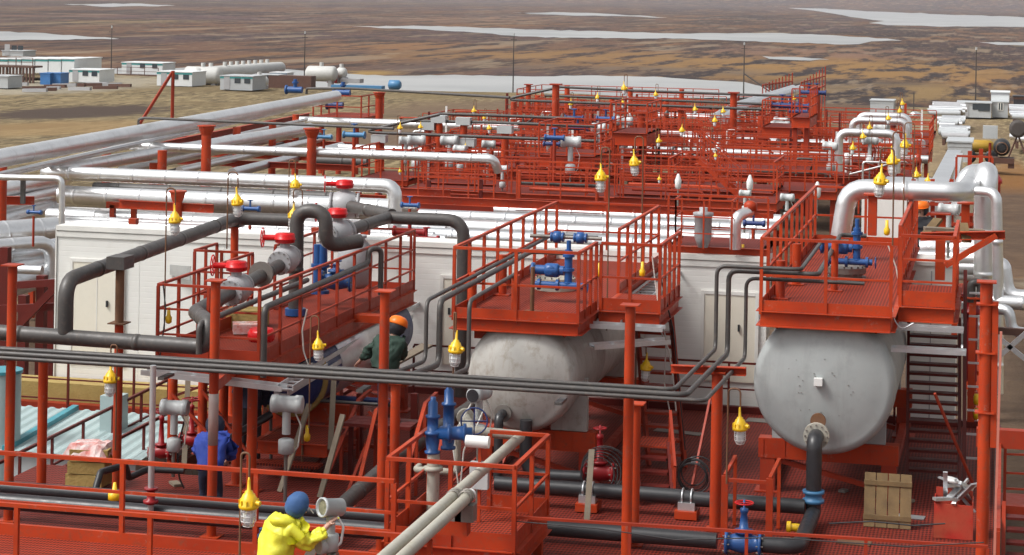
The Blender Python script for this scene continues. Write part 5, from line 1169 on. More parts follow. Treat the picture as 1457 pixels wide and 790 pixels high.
# ------------------------------------------------------------------ silver pipes
def zpipe(label, px, z, r, mat=CLAD, bend=None, seam=1.1, group=None, cat='pipe', seg=18, name='clad_pipe', drop=None):
    pts = [PZ(u, v, z) for u, v in px]
    if drop: pts = pts + [pts[-1] + UP * drop]
    return pipe(name, label, pts, r, mat, bend, seg, seam, cat, group)
def snapY(label, p0, p1, z, r, mat=CLAD, pre=(), post=(), **k):
    a, b = PZ(*p0, z), PZ(*p1, z); y = (a.y + b.y) / 2
    pts = [V(q) for q in pre] + [V((a.x, y, z)), V((b.x, y, z))] + [V((b.x + q[0], y + q[1], z + q[2])) for q in post]
    return pipe('clad_pipe', label, pts, r, mat, k.get('bend'), 18, k.get('seam', 1.1), 'pipe', k.get('group'))
def rackpost(u, vt, vb, zt, r=.14, lb='', cap=True, group='red pipe rack posts', zb=-2.0, mat=RED):
    P = PZ(u, vt, zt); mb = MB().cyl((P.x, P.y, zb), (P.x, P.y, zt), r, 16); o = mb.build('rack_post', mat, None, lb, 'post', group)
    if cap: MB().lathe((P.x, P.y, zt - .35), (0, 0, 1), [(0, r * 1.02), (.22, r * 1.6), (.3, r * 1.6), (.301, r * 1.9), (.34, r * 1.9)], 12, False).build('cap_plate', mat, o)
    return o
# big receding pipes of the left rack
a, b = PZ(-30, 231, 2.8), PZ(478, 137, 2.8)
pipe('clad_pipe', 'widest silver clad pipe of the left rack, running back beside the sand bank', [a, b], .285, CLAD, 0, 22, 1.4)
d = (b - a).normalized()
pipe('clad_pipe', 'slim silver pipe directly below the widest rack pipe', [a + V((.55, 0, -.34)), b + V((.55, -12, -.34))], .055, CLADD, 0, 14, 1.6)
pipe('clad_pipe', 'second silver pipe of the left rack, left of the first row of red posts', [PZ(-20, 254, 2.3), PZ(185, 207, 2.3), PZ(430, 152, 2.3)], .115, CLAD, 0, 16, 1.4)
E1, E2 = PZ(560, 268, 2.0), PZ(75, 243, 2.0)
yE = (E1.y + E2.y) / 2
F2 = PZ(441, 182, 2.0)
pipe('clad_pipe', 'long bright silver pipe crossing the whole left half, elbowing down at its right end', [V((F2.x, F2.y, 2.0)), V((E2.x, yE, 2.0)), V((E1.x - .15, yE, 2.0)), V((E1.x - .15, yE, .3))], .225, CLAD, .36, 22, 1.1)
pipe('process_pipe', 'dark grey pipe stub under the long silver elbow', [V((E1.x - .15, yE, .29)), V((E1.x - .15, yE, -1.5))], .24, GREYP)
a, b = PZ(700, 227, 2.2), PZ(188, 207, 2.2)
y_ = (a.y + b.y) / 2
pipe('clad_pipe', 'second long silver pipe, higher and slimmer, ending among the red railings', [V((b.x - 1.2, y_ + 9, 2.2)), V((b.x, y_, 2.2)), V((a.x, y_, 2.2)), V((a.x + .1, y_ + .3, 1.75))], .16, CLAD, .25, 18, 1.2)
snapY('silver pipe crossing behind the capped red posts, from the rack to the far railings', (425, 171), (735, 183), 1.6, .22)
snapY('silver pipe crossing lower behind the second capped post', (470, 212), (690, 228), 1.2, .2)
snapY('dark grey pipe crossing beside the second capped red post', (455, 228), (520, 232), 1.2, .2, GREYP)
for i, (p0, p1, z, r, mt) in enumerate((((-20, 276), (95, 252), 1.2, .28, CLAD), ((-20, 290), (90, 262), .9, .22, CLAD), ((-20, 305), (85, 277), .6, .33, CLADD), ((-20, 315), (80, 288), .2, .13, BLACKP))):
    pipe('clad_pipe', ('silver pipe entering at the left edge just below the slim bracket line', 'silver pipe at the left edge, next below the upper one', 'thick dull silver pipe slanting in at the left edge above the shed', 'thin black pipe slanting in at the left edge')[i], [PZ(*p0, z), PZ(*p1, z)], r, mt, 0, 16, 1.2)
# crossing pipes behind the roof
rows = [((90, 276), (560, 298), 1.2, .30), ((82, 290), (575, 308), .9, .12), ((70, 297), (640, 318), .3, .22), ((60, 309), (640, 330), .3, .26), ((60, 322), (640, 343), .5, .24), ((200, 337), (600, 350), 1.4, .16)]
lbs = ['clad silver pipe right under the long bright pipe', 'thin silver pipe between two thick ones behind the left roof', 'silver pipe among the horizontal bundle behind the left roof, farthest of three', 'silver pipe among the horizontal bundle behind the left roof, middle of three', 'silver pipe among the horizontal bundle behind the left roof, nearest of three', 'slim silver pipe lying just above the roof edge at left']
for (p0, p1, z, r), lb in zip(rows, lbs): snapY(lb, p0, p1, z, r)
snapY('dark grey pipe with a bend running under the long silver pipe at left', (150, 264), (490, 286), 1.3, .19, GREYP, seam=None)
P = PZ(510, 290, 1.3); 
rows = [((575, 293), (1110, 318), .5, .27), ((600, 306), (1100, 330), .5, .24), ((590, 318), (1090, 345), .4, .27), ((570, 332), (1085, 356), .4, .24), ((560, 345), (960, 362), .4, .17)]
for k, (p0, p1, z, r) in enumerate(rows):
    snapY(('farthest', 'second farthest', 'middle', 'second nearest', 'nearest')[k] + ' of five parallel silver pipes behind the middle platform railings', p0, p1, z, r, CLAD if k % 2 == 0 else CLADD, group='parallel silver pipes behind the building')
for k, (v0, v1, z, r, mt) in enumerate(((334, 326, .9, .36, CLAD), (352, 344, .9, .2, CLAD), (372, 358, .5, .3, CLADD), (396, 372, .2, .2, CLAD), (416, 388, .0, .26, CLADD))):
    pipe('clad_pipe', 'silver clad pipe left of the white building, ' + ('topmost', 'second from the top', 'third from the top', 'fourth from the top', 'lowest')[k] + ' of five', [PZ(-20, v0, z), PZ(78, v1 - (0 if k < 2 else 4), z)] if k != 1 else [PZ(-20, v0, z), PZ(74, v1, z), PZ(74, v1, z) - UP * 1.6], r, mt, None, 16, 1.1, 'pipe', 'silver pipes left of the white building')
pipe('clad_pipe', 'slim silver line making a square bend over the pipes at the left edge', [PY(-10, 252, 48), PY(88, 254, 48), PY(88, 330, 48)], .075, CLAD, .16, 12)
MB().bar((PY(33, 255, 48.2).x, 48.2, PY(33, 255, 48.2).z), (PY(33, 255, 48.2).x, 48.2, PY(33, 290, 48.2).z), .1).build('rack_post', GREYP, None, 'slim dark prop under the square bent silver line', 'post')
snapY('narrow dull silver pipe under the left bundle, at the left edge', (-20, 384), (70, 382), .5, .12, CLADD)
# posts of the left rack
for u, vt, vb, zt, lb in ((231, 214, 290, 2.4, 'red rack post under the widest pipe, nearest full post'), (152, 208, 250, 2.35, 'red rack post left of the square elbow'), (337, 181, 240, 2.4, 'red rack post right behind the first capped post'), (388, 172, 260, 2.3, 'red rack post between the two capped posts'),
                          (421, 163, 230, 2.2, 'red rack post under the far end of the widest pipe'), (219, 232, 280, 1.7, 'short red post below the receding silver pipes'), (218, 258, 290, 1.0, 'red stub post behind the elbow of the long silver pipe'), (3, 236, 300, 2.4, 'red rack post at the left edge above the pipes')):
    rackpost(u, vt, vb, zt, .16, lb, False)
rackpost(294, 178, 246, 3.3, .17, 'red post with wide cap plate standing before the silver pipes, left one of two')
rackpost(444, 182, 250, 3.1, .17, 'red post with wide cap plate standing before the silver pipes, right one of two')
rackpost(540, 131, 170, 2.6, .19, 'red capless post on the sand side right of the blue valve stand')
rackpost(253, 271, 340, 1.72, .15, 'red post with bracket under the long bright silver pipe at left')
for u, v, z, lb in ((173, 292, 1.0, 'first red trestle under the dark bent pipe'), (60, 330, .6, 'red trestle under the left edge pipes')):
    P = PZ(u, v, z); MB().bar((P.x - .5, P.y, z), (P.x + .5, P.y, z), .16, .2).bar((P.x - .3, P.y, z), (P.x - .3, P.y, -2), .16).bar((P.x + .3, P.y + .3, z), (P.x + .3, P.y + .3, -2), .16).build('trestle', RED, None, lb, 'support')
for k, (u, v, u2, v2, lb) in enumerate(((-20, 285, 60, 283, 'red cross arm at the left edge'), (560, 272, 640, 276, 'red cross beam near the long silver elbow'), (250, 270, 545, 285, 'long thin red beam under the long silver pipe'), (570, 283, 1100, 306, 'long red beam under the first railed walkway'), (170, 290, 300, 298, 'short red beam among the left bundle'))):
    a, b = PZ(u, v, 1.2), PZ(u2, v2, 1.2); MB().chan(a, V((b.x, a.y * .5 + b.y * .5, 1.2)), .12, .26).build('steel_beam', RED, None, lb, 'beam')
for i, (x0, z0) in enumerate(((120, .3), (108, .3), (100, .3), (113, .3))): pass
mb = MB()
a, b = PZ(210, 210, 1.2), PZ(440, 164, 1.2)
MB().chan(a, b, .2, .3).build('steel_beam', REDM, None, 'red longitudinal beam of the left pipe rack below the widest pipe', 'beam')
pipe('slanting_pipe', 'dark pipe slanting through the left rack behind the capped posts', [PZ(240, 246, .9), PZ(455, 192, .9)], .13, GREYP, 0, 12)
pipe('conduit', 'thin dark conduit crossing above the left rack to the far right skids', [PY(197, 178, 72), PY(197, 170, 72), PY(205, 168, 72), PY(560, 183, 68)], .05, GREYP, .1, 8)
pipe('conduit', 'thin dark conduit crossing the sand bank from the blue valve stand to the far skids', [PY(436, 134, 104), PY(436, 126, 104), PY(500, 126, 103), PY(725, 139, 98)], .07, GREYP, .2, 8)
# leaning red mast at left
P = PZ(245, 172, -2.5); q = PZ(222, 170, -2.5)
t = thing('braced_post', 'tall red post with a slanting brace beyond the widest silver pipe', 'post', (P.x, P.y, -2.8))
top = PX(245, 101, P.x); MB().cyl((P.x, P.y, -3.2), (P.x, P.y, top.z), .14, 12).build('post', REDM, t); MB().bar((P.x - .05, P.y, top.z - .1), (P.x - 2.1, P.y - 2, -3.0), .2, .2).build('brace', REDM, t)
# blue valve stand at the far end of the wide pipe
P = PZ(492, 165, -.5); 
t = thing('valve_stand', 'red railed valve stand at the far end of the widest silver pipe', 'platform', (P.x, P.y, -2.5))
a, b = PZ(405, 172, .6), PZ(528, 165, .6); y_ = b.y
slab(t, a.x, b.x, y_ - 2, y_ + 2.5, .6, .25, joists=False); railing(t, [(a.x, y_ + 2.5, .6), (a.x, y_ - 2, .6), (b.x, y_ - 2, .6), (b.x, y_ + 2.5, .6)], 1.25, (.6,), 1.5, .09, REDM, 0, 'in')
for x in (a.x + .4, (a.x + b.x) / 2, b.x - .4): MB().cyl((x, y_ - 1.6, -3), (x, y_ - 1.6, .34), .16, 10).build('leg', REDM, t)
for u, v, s_, lb in ((420, 128, 1.0, 'blue actuated valve left of the far end of the widest pipe'), (488, 132, 1.0, 'blue valve with tall stem at the far end of the widest pipe'), (478, 150, 1.0, 'navy valve under the far end of the widest pipe')):
    P = PY(u, v, y_ + .5); tt = thing('gate_valve', lb, 'valve', P)
    MB().cyl(P - V((.5 * s_, 0, 0)), P + V((.45 * s_, 0, 0)), .2 * s_, 12).lathe(P - V((.6 * s_, 0, 0)), (1, 0, 0), [(0, .28 * s_), (.1, .28 * s_), (.11, .2 * s_)], 12).build('body', BLUE if v < 140 else NAVY, tt); MB().cyl(P, P + UP * .65 * s_, .12 * s_, 10).cyl(P + UP * .4 * s_, P + UP * .5 * s_, .2 * s_, 10).build('stem', BLUE, tt)
P = PZ(516, 128, -2); MB().bb(P.x - 3.4, P.x + 2.0, P.y, P.y + 1.2, PY(516, 128, P.y).z, PY(516, 122, P.y).z).build('pipe_spool', LBLUE, None, 'row of blue painted spools lying on the sand behind the valve stand', 'spools')
P = PZ(561, 127, -2); MB().lathe((P.x - .6, P.y, P.z + .45), (1, 0, 0), [(0, .3), (.1, .5), (1.1, .5), (1.3, .3)], 14).build('pipe_spool', LBLUE, None, 'single short blue spool right of the row of spools', 'spools')
# ------------------------------------------------------------------ red skids of the middle distance
def skid(label, u0, u1, v, z, depth, rail=1.1, sides='FLRB', sp=1.5, w=.06, beam=.32, zb=-1.2, name='skid_platform', mat=RED):
    a, b = PZ(u0, v, z - beam), PZ(u1, v, z - beam); y = (a.y + b.y) / 2; x0, x1 = PY(u0, v, y).x, PY(u1, v, y).x
    t = thing(name, label, 'platform', ((x0 + x1) / 2, y, zb))
    MB().bb(x0, x1, y + .01, y + depth, z - .05, z).build('floor', DECK, t)
    mb = MB(); mb.chan((x0, y, z - beam / 2), (x1, y, z - beam / 2), .1, beam)
    for x in (x0 + .05, x1 - .05): mb.bar((x, y + .06, z - beam / 2), (x, y + depth, z - beam / 2), .1, beam)
    mb.bar((x0, y + depth, z - beam / 2), (x1, y + depth, z - beam / 2), .1, beam); mb.build('edge_beam', mat, t)
    n = max(2, int((x1 - x0) / 4) + 1)
    for i in range(n): x = x0 + .15 + (x1 - x0 - .3) * i / (n - 1); MB().bb(x - .09, x + .09, y + .15, y + .33, zb, z - beam).build('leg', REDM, t)
    segs = dict(F=((x0, y), (x1, y)), R=((x1, y + .08), (x1, y + depth - .08)), B=((x1, y + depth), (x0, y + depth)), L=((x0, y + depth - .08), (x0, y + .08)))
    if rail:
        for s_ in sides: (ax, ay), (bx, by) = segs[s_]; railing(t, [(ax, ay, z), (bx, by, z)], rail, (.38 * rail, .68 * rail), sp, w, mat, 0, 'in')
    return t, x0, x1, y
K = [
 ('long red railed skid, nearest of the far skids, behind the silver pipe bundle', 572, 1105, 291, .9, 4.5, 1.15, 'FB', 1.35, .3),
 ('short railed red bay at the left end of the nearest far skid', 503, 580, 263, .9, 4.0, 1.15, 'FLR', 1.0, .2),
 ('red skid behind the nearest far skid on its left half', 600, 900, 252, .8, 5, 1.1, 'FLRB', 1.4, .35),
 ('red deck with a little stair right of centre, beyond the middle platform', 950, 1100, 284, 1.0, 3.5, 1.1, 'BLR', 1.2, .3),
 ('low red skid with open beam slots behind the right platform', 1010, 1300, 262, .9, 4, 1.0, 'FB', 1.5, .4),
 ('second long red skid behind the right platform, with thick front beam', 985, 1305, 243, .9, 4, 1.1, 'FB', 1.5, .45),
 ('third long red skid on the right, crossed by two white pipes', 968, 1322, 226, .8, 5, 1.1, 'FRB', 1.6, .4),
 ('stepped red platform with blue actuator, lower of the two in the centre', 766, 846, 238, 1.9, 3.5, 1.2, 'FLRB', 1.1, .45),
 ('stepped red platform, upper of the two in the centre, with tall corner columns', 868, 920, 207, 2.5, 3.5, 1.2, 'FLRB', 1.0, .5),
 ('red skid left of the lower stepped platform with grey instruments', 640, 770, 232, .9, 4, 1.1, 'FLB', 1.2, .3),
 ('far red skid left of centre under the conduit posts', 610, 760, 203, .5, 5, 1.1, 'FLB', 1.3, .3),
 ('red skid between the stepped platforms and the right hand skids', 850, 1010, 232, .9, 4, 1.1, 'FB', 1.3, .4),
 ('red skid with railings in front of the far valve tower', 935, 1100, 205, .9, 4.5, 1.1, 'FB', 1.4, .35),
 ('far red skid behind the upper stepped platform', 760, 960, 180, .6, 6, 1.2, 'FLB', 1.5, .3),
 ('farthest red skid in the middle under the high conduits', 735, 1000, 161, .3, 8, 1.2, 'FLB', 1.8, .25),
 ('raised red bay of the far valve tower, lower step', 1084, 1130, 197, 2.2, 3.5, 1.2, 'FLB', 1.0, .5),
 ('raised red bay of the far valve tower, upper step with navy valves', 1126, 1152, 182, 3.0, 3.5, 1.2, 'FRB', .9, .45),
 ('long thin red skid right of the far valve tower behind the white arches', 1150, 1328, 197, .3, 5, 1.2, 'FB', 1.6, .25),
 ('red railed skid with the white pipe arches on the right', 1170, 1322, 214, .7, 5, 1.1, 'FRB', 1.3, .35),
 ('red skid close behind the right platform at its left', 1100, 1190, 283, .9, 3.5, 1.1, 'FB', 1.2, .3),
]
for lb, u0, u1, v, z, dep, rl, sd_, sp, bm_ in K: skid(lb, u0, u1, v, z, dep, rl, sd_, sp, .06, bm_)
# roof deck of the right half of the building
t, x0, x1, y_ = skid('narrow red equipment deck along the roof edge of the white building', 950, 1092, 366, 3.12, 1.6, 1.0, 'F', 1.6, .045, .2, 2.98)
for u, lb in ((1000, 'grey filter pot in a red cage on the red roof deck'),):
    P = PZ(u, 352, 3.12); t = thing('filter_pot', lb, 'filter', (P.x, P.y, 3.12)); MB().lathe((P.x, P.y, 3.12), (0, 0, 1), [(0, .1), (.2, .17), (.6, .17), (.62, .2), (.68, .2), (.7, .08), (.78, .08)], 18).build('body', VALVEG, t)
    railing(t, [(P.x - .5, P.y - .3, 3.12), (P.x + .6, P.y - .3, 3.12), (P.x + .6, P.y + .5, 3.12), (P.x - .5, P.y + .5, 3.12), (P.x - .5, P.y - .3, 3.12)], .95, (.3, .62), .6, .035, RED, 0, 'in')
P = PZ(1046, 355, 3.12); pipe('clad_pipe', 'stubby silver bend standing on the red roof deck', [V((P.x, P.y, 3.12)), V((P.x, P.y, 3.75)), V((P.x + .25, P.y + .3, 3.85))], .11, CLAD, .2, 14); MB().lathe((P.x + .25, P.y + .3, 3.85), (0, 0, 1), [(0, .13), (.15, .13), (.2, .05)], 12).build('red_cap', RED, None, 'red cap on the silver bend on the roof deck', 'cap')
# open stairs on the far red deck
P = PZ(992, 283, .9); stairs('stairs', 'small red stairs with double handrails on the far red deck right of centre', V((P.x - .2, P.y + 1.6, 2.2)), V((P.x + 1.3, P.y + 1.6, .95)), .8, 5, RED, True, V((0, 1, 0)))
P = PZ(1243, 250, .9); MB().plate([(P.x, P.y, .9), (P.x + .4, P.y, .9), (P.x + .7, P.y, 1.9), (P.x + .55, P.y, 1.9)], .12).build('gusset_plate', RED, None, 'big slanting red gusset plate right of the far skids', 'plate')
# tall columns
cols = [(791, 121, 230), (731, 145, 185), (752, 121, 160), (765, 136, 170), (807, 122, 160), (829, 142, 170), (871, 138, 175), (897, 125, 165), (948, 140, 187), (970, 127, 160), (969, 157, 200), (913, 160, 245), (875, 176, 240), (839, 190, 250), (822, 205, 245), (1083, 165, 225), (1130, 158, 222), (1148, 140, 215), (1128, 160, 210), (1163, 125, 200), (1044, 133, 230), (1100, 145, 190)]
ords = ['first', 'second', 'third', 'fourth', 'fifth', 'sixth', 'seventh', 'eighth', 'ninth', 'tenth', 'eleventh', 'twelfth', 'thirteenth', 'fourteenth', 'fifteenth', 'sixteenth', 'seventeenth', 'eighteenth', 'nineteenth', 'twentieth', 'twenty-first', 'twenty-second']
cols.sort()
for k, (u, vt, vb) in enumerate(cols):
    base = PZ(u, vb, .2); y = base.y; P = PY(u, vt, y)
    mb = MB().cyl((P.x, y, -1.5), (P.x, y, P.z), .17, 10); o = mb.build('skid_column', RED, None, 'red column of the far skids, %s from the left in that group' % ords[k], 'column', 'red columns of the far skids')
    if k % 2: MB().bb(P.x - .26, P.x + .26, y - .26, y + .26, P.z + .003, P.z + .06).build('cap_plate', REDM, o)
# conduit posts with caps and the conduits they carry
def condrun(label, px, Y, r=.065, dY=0):
    pts = [PY(u, v, Y + dY * i) for i, (u, v) in enumerate(px)]; return pipe('conduit', label, pts, r, GREYP, .1, 8, group='high conduits over the far skids')
condrun('high conduit, nearest of the left trio over the far skids', ((625, 163), (511, 188), (770, 198), (850, 201)), 80)
condrun('high conduit, middle of the left trio over the far skids', ((570, 172), (700, 174.5), (850, 180)), 82)
condrun('high conduit, farthest of the left trio over the far skids', ((624, 162), (720, 165), (820, 169)), 88)
condrun('high conduit, nearest of the right trio over the far skids', ((797, 124), (715, 142), (900, 149), (1120, 157)), 100)
condrun('high conduit, middle of the right trio over the far skids', ((775, 136), (900, 141), (1105, 149)), 106)
condrun('high conduit, farthest of the right trio over the far skids', ((797, 124), (900, 129), (1148, 138)), 112)
for k, (u, vt, vb) in enumerate(((540, 195, 260), (609, 177, 232), (625, 167, 215), (660, 170, 220), (666, 200, 258), (719, 182, 236))):
    P = PY(u, vt, 80 + (2 if vt < 190 else .2)); o = MB().cyl((P.x, P.y, -1.5), (P.x, P.y, P.z), .15, 10).build('conduit_post', RED, None, 'red conduit post, %s from the left under the left trio of conduits' % ords[k], 'post', 'posts under the high conduits'); MB().bb(P.x - .3, P.x + .3, P.y - .2, P.y + .2, P.z - .22, P.z + .08).build('bracket', LGREY, o)
# white pipes in the far skids
for lb, p0, p1, z, r in (('white pipe crossing low behind the far valve tower on the right', (968, 195), (1300, 205), .9, .15), ('white pipe crossing right through the third right hand skid', (960, 217), (1322, 225), 1.0, .18), ('white pipe on the left among the grey instruments', (505, 205), (695, 224), 1.0, .17),
                         ('short white pipe left of the stepped platforms', (735, 204), (815, 206), 1.0, .2), ('white pipe piece behind the upper stepped platform', (880, 187), (1010, 192), 1.0, .16), ('white pipe piece before the upper stepped platform', (870, 210), (960, 213), 1.2, .14), ('white pipe glimpsed behind the conduit posts', (610, 182), (720, 186), 1.0, .2), ('white pipe low behind the right trio of conduits', (935, 166), (1030, 168), 1.0, .25), ('white pipe stretch in front of the far valve tower', (1090, 201), (1240, 207), 1.2, .14)):
    snapY(lb, p0, p1, z, r, CLAD, group='white pipes among the far skids', seam=None)
for k in range(2):
    pipe('clad_pipe', ('left', 'right')[k] + ' of the two silver pipes running back to the far valve header', [PZ(1015 + 14 * k, 170 + k, 1.6), PZ(1048 + 10 * k, 152, 2.2), PZ(1128 + 10 * k, 127, 2.2)], .28, CLADD, 0, 12, None)
for k in range(9): 
    P = PZ(1052 + 9 * k, 152 - 2.8 * k, 1.9); MB().cyl((P.x, P.y, -2.5), (P.x, P.y, 1.85), .1, 8).build('pipe_prop', VALVEG, None, 'grey prop under the twin silver pipes of the far valve header, %s from left' % ords[k], 'post', 'props under the far silver pipes')
# picket rows at far end
for lb, u0, u1, v0, v1, n, hpx in (('row of tall thin red pickets left of the far valve header', 1085, 1127, 137, 131, 10, 22), ('row of tall thin red pickets at the far end of the red skids', 1140, 1174, 133, 122, 9, 22)):
    t = thing('picket_row', lb, 'fence', PZ((u0 + u1) / 2, v0, 1.5))
    for i in range(n):
        w_ = i / (n - 1); P = PZ(u0 + (u1 - u0) * w_, v0 + (v1 - v0) * w_, 1.0); q = PY(u0 + (u1 - u0) * w_, v0 + (v1 - v0) * w_ - hpx * (.75 + .5 * w_), P.y); MB().cyl((P.x, P.y, -2.4), (P.x, P.y, q.z), .045, 6).build('picket', REDM, t)
    a, b = PZ(u0, v0, 1.0), PZ(u1, v1, 1.0); MB().bar(a, b, .12).bar(a + UP * .8, b + UP * .8, .1).build('rail', REDM, t)
# white pipe arches
for k, (u0, u1, vt, vb, Y_) in enumerate(((1194, 1276, 188, 222, 84), (1213, 1290, 171, 200, 94), (1222, 1293, 164, 196, 99))):
    a, b = PY(u0, vt, Y_), PY(u1, vt, Y_); za = PY(u0, vb, Y_).z
    pipe('clad_pipe', 'white pipe arch on the right skid, ' + ('nearest', 'middle', 'farthest')[k] + ' of three', [V((a.x, Y_, za - .6)), V((a.x, Y_, a.z)), V((b.x, Y_, a.z)), V((b.x, Y_, za - .6))], .165, CLAD, .38, 16, None, group='white pipe arches')
# far valves and instruments
def far_valve(lb, u, v, Y, s, mat, mat2, group=None, name='gate_valve'):
    s *= .55; P = PY(u, v, Y); t = thing(name, lb, 'valve', P, group)
    MB().cyl(P - V((.42 * s, 0, 0)), P + V((.42 * s, 0, 0)), .10 * s, 10).lathe(P - V((.45 * s, 0, 0)), (1, 0, 0), [(0, .15 * s), (.06, .15 * s), (.07, .10 * s)], 10).lathe(P + V((.38 * s, 0, 0)), (1, 0, 0), [(0, .10 * s), (.01, .15 * s), (.07, .15 * s)], 10).build('body', mat, t)
    MB().cyl(P, P + UP * .42 * s, .05 * s, 8).torus(P + UP * .42 * s, (0, 0, 1), .13 * s, .02 * s, 12, 5).build('stem', mat2, t)
    MB().cyl((P.x, P.y, P.z - 2.2 * s), (P.x, P.y, P.z - .1), .08 * s, 8).build('stand', REDM, t)
FV = [('blue actuator on the lower stepped platform', 789, 196, 76, 1.5, BLUE, BLUE), ('navy valve below the blue actuator on the lower stepped platform', 785, 205, 76.5, 1.3, NAVY, NAVY), ('blue horizontal actuator behind the upper stepped platform', 862, 169, 92, 1.7, BLUE, NAVY), ('navy valve left of the upper stepped platform', 822, 182, 88, 1.9, NAVY, NAVY), ('navy valve with tall stem near the middle conduits', 817, 168, 92, 1.7, NAVY, BLUE),
      ('navy valve first from left on the far valve tower', 1113, 150, 102, 2.2, NAVY, NAVY), ('navy valve second from left on the far valve tower', 1124, 151, 102, 2.1, NAVY, NAVY), ('navy valve third from left on the far valve tower', 1137, 151, 103, 2.0, NAVY, NAVY), ('navy valve lowest on the far valve tower', 1136, 159, 101, 1.8, NAVY, NAVY), ('navy valve at the left of the two at the far header top', 1151, 132, 108, 2.0, NAVY, NAVY), ('navy valve at the right of the two at the far header top', 1162, 132, 109, 2.0, NAVY, NAVY),
      ('light blue valve left of the first conduit post', 504, 192, 78, 1.8, LBLUE, BLUE), ('small light blue valve below the far end of the silver pipes', 461, 195, 82, 1.3, LBLUE, LBLUE),
      ('blue valve with stem among the silver pipes at centre left', 583, 292, 55, 1.0, BLUE, BLUE), ('red valve beside the blue valve at centre left', 583, 330, 47, 1.6, MAROON, MAROON), ('maroon handwheel valve right of the fat red one', 607, 340, 46.5, 1.1, MAROON, MAROON), ('navy valve behind the long grey pipe corner', 356, 297, 49, .9, BLUE, BLUE),
      ('red valve between grey instruments on the far left skid', 640, 215, 82, 1.5, MAROON, MAROON), ('red round valve at the left end of the far skid', 573, 215, 80, 1.6, MAROON, RED), ('red valve at the far end of the left white pipe', 700, 205, 84, 1.6, MAROON, RED), ('tiny blue valve at the left edge under the black pipe bend', 48, 302, 48, .7, BLUE, BLUE),
      ('navy valve with stem on the red roof deck', 1072, 318, 46, .9, NAVY, NAVY)]
for lb, u, v, Y, s_, m1_, m2_ in FV: far_valve(lb, u, v, Y, s_, m1_, m2_)
FI = [(578, 200, 79, 1.3, 'silver goose neck instrument left of the grey box instrument'), (592, 200, 79, 1.6, 'grey box instrument right of the silver goose neck'), (640, 200, 80, 1.6, 'grey transmitter standing in the middle of the far left skid'), (655, 212, 78, 1.2, 'small grey instrument right of the far grey transmitter'), (695, 205, 80, 1.2, 'grey instrument beside the small red valve of the far left skid'), (812, 202, 76.5, 1.7, 'grey instrument post right of the blue actuator'), (853, 182, 90, 1.6, 'grey instrument between the two stepped platforms'), (888, 172, 92, 1.7, 'grey instrument behind the upper stepped platform'),
      (1060, 275, 60, .75, 'white instrument on a stand left of the right platform'), (1120, 281, 58, .85, 'grey twin instrument seen over the left rail of the right platform'), (1110, 180, 99, 2.0, 'grey instrument column in front of the far valve tower'), (1182, 208, 84, 1.4, 'dark headed grey instrument left of the nearest white arch'), (1254, 182, 95, 1.5, 'grey instrument between the far white arches'), (1350, 298, 41.5, .9, 'grey transmitter with round dial behind the right platform'), (715, 240, 74, 1.0, 'small grey instrument on the nearest far skid'), (1238, 200, 86, 1.4, 'white instrument under the nearest white arch'), (1112, 172, 100, 1.6, 'pale instrument high on the far valve tower')]
for u, v, Y, s_, lb in FI: actuator(lb, PY(u, v, Y), s_, random.uniform(-.4, .4), 1.5 * s_, None)
# far lamps
FL = [(569, 182, 78, .8), (598, 181, 80, .75), (674, 158, 92, .85), (689, 168, 90, .7), (696, 183, 85, .8), (662, 208, 80, .5), (790, 150, 104, .9), (812, 148, 102, .95), (850, 139, 106, 1.0), (888, 126, 100, 1.15), (886, 147, 103, .9), (933, 135, 110, .95), (970, 186, 80, .85), (937, 201, 76, .8), (989, 156, 97, .9), (1029, 159, 98, .9), (1017, 172, 90, .9), (1129, 141, 106, .8), (1213, 211, 72, .8), (1228, 195, 76, .85), (1237, 182, 82, .8), (1264, 169, 88, .85), (1280, 159, 92, .8), (1284, 148, 98, .85), (1304, 250, 50, .7), (1320, 258, 49, .6), (1018, 222, 72, .5), (569, 244, 74, .5), (938, 255, 70, .5)]
FL.sort()
names_ = ['far left skid', 'far middle skids', 'right hand far skids']
cnt = {}
for u, v, Y, s_ in FL:
    zone = 0 if u < 720 else 1 if u < 1000 else 2; cnt[zone] = cnt.get(zone, 0) + 1
    lamp('small yellow lamp over the %s, %s from the left there' % (names_[zone], ords[cnt[zone] - 1]), u, v, Y, v + 46 if s_ > .6 else v + 20, 0 if s_ <= .6 else random.choice((-.12, .12)), s_ * 1.05, 'small yellow lamps over the far skids', bare=True)
for u, v, Y, lb in ((965, 256, 68, 'white unlit lamp right of the yellow pair, over the far red deck'), (1067, 258, 66, 'white unlit lamp left of the right platform, over the far red deck'), (1163, 268, 64, 'white unlit lamp behind the left railing of the right platform')):
    P = PY(u, v, Y); t = thing('hanging_lamp', lb, 'lamp', (P.x, P.y, P.z - .9)); MB().lathe((P.x, P.y, P.z - .3), (0, 0, 1), [(0, .06), (.08, .10), (.28, .11), (.33, .09), (.48, .04), (.5, .02)], 12).build('housing', WHITEP, t); MB().cyl((P.x, P.y, P.z - .9), (P.x, P.y, P.z - .34), .03, 6).build('stand', STEEL, t)
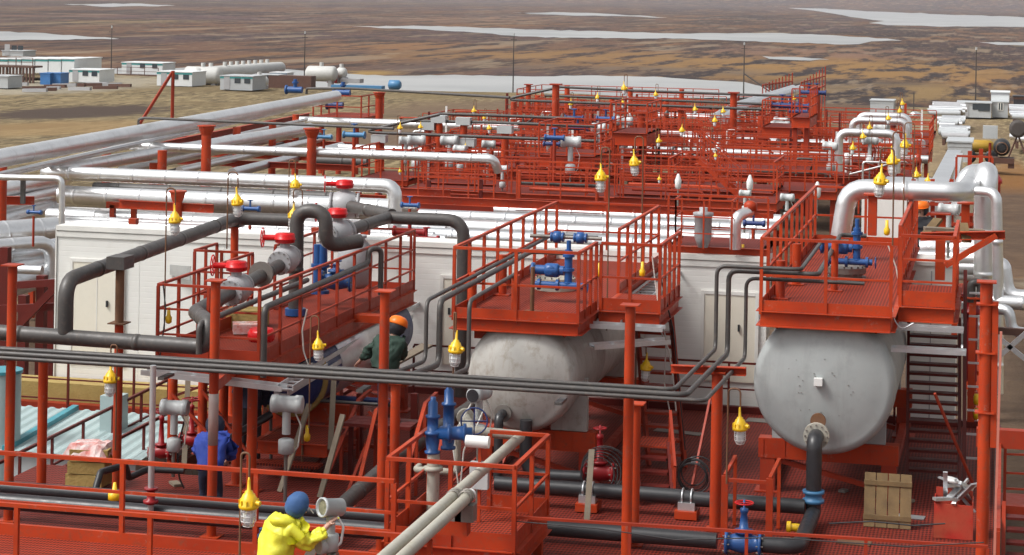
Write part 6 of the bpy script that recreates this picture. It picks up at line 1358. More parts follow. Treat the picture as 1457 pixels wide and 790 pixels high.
# extra railings and pipe clutter between the skids: steel grids of the lower structure
for k, (u0, u1, v, z) in enumerate(((690, 1000, 268, .8), (600, 760, 243, .7), (880, 1060, 220, 1.0), (1010, 1180, 232, .9), (1180, 1310, 250, .9), (760, 900, 192, .9), (1010, 1090, 190, .7), (900, 1000, 172, .7), (640, 740, 190, .5))):
    a, b = PZ(u0, v, z), PZ(u1, v, z); t = thing('handrail', 'free standing red handrail row in the far skids, %s by depth' % ords[k], 'railing', a, 'handrail rows among the far skids'); railing(t, [a, V((b.x, a.y * .5 + b.y * .5, z))], 1.15, (.4, .78), 1.0, .06, RED if k % 2 else REDM, 0, 'in')
    MB().chan(a - UP * .3, V((b.x, (a.y + b.y) / 2, z - .3)), .2, .5).build('base_beam', RED, t)
# ------------------------------------------------------------------ silver ducts on the right
def duct(lb, px, Y, dz, w, name='clad_duct'):
    pass
Yr = 40.2
a = PY(1194, 330, 39.5)
pipe('clad_pipe', 'thick silver pipe rising behind the blue valves and bending right over the right platform', [V((PY(1196, 335, 40).x, 40.0, PY(1196, 336, 40).z)), V((PY(1207, 268, 40).x, 40.0, PY(1207, 268, 40).z)), V((PY(1372, 275, 40).x, 40.0, PY(1207, 268, 40).z)), V((PY(1385, 275, 40).x, 42.5, PY(1207, 268, 40).z + .12))], .185, CLAD, .40, 22, .9)
pipe('clad_pipe', 'thick silver pipe arching up and over at the upper right, right of the red cone', [PY(1368, 300, 43), PY(1376, 250, 43), PY(1400, 248, 43.5), PY(1404, 246, 41.5), PY(1402, 300, 41.5), PY(1402, 420, 41.5)], .22, CLAD, .3, 20, .8)
pipe('clad_pipe', 'silver pipe dropping along the right front post in a long vertical run', [PY(1390, 272, 40.2), PY(1418, 274, 40.0), PY(1420, 400, 40.0), PY(1420, 560, 40.0)], .10, CLAD, .2, 16, 1.0)
pipe('clad_pipe', 'silver pipe with two bends leaving to the right edge, upper one', [PY(1418, 375, 40.6), PY(1428, 378, 40.5), PY(1434, 422, 40.5), PY(1480, 424, 40.3)], .14, CLAD, .25, 16, .8)
pipe('clad_pipe', 'silver pipe leaving to the right edge just below the upper bent one', [PY(1395, 420, 40.2), PY(1424, 430, 40.0), PY(1480, 433, 40)], .13, CLAD, .2, 16, .8)
pipe('clad_pipe', 'lowest bent silver pipe leaving to the right edge', [PY(1416, 440, 39.6), PY(1436, 441, 39.5), PY(1440, 472, 39.5), PY(1480, 476, 39.4)], .10, CLADD, .2, 14, .8)
for k, (v, r) in enumerate(((367, .16), (380, .16), (391, .1))):
    pipe('clad_pipe', ('upper', 'middle', 'lower')[k] + ' of three silver pipes crossing right of the ladder stairs', [PY(1298, v, 43), PY(1425, v + 2, 42.6)], r, CLAD if k != 1 else CLADD, 0, 16, .9)
pipe('clad_pipe', 'silver elbow pipe low between the ladder stairs and right post', [PY(1363, 498, 39), PY(1390, 497, 39), PY(1393, 440, 39)], .11, CLAD, .22, 14, .7)
pipe('clad_pipe', 'upright silver pipe just left of the right post', [PY(1377, 430, 38.6), PY(1377, 490, 38.6)], .12, CLAD, 0, 14, .6)
pipe('clad_pipe', 'fat bent silver pipe under the wooden plank on the right', [PY(1310, 355, 44), PY(1330, 352, 44), PY(1352, 356, 43.6), PY(1395, 352, 43.5)], .2, CLAD, .3, 16, .8)
pipe('hooked_pipe', 'grey hook shaped pipe beside the right front post', [PY(1382, 430, 38), PY(1382, 402, 38), PY(1396, 402, 38), PY(1396, 430, 38)], .075, GREYP, .16, 12)
# tall white ducts behind the right platform
A_, B_ = PY(1290, 340, 44), PY(1345, 215, 62)
t = thing('air_duct', 'tall white sheet metal duct sloping back beside the far right skids', 'duct', (A_.x, 44, -1))
x0, x1 = PY(1318, 300, 48).x, PY(1345, 300, 48).x
ym, yb = 50.0, 66.0
def quad_duct(mb, x0, x1, ya, yb, za, zb, h): 
    vs = [(x0, ya, za - h), (x1, ya, za - h), (x1, ya, za), (x0, ya, za), (x0, yb, zb - h), (x1, yb, zb - h), (x1, yb, zb), (x0, yb, zb)]
    mb.add(vs, [(3, 2, 1, 0), (4, 5, 6, 7), (0, 1, 5, 4), (1, 2, 6, 5), (2, 3, 7, 6), (3, 0, 4, 7)])
mb = MB(); quad_duct(mb, PY(1322, 280, 50).x, PY(1348, 280, 50).x, 50, 66, PY(1330, 262, 50).z, PY(1340, 213, 66).z, 2.2); mb.build('main_run', CLADD, t)
mb = MB(); quad_duct(mb, PY(1346, 280, 52).x, PY(1358, 280, 52).x, 50.5, 62, PY(1352, 290, 51).z, PY(1347, 217, 62).z, 1.8); mb.build('side_run', CLAD, t)
mb = MB(); quad_duct(mb, PY(1226, 300, 46).x, PY(1290, 300, 46).x, 46, 47.2, PY(1255, 280, 46).z, PY(1255, 276, 47.2).z, 2.4); mb.build('front_panel', TRIM, t)
mb = MB(); quad_duct(mb, PY(1250, 258, 52).x, PY(1320, 258, 52).x, 52, 56, PY(1290, 262, 52).z, PY(1290, 252, 56).z, .3); mb.build('upper_panel', CLADD, t)
P = PY(1405, 232, 52); t = thing('cone_vessel', 'red vessel with cone top at the upper right behind the silver arch pipe', 'vessel', (P.x, 52, -1)); MB().lathe((P.x, 52, P.z - 1.2), (0, 0, 1), [(0, .32), (.7, .32), (.72, .36), (.8, .36), (1.15, .12), (1.17, .12)], 18).build('body', VRED, t)
MB().cyl((P.x, 52, -2.4), (P.x, 52, P.z - 1.201), .16, 12).build('stand', REDM, t)
for u, vt, lb in ((1380, 215, 'left'), (1396, 212, 'right')): P = PY(u, vt, 53); MB().bar((P.x, 53, -1.5), (P.x, 53, P.z), .1).build('stair_post', RED, None, 'thin red post standing %s behind the red cone vessel' % lb, 'post', 'posts by the red cone vessel')
a, b = PY(1361, 222, 51), PY(1412, 224, 51); t = thing('handrail', 'red handrail in front of the red cone vessel', 'railing', (a.x, 51, 2)); railing(t, [(a.x, 51, a.z - 1.1), (b.x, 51, a.z - 1.1)], 1.1, (.5,), .8, .06, RED, 0, 'in')
# steelwork right of the right platform
for u, vt, vb, Y, w_, lb in ((1339, 305, 398, 40.0, .18, 'stout red post under the wooden plank right of the platform'), (1374, 290, 340, 42, .16, 'red post behind the wooden plank'), (1360, 345, 480, 38.2, .1, 'thin red post between the ladder stairs and the right post'), (1242, 278, 335, 39.2, .16, 'red post below the yellow lamp on the right platform'), (1384, 425, 600, 38.0, .12, 'red upright left of the right front post')):
    P, q = PY(u, vt, Y), PY(u, vb, Y); MB().bb(P.x - w_ / 2, P.x + w_ / 2, Y - w_ / 2, Y + w_ / 2, q.z, P.z).bb(P.x - w_, P.x + w_, Y - w_, Y + w_, P.z + .002, P.z + .03).build('steel_post', RED, None, lb, 'post')
a, b = PY(1310, 336, 37.3), PY(1430, 334, 37.3); MB().chan(a, b, .12, .14).build('steel_beam', RED, None, 'red beam jutting right from the right platform towards the silver drop pipe', 'beam')
a, b = PY(1345, 378, 37.2), PY(1418, 335, 37.2); MB().bar(a, b, .12, .1).build('brace', RED, None, 'slanting red brace under the jutting right beam', 'brace')
a, b = PY(1315, 325, 37.6), PY(1400, 329, 37.8); MB().bar(a, b, .22, .05).build('plank', WOODG, None, 'rough wooden plank lying on the steelwork right of the platform', 'plank')
a, b = PY(1312, 340, 37.8), PY(1335, 312, 38.2); MB().bar(a, b, .18, .05).build('plank', WOOD, None, 'short tilted board leaning on the long plank at right', 'plank')
a, b = PY(1370, 318, 37.5), PY(1376, 345, 37.2); MB().bar(a, b, .16, .04).build('plank', WOOD, None, 'small board end sticking down beside the right plank', 'plank')
for k in range(14):
    u = 1372 + 1.6 * (k % 7); vt = 300 + 14 * (k // 7)
t = thing('steel_lattice', 'dense red steel lattice behind the silver arch pipe on the right', 'frame', PY(1360, 300, 46))
for k in range(5):
    P, q = PY(1300 + 27 * k, 255, 46.5), PY(1300 + 27 * k, 350, 46.5); MB().bar(P, q, .09).build('post', RED, t)
for k in range(7): P, q = PY(1290, 262 + 14 * k, 46.4), PY(1420, 264 + 14 * k, 46.4); MB().bar(P, q, .07, .07).build('rail', REDM, t)
for i in range(3): P, q = PY(1376, 500 + 30 * i, 38.5), PY(1416, 502 + 30 * i, 38.5); MB().bar(P, q, .07).build('steel_beam', RED, None, ('upper', 'middle', 'lower')[i] + ' thin red beam left of the right front post', 'beam')
P = PY(1385, 560, 37); MB().lathe((P.x, P.y, P.z - .1), (1, 0, 0), [(0, .05), (.02, .1), (.1, .1), (.12, .05)], 10).lathe((P.x, P.y, P.z - .35), (1, 0, 0), [(0, .05), (.02, .1), (.1, .1), (.12, .05)], 10).build('junction_fitting', YEL, None, 'pair of yellow fittings left of the right front post', 'fitting')
P = PY(1383, 470, 38.3); MB().cyl((P.x, P.y, P.z - .9), (P.x, P.y, P.z + .3), .1, 12).lathe((P.x, P.y, P.z + .3), (0, 0, 1), [(0, .2), (.05, .2), (.1, .12), (.25, .12), (.3, .2), (.35, .2)], 14).build('flanged_fitting', MAROON, None, 'maroon flanged fitting left of the right front post', 'valve')
# ------------------------------------------------------------------ camp and far tanks
def container(lb, u0, u1, vb, vt, Y=None, depth=5, mat=CONT, trim=CONTGR, zg=None, stilts=0, name='site_cabin', parts=()):
    P = PZ((u0 + u1) / 2, vb, -5.0) if Y is None else PY((u0 + u1) / 2, vb, Y); y = P.y
    a, b = PY(u0, vb, y), PY(u1, vb, y); zt = PY((u0 + u1) / 2, vt, y).z; z0 = P.z
    t = thing(name, lb, 'cabin', (P.x, y, z0)); MB().bb(a.x, b.x, y, y + depth, z0 + .05, zt).build('wall', mat, t)
    MB().bb(a.x - .1, b.x + .1, y - .1, y + depth + .1, zt + .003, zt + .1).build('roof', mat, t)
    MB().bb(a.x - .02, b.x + .02, y - .03, y - .004, zt - .28, zt - .04).build('roof_edge', trim, t)
    wd = b.x - a.x
    if wd > 3:
        MB().bb(a.x + wd * .12, a.x + wd * .12 + .8, y - .05, y - .004, z0 + .15, z0 + 1.75).build('door', VALVEG, t)
        for q in (.45, .75): MB().bb(a.x + wd * q, a.x + wd * q + .8, y - .05, y - .004, z0 + .95, z0 + 1.6).build('window', WGLASS, t)
    return t, a.x, b.x, y, z0, zt
container('white cabin with teal roof edge, lying nearest the rows of cabins at far left', 98, 141, 118, 100)
t, a, b, y, z0, zt = container('white cabin with teal roof on dark stilts, upper of the far left cabins', 173, 231, 106, 90); 
for k in range(6): MB().bb(a + (b - a) * k / 5 - .12, a + (b - a) * k / 5 + .12, y - .6, y - .4, z0 - 1.4, z0).build('stilt', BROWNF, t)
MB().bb(a, b, y - 1.6, y - .12, z0 - .2, z0).build('terrace', BROWNF, t); railing(t, [(a, y - 1.6, z0), (b, y - 1.6, z0)], 1.1, (.5,), 2, .1, BROWNF, 0, 'in')
container('white cabin with teal roof beside the round far tank', 223, 273, 123, 103); container('pale grey cabin with deep teal roof before the row of tanks', 313, 359, 129, 109, mat=CONTG)
container('small grey cabin right of the round white drum', 360, 396, 124, 107, mat=CONTG, depth=3); container('blue and white cabin behind the tank row end', 384, 408, 114, 104, mat=CONT, trim=CONTB, depth=3)
for k in range(7): container('white module of the long cabin row at far left, %s from its right end' % ords[6 - k], -26 + 19 * k, -8.5 + 19 * k, 106.5 - .5 * k, 84.5, depth=9, Y=PZ(50, 114, -5).y)
t = thing('gallery', 'dark brown stilted gallery along the front of the long white cabin row', 'gallery', PZ(40, 112, -5)); P, q = PZ(-20, 116, -5), PZ(100, 114, -5)
MB().bb(P.x, q.x, P.y - 1, P.y + 2, -4.0 + 1.0, -2.75).build('deck', BROWNF, t); railing(t, [(P.x, P.y - 1, -2.75), (q.x, P.y - 1, -2.75)], 1.1, (.5,), 2.2, .1, BROWNF, 0, 'in')
for k in range(16): x = P.x + (q.x - P.x) * k / 15; MB().bb(x - .12, x + .12, P.y - .9, P.y - .65, -5.4, -3.0).build('stilt', BROWNF, t)
for k in range(2): container('blue shipping container, %s of two side by side in front of the gallery' % ('left', 'right')[k], 57 + 15 * k, 71 + 15 * k, 121, 105, mat=CONTB, trim=CONTB, depth=2.5, name='shipping_container')
container('pale container with rust marks at the far left edge', -20, 11, 126, 109, mat=CONTG, trim=VALVEG, depth=4, name='shipping_container')
container('grey machine house on top of the far left cabin row', 3, 33, 80.5, 73, mat=CONTG, trim=VALVEG, depth=4, Y=PZ(20, 110, -5).y + 6)
# row of horizontal tanks
def hcyl(lb, u0, u1, vc, rpx, Y, mat=FARTANK, ax='x', L=None):
    P, q = PY(u0, vc, Y), PY(u1, vc, Y); r = rpx * P.length / FPX; c = (P + q) / 2; Ln = L or (q - P).length
    t = thing('storage_tank', lb, 'tank', (c.x, c.y, c.z - r)); d = V((1, 0, 0)) if ax == 'x' else V((.15, 1, 0)).normalized()
    o = V((c.x, c.y, c.z)) - d * Ln / 2
    MB().lathe(o, d, [(0, .1), (.12, r * .6), (.35, r * .92), (.6, r), (Ln - .6, r), (Ln - .35, r * .92), (Ln - .12, r * .6), (Ln, .1)], 22).build('shell', mat, t)
    for e in (-.3, .3): w_ = c + d * (Ln * e); MB().bb(w_.x - .3, w_.x + .3, w_.y - .6, w_.y + .6, c.z - r - .7, c.z - r * .75).build('saddle', VALVEG, t)
    MB().cyl(c + UP * (r - .05), c + UP * (r + .5), .3, 10).build('hatch', mat, t)
Yt = PZ(300, 120, -5).y
hcyl('long pale storage tank lying broadside, left end of the far tank row', 262, 316, 107.5, 12.5, Yt)
for k in range(8): hcyl('pale storage tank seen end on in the far row, %s from the left' % ords[k], 318 + 8.6 * k, 322 + 8.6 * k, 103.5 - .9 * k, 10 - .3 * k, Yt + 6 + 5 * k, ax='y', L=10)
hcyl('pale tank end on left of the row, half behind the cabin', 298, 302, 104, 9, Yt + 3, ax='y', L=9)
hcyl('round white drum between the two grey cabins', 356, 382, 116, 8, PZ(370, 126, -5).y)
hcyl('solitary grey tank lying on the sand right of the camp', 435, 480, 105, 11, PZ(460, 116, -5).y); hcyl('small grey drum touching the right end of the solitary tank', 478, 494, 104, 8, PZ(460, 115, -5).y)
P = PZ(480, 115, -5); MB().bb(P.x - .6, P.x + .6, P.y - 3, P.y - 2, -5.2, -3.6).build('fuel_pump', VRED, None, 'small red box at the right end of the solitary grey tank', 'box'); MB().bb(P.x + 1, P.x + 4, P.y - 2, P.y, -5.2, -4.6).build('block_pile', VALVEG, None, 'grey blocks on the sand right of the solitary tank', 'blocks')
P = PZ(412, 125, -5); MB().bb(P.x - 3, P.x + 3, P.y, P.y + 2, -5.2, -3.4).build('crate_stack', BROWNF, None, 'dark crates on the sand before the blue and white cabin', 'crates')
for k in range(14):
    P = PZ(30 + k * 11 + random.uniform(-8, 8), 125 + random.uniform(-4, 8), -5); MB().bar(P + UP * .2 + V((-1.6, 0, 0)), P + UP * .3 + V((1.6, random.uniform(-1, 1), 0)), .5, .4).build('timber_heap', BROWNF if k % 2 else VALVEG, None, 'piece of scattered timber and scrap on the sand at far left, %s from the left' % ords[k], 'timber', 'scattered scrap at far left')
# power poles
for k, (u, vt, vb, brace) in enumerate(((158, 40, 111, 0), (433, 48, 108, 0), (730, 51, 122, 0), (1058, 64, 132, 1), (1388, 71, 144, 0), (1300, 132, 152, 0))):
    P = PZ(u, vb, -5.2 if k < 5 else -4); q = PY(u, vt, P.y); t = thing('power_pole', ('slim pole rising behind the left edge camp cabins', 'slim pole beside the solitary grey tank', 'slim pole by the lake above the middle of the far skids', 'slim pole with slanting stay near the far pickets', 'slim pole left of the white cabins at far right', 'short thin rod on the sand left of the far right cabins')[k], 'pole', P, 'poles along the pad edge')
    MB().cyl((P.x, P.y, P.z - 1), (P.x, P.y, q.z), .10 if k < 5 else .06, 8, .06).build('mast', POLEM, t)
    if k < 5: MB().bb(P.x - .45, P.x + .45, P.y - .04, P.y + .04, q.z - .6, q.z - .5).build('cross_arm', POLEM, t); MB().cyl((P.x, P.y, q.z), (P.x, P.y, q.z + .35), .12, 8).build('insulator', LGREY, t)
    if brace: MB().bar((P.x, P.y, q.z - 4), (P.x + 6.2, P.y - 4, P.z - 1), .16).build('stay', POLEM, t)
# right side yard
container('grey boxy housing with open side behind the white arches', 1238, 1271, 163, 144, mat=CONTG, trim=CONTG, depth=4)
t, a, b, y, z0, zt = container('long grey cabin with a dark wide window at far right', 1362, 1410, 168, 147, mat=CONTG, trim=VALVEG, depth=4); MB().bb(a + (b - a) * .62, b - .15, y - .06, y - .003, z0 + .8, z0 + 1.7).build('window', WGLASS, t); MB().bb(a + .3, a + .6, y - .05, y - .003, z0 + .9, z0 + 1.5).build('window', WGLASS, t)
t, a, b, y, z0, zt = container('grey cabin with white framed double window at far right', 1411, 1434, 168, 146, mat=CONTG, trim=VALVEG, depth=5); f_ = MB().bb(a + .65, b - .5, y - .06, y - .003, z0 + .85, z0 + 1.75).build('window', TRIM, t); MB().bb(a + .75, (a + b) / 2 + .02, y - .075, y - .063, z0 + .92, z0 + 1.68).bb((a + b) / 2 + .12, b - .6, y - .075, y - .063, z0 + .92, z0 + 1.68).build('pane', WGLASS, f_)
container('white cabin standing behind the double window cabin', 1410, 1436, 147, 132, mat=CONT, trim=VALVEG, Y=PZ(1420, 165, -4.5).y + 9, depth=4); container('dark box on legs at the right edge beyond the yard', 1442, 1458, 150, 138, mat=DARKW, trim=BROWNF, Y=PZ(1450, 165, -4.5).y, depth=3)
# stacks of insulated pipes
def pstack(lb, u0, u1, vb, vt, n, dep):
    P = PZ((u0 + u1) / 2, vb, -3.6); y = P.y; a, b = PY(u0, vb, y), PY(u1, vb, y); zt = PY((u0 + u1) / 2, vt, y + dep).z
    t = thing('pipe_stack', lb, 'pipe stack', (P.x, y, P.z)); r = .26; h = .75; n = int(n * 2.6)
    for k in range(n):
        yy = y + dep * k / n + random.uniform(-.1, .1); pp = MB().cyl((a.x + random.uniform(0, .5), yy, P.z + h + .12 * (k % 3)), (b.x - random.uniform(0, .9), yy, P.z + h + .12 * (k % 3)), r, 12).build('stacked_pipe', random.choice((CLADD, VALVEG, CONTG, CLAD)), t)
    for x in (a.x + .6, b.x - .6): MB().bb(x - .12, x + .12, y - .3, y + dep, P.z, P.z + h - r).build('sleeper', BROWNF, t)
pstack('far stack of silver pipes left of the grey cabins', 1319, 1374, 172, 152, 6, 14); pstack('middle stack of silver pipes in the right yard', 1330, 1372, 190, 176, 5, 8); pstack('near stack of silver pipes in the right yard behind the white duct', 1332, 1382, 207, 190, 5, 8); pstack('stack of silver pipes at the right edge, far half', 1434, 1490, 178, 155, 6, 16); pstack('stack of silver pipes at the right edge, near half', 1436, 1500, 212, 186, 6, 14)
container('low pale sheet shelter behind the yellow tanks on the right', 1348, 1382, 232, 203, mat=CONTG, trim=CONTG, depth=4, Y=PZ(1360, 240, -2.6).y)
# yellow machine and dark machine
P = PZ(1395, 232, -2.6)
t = thing('tank_trailer', 'yellow tank trailer with dark wheels parked in the right yard', 'trailer', (P.x, P.y, -2.8))
MB().lathe((P.x - .9, P.y, P.z + 1.1), (1, .15, 0), [(0, .1), (.1, .3), (.3, .42), (1.5, .42), (1.7, .3), (1.8, .1)], 18).build('drum', paint('dirty_yellow', (.42, .25, .02), (.25, .15, .03), .5), t)
for x in (-.7, .7): MB().lathe((P.x + x, P.y - .7, P.z + .45), (0, 1, 0), [(0, .3), (.02, .45), (.25, .45), (.27, .3)], 16).build('wheel', CABLE, t)
MB().bb(P.x - 1.0, P.x + .9, P.y - .4, P.y + .4, P.z + .45, P.z + .6).build('chassis', BROWNF, t)
P = PZ(1425, 236, -2.6); t = thing('compressor', 'round dark machine on a frame in the right yard, beside the yellow trailer', 'machine', (P.x, P.y, -2.8))
MB().lathe((P.x, P.y - .8, P.z + 1.2), (0, 1, 0), [(0, .15), (.05, .42), (.5, .55), (1.5, .55), (1.6, .4)], 20).build('drum', CABLE, t); MB().bb(P.x - .8, P.x + .8, P.y - .9, P.y + .7, P.z + .2, P.z + .55).build('frame', BROWNF, t); MB().torus((P.x, P.y - .85, P.z + 1.2), (0, 1, 0), .36, .04, 18, 6).build('rim', RUST, t)
for x in (-.6, .6): MB().bb(P.x + x - .2, P.x + x + .2, P.y - .8, P.y - .4, P.z - .1, P.z + .2).build('foot', BROWNF, t)
P = PZ(1452, 225, -2.6); t = thing('pipe_coil_stand', 'dark drum on a three legged stand at the right edge of the yard', 'stand', (P.x, P.y, -2.8)); MB().lathe((P.x - .2, P.y - .5, P.z + 2.0), (0, 1, 0), [(0, .4), (.05, .6), (1, .6), (1.05, .4)], 18).build('drum', POLEM, t)
for d in (-.7, .7): MB().bar((P.x - .2, P.y, P.z + 1.6), (P.x - .2 + d, P.y - .3, P.z - .2), .1).build('leg', BROWNF, t)
P = PY(1409, 188, 120); t = thing('floodlight', 'white floodlight box on a thin stand in the right yard', 'floodlight', (P.x, 120, -3)); MB().bb(P.x - .4, P.x + .4, 119.7, 120.2, P.z - .35, P.z + .35).build('housing', LGREY, t); MB().cyl((P.x, 120, -3), (P.x, 120, P.z - .6), .08, 8).build('stand', REDM, t)
pipe('clad_pipe', 'curved white hose lying behind the far white arches', [PZ(1297, 168, -3), PZ(1300, 163, -2.2), PZ(1308, 166, -3)], .35, CLAD, .6, 10)
# right edge ground furniture
P = PZ(1440, 620, -1.6)
for k, (u0, v0, u1, v1) in enumerate(((1424, 505, 1470, 465), (1420, 480, 1470, 520))): a, b = PY(u0, v0, 38), PY(u1, v1, 38); MB().bar(a, b, .08).build('lattice_bar', GALV, None, ('rising', 'falling')[k] + ' galvanised lattice bar at the right edge below the silver pipes', 'bar')
a, b = PY(1416, 470, 38.5), PY(1470, 474, 38.5); MB().bar(a, b, .12).build('steel_beam', BROWNF, None, 'dark brown beam at the right edge below the lowest silver pipe', 'beam')
# ------------------------------------------------------------------ more steel between the far skids
rr = random.Random(11)
spots = []
for v in (283, 274, 262, 254, 247, 236, 226, 215, 204, 194, 184, 174, 165):
    for (u0, u1) in ((585, 720), (725, 880), (885, 1030), (1035, 1180), (1185, 1320)):
        if v > 258 and u0 > 1000: continue
        if v < 176 and u0 > 1100: continue
        if v < 190 and u0 < 600: continue
        spots.append((u0 + rr.uniform(-15, 25), u1 + rr.uniform(-40, 10), v + rr.uniform(-3, 3)))
zone = lambda u: 'left' if u < 720 else 'left centre' if u < 880 else 'centre' if u < 1030 else 'right centre' if u < 1180 else 'right'
rowno = {}
for k, (u0, u1, v) in enumerate(spots):
    z = rr.choice((.4, .7, .9, 1.1)) if v < 258 else rr.choice((.95, 1.0)); a, b = PZ(u0, v, z), PZ(u1, v, z); y = (a.y + b.y) / 2; a.y = b.y = y
    zn = zone(u0); rowno[zn] = rowno.get(zn, 0) + 1
    t = thing('handrail', 'red handrail row at the %s of the far skids, %s counted from the nearest' % (zn, ords[rowno[zn] - 1]), 'railing', (a + b) / 2, 'handrail rows among the far skids')
    railing(t, [a, b], rr.choice((.9, 1.1, 1.2)), rr.choice(((.4, .78), (.55,), (.35, .7))), rr.choice((.8, 1.0, 1.4)), .05, RED if rr.random() < .7 else REDM, 0, 'in')
    if rr.random() < .8: MB().chan(a - UP * .22, b - UP * .22, .15, rr.choice((.3, .4, .25))).build('base_beam', RED if rr.random() < .7 else REDM, t)
    if rr.random() < .6:
        for q in seg_pts(a, b, 3.2): MB().bb(q.x - .06, q.x + .06, y + .3, y + .42, -1.2, z + rr.uniform(.3, 1.5)).build('stanchion', RED if rr.random() < .6 else REDD, t)
    if rr.random() < .5:
        MB().tube([a + V((.3, .7, .25)), b + V((-.4, .7, .25)), b + V((-.4, .7, -.6))], .06, .15, 8).build('small_pipe', rr.choice((CLAD, GREYP, RED, CLADD) if v < 235 else (RED, GREYP, REDM)), t)
# thin upright pipes, hoses and stand pipes rising among the skids
kk = {}
for k in range(150):
    u = rr.uniform(585, 1315); v = rr.uniform(172, 272)
    if u > 1150 and v < 205: continue
    z = .4; P = PZ(u, v, z); h = rr.uniform(.7, 2.4); zn = zone(u); kk[zn] = kk.get(zn, 0) + 1
    mt = rr.choice((RED, RED, REDM, REDD, GREYP, WHITEP, CLAD)); kind = rr.random()
    if kind < .45: mb = MB().bar((P.x, P.y, -.6), (P.x, P.y, z + h), .09)
    elif kind < .75: mb = MB().tube([(P.x, P.y, -.6), (P.x, P.y, z + h * .6), (P.x + rr.choice((-1, 1)) * rr.uniform(.5, 1.8), P.y, z + h * .6), (P.x + rr.choice((-.01, .01)) + rr.uniform(-1, 1), P.y + .8, z + h * .3)], .045, .12, 6)
    else: mb = MB().cyl((P.x, P.y, -.6), (P.x, P.y, z + h * .5), .05, 8).lathe((P.x, P.y, z + h * .5), (0, 0, 1), [(0, .06), (.02, .14), (.2, .16), (.3, .1), (.42, .05)], 10)
    mb.build(('stanchion', 'bent_pipe', 'stand_pipe')[0 if kind < .45 else 1 if kind < .75 else 2], mt, None, 'thin %s among far skid railings, %s of the plant' % (('red or grey upright bar', 'bent small bore pipe', 'stub pipe with a fitting')[0 if kind < .45 else 1 if kind < .75 else 2], zn), ('post', 'pipe', 'pipe')[0 if kind < .45 else 1 if kind < .75 else 2], ('thin upright bars', 'bent small bore pipes', 'stub pipes')[0 if kind < .45 else 1 if kind < .75 else 2] + ' at the ' + zn + ' of the far skids')
# ------------------------------------------------------------------ loose cables, hoses and small debris
def cable(lb, px, Y, r=.012, mat=CABLE, dY=0): return pipe('cable', lb, [PY(u, v, Y + dY * i) for i, (u, v) in enumerate(px)], r, mat, .25, 6, cat='cable')
cable('pale cable hanging down beside the middle ladder stairs from the landing', ((935, 402), (940, 470), (952, 500), (958, 540), (962, 585)), 35.6, .014, WCABLE)
cable('second pale cable hanging beside the middle ladder stairs, nearer the rail', ((928, 365), (936, 430), (948, 485), (945, 545), (954, 590)), 35.8, .012, WCABLE)
cable('black cable sagging from the middle landing to the deck', ((940, 395), (958, 470), (967, 560), (975, 640)), 35.3, .014)
cable('white cable looping at the right rail of the right platform', ((1262, 345), (1275, 380), (1280, 410), (1272, 440), (1288, 455)), 36, .013, WCABLE)
cable('black cable loop hanging below the right platform corner', ((1268, 430), (1272, 455), (1282, 470), (1300, 460)), 33.6, .012, GALV)
cable('white looping cable on the right side of the left valve platform', ((437, 440), (430, 470), (432, 500), (442, 530)), 32.6, .013, WCABLE)
cable('cable draped along the near deck railing', ((735, 742), (850, 752), (960, 768), (1100, 765), (1290, 778), (1400, 772)), 27.25, .008)
cable('thin cable dropping from the lamp corner of the valve platform', ((232, 405), (236, 440), (229, 500), (222, 530)), 31.2, .01)
cable('black cable hanging from a trestle pole left of the man in blue', ((262, 600), (252, 640), (255, 680), (262, 695)), 31.5, .014)
cable('black cable lying across the deck by the red scrap box', ((1180, 745), (1240, 742), (1300, 748), (1345, 745)), 32.0, .012)
for k, (u, v) in enumerate(((1120, 770), (880, 690), (990, 660), (1200, 700), (620, 690), (250, 690), (1290, 715), (1150, 700))):
    P = PZ(u, v, 0.01); MB().box((P.x, P.y, .03), (random.uniform(.1, .3), random.uniform(.06, .15), .04), random.uniform(0, 3)).build('offcut', random.choice((WOODG, STEEL, VALVEG)), None, 'small offcut lying on the deck, %s from the left among the scattered offcuts' % 'fifth fourth sixth eighth third first ninth seventh'.split()[k], 'offcut', 'offcuts scattered on the deck')
# pipe clusters at the left edge below the square bent line
for k, (v0, v1, z, r, mt) in enumerate(((300, 282, .8, .2, CLAD), (326, 300, .3, .28, CLADD), (362, 340, .2, .16, CLAD), (382, 362, -.1, .22, CLAD), (404, 384, -.4, .26, CLADD), (428, 402, -.7, .2, CLAD))):
    pipe('clad_pipe', 'slanting silver pipe at the left edge under the rack, %s from the top' % ords[k], [PZ(-25, v0, z), PZ(84, v1 - 10, z)], r, mt, 0, 16, 1.1, 'pipe', 'slanting silver pipes at the left edge')
for k, (u, vt, vb, Y) in enumerate(((8, 352, 470, 44), (60, 392, 470, 44.5), (74, 400, 460, 46), (34, 420, 480, 45))):
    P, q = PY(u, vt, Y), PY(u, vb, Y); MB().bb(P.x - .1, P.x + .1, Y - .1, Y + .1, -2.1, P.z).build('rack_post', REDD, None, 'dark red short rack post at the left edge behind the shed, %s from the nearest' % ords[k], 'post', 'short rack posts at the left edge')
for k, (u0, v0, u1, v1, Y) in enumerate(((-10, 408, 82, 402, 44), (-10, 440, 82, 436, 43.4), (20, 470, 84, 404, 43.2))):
    MB().bar(PY(u0, v0, Y), PY(u1, v1, Y), .12, .16).build('steel_beam', REDD, None, 'dark red beam in the shaded rack left of the white building, %s counted downwards' % ords[k], 'beam')
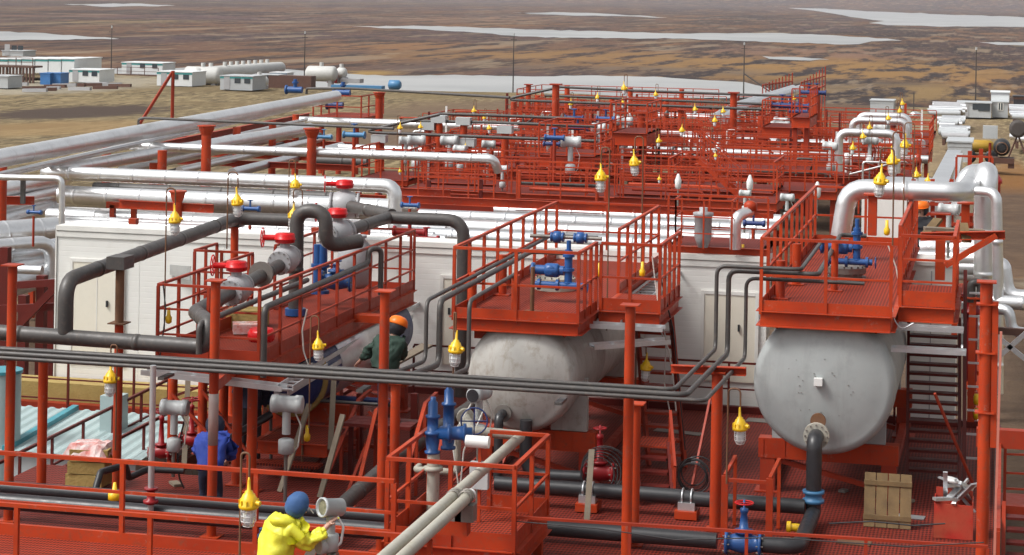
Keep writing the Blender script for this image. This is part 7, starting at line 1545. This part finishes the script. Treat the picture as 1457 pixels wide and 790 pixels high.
for k, (p0, p1, z, r, mt) in enumerate((((95, 284), (560, 304), .7, .14, CLAD), ((80, 303), (600, 326), .3, .14, CLADD), ((80, 316), (620, 338), .6, .2, CLAD), ((230, 331), (640, 352), 1.2, .13, CLAD), ((90, 325), (560, 347), 1.0, .17, CLADD))):
    snapY('slim silver pipe filling the bundle behind the left roof, %s from the back' % ords[k], p0, p1, z, r, mt, group='slim silver pipes behind the left roof')
for k, u in enumerate((190, 330, 450, 520)):
    P = PZ(u, 318 + (u - 190) * .05, .8); MB().bb(P.x - .12, P.x + .12, P.y - .12, P.y + .12, -1, .95).build('stub_post', RED, None, 'short red stub between the silver pipes behind the roof, %s from the left' % ords[k], 'post', 'short red stubs between the silver pipes')
for k, (p0, p1, z, r, mt) in enumerate((((115, 240, ), (430, 176), 1.7, .13, CLAD), ((175, 242), (440, 186), 1.4, .2, CLADD), ((255, 243), (470, 195), 1.2, .15, CLAD), ((330, 246), (486, 208), 1.0, .18, CLADD), ((205, 222), (436, 170), 1.9, .08, CLAD))):
    pipe('clad_pipe', 'silver pipe receding between the red posts of the left rack, %s from the left' % ords[(1, 2, 3, 4, 0)[k]], [PZ(*p0, z), PZ(*p1, z)], r, mt, 0, 14, 1.5, 'pipe', 'receding silver pipes of the left rack')
for k, v in enumerate((196, 206, 216, 228)):
    a, b = PZ(250 - k * 8, v, 1.0), PZ(500, v + 12, 1.0); MB().chan(a, V((b.x, (a.y + b.y) / 2, 1.0)), .14, .24).build('steel_beam', REDM if k % 2 else RED, None, 'red cross beam under the receding silver pipes, %s from the back' % ords[k], 'beam', 'cross beams of the left rack')
# braces, thin lines and shaded steel under the left valve platform
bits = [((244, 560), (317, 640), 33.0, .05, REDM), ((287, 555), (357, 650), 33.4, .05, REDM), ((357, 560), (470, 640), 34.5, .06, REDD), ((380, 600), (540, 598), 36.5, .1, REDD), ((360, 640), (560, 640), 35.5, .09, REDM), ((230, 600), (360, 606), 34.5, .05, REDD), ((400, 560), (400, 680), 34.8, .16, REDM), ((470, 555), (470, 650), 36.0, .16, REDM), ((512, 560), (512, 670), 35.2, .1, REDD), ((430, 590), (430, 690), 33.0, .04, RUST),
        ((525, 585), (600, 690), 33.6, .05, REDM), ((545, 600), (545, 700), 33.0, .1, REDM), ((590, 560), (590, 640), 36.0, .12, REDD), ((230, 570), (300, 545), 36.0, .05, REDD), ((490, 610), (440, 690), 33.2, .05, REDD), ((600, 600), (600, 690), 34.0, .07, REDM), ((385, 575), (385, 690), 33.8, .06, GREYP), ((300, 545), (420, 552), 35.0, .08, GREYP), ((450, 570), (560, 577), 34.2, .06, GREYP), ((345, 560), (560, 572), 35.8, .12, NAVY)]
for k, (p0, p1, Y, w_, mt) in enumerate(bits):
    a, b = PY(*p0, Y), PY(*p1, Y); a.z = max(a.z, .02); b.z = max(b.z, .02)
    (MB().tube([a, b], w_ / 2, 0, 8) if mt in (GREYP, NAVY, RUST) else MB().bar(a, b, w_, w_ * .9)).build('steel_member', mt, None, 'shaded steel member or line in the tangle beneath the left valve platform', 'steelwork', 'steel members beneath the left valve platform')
for k, (u, v, w_, d_, mt) in enumerate(((1100, 600, 1.0, .35, STEEL), (1130, 625, .7, .3, REDM), (965, 615, .9, .25, STEEL), (1290, 735, .55, .22, GALV), (1215, 772, .5, .25, RUST))):
    P = PZ(u, v, .01); MB().box((P.x, P.y, .012), (w_, d_, .012), random.uniform(-.2, .2)).build('loose_sheet', mt, None, 'thin metal sheet lying loose on the deck, %s from the left of those sheets' % ords[(1, 2, 0, 4, 3)[k]], 'metal sheet', 'loose sheets on the deck')
for k, (a_, b_) in enumerate((((702, 690), (760, 560)), ((985, 690), (1012, 560)), ((1330, 560), (1385, 690)), ((640, 690), (690, 640)))):
    P, q = PY(*a_, 33.2), PY(*b_, 34.2); MB().bar(P, q, .035, .035).build('brace', REDM, None, 'thin slanting red bar among the tank frames, %s from the left' % ords[(1, 2, 3, 0)[k]], 'bar', 'slanting bars among the tank frames')
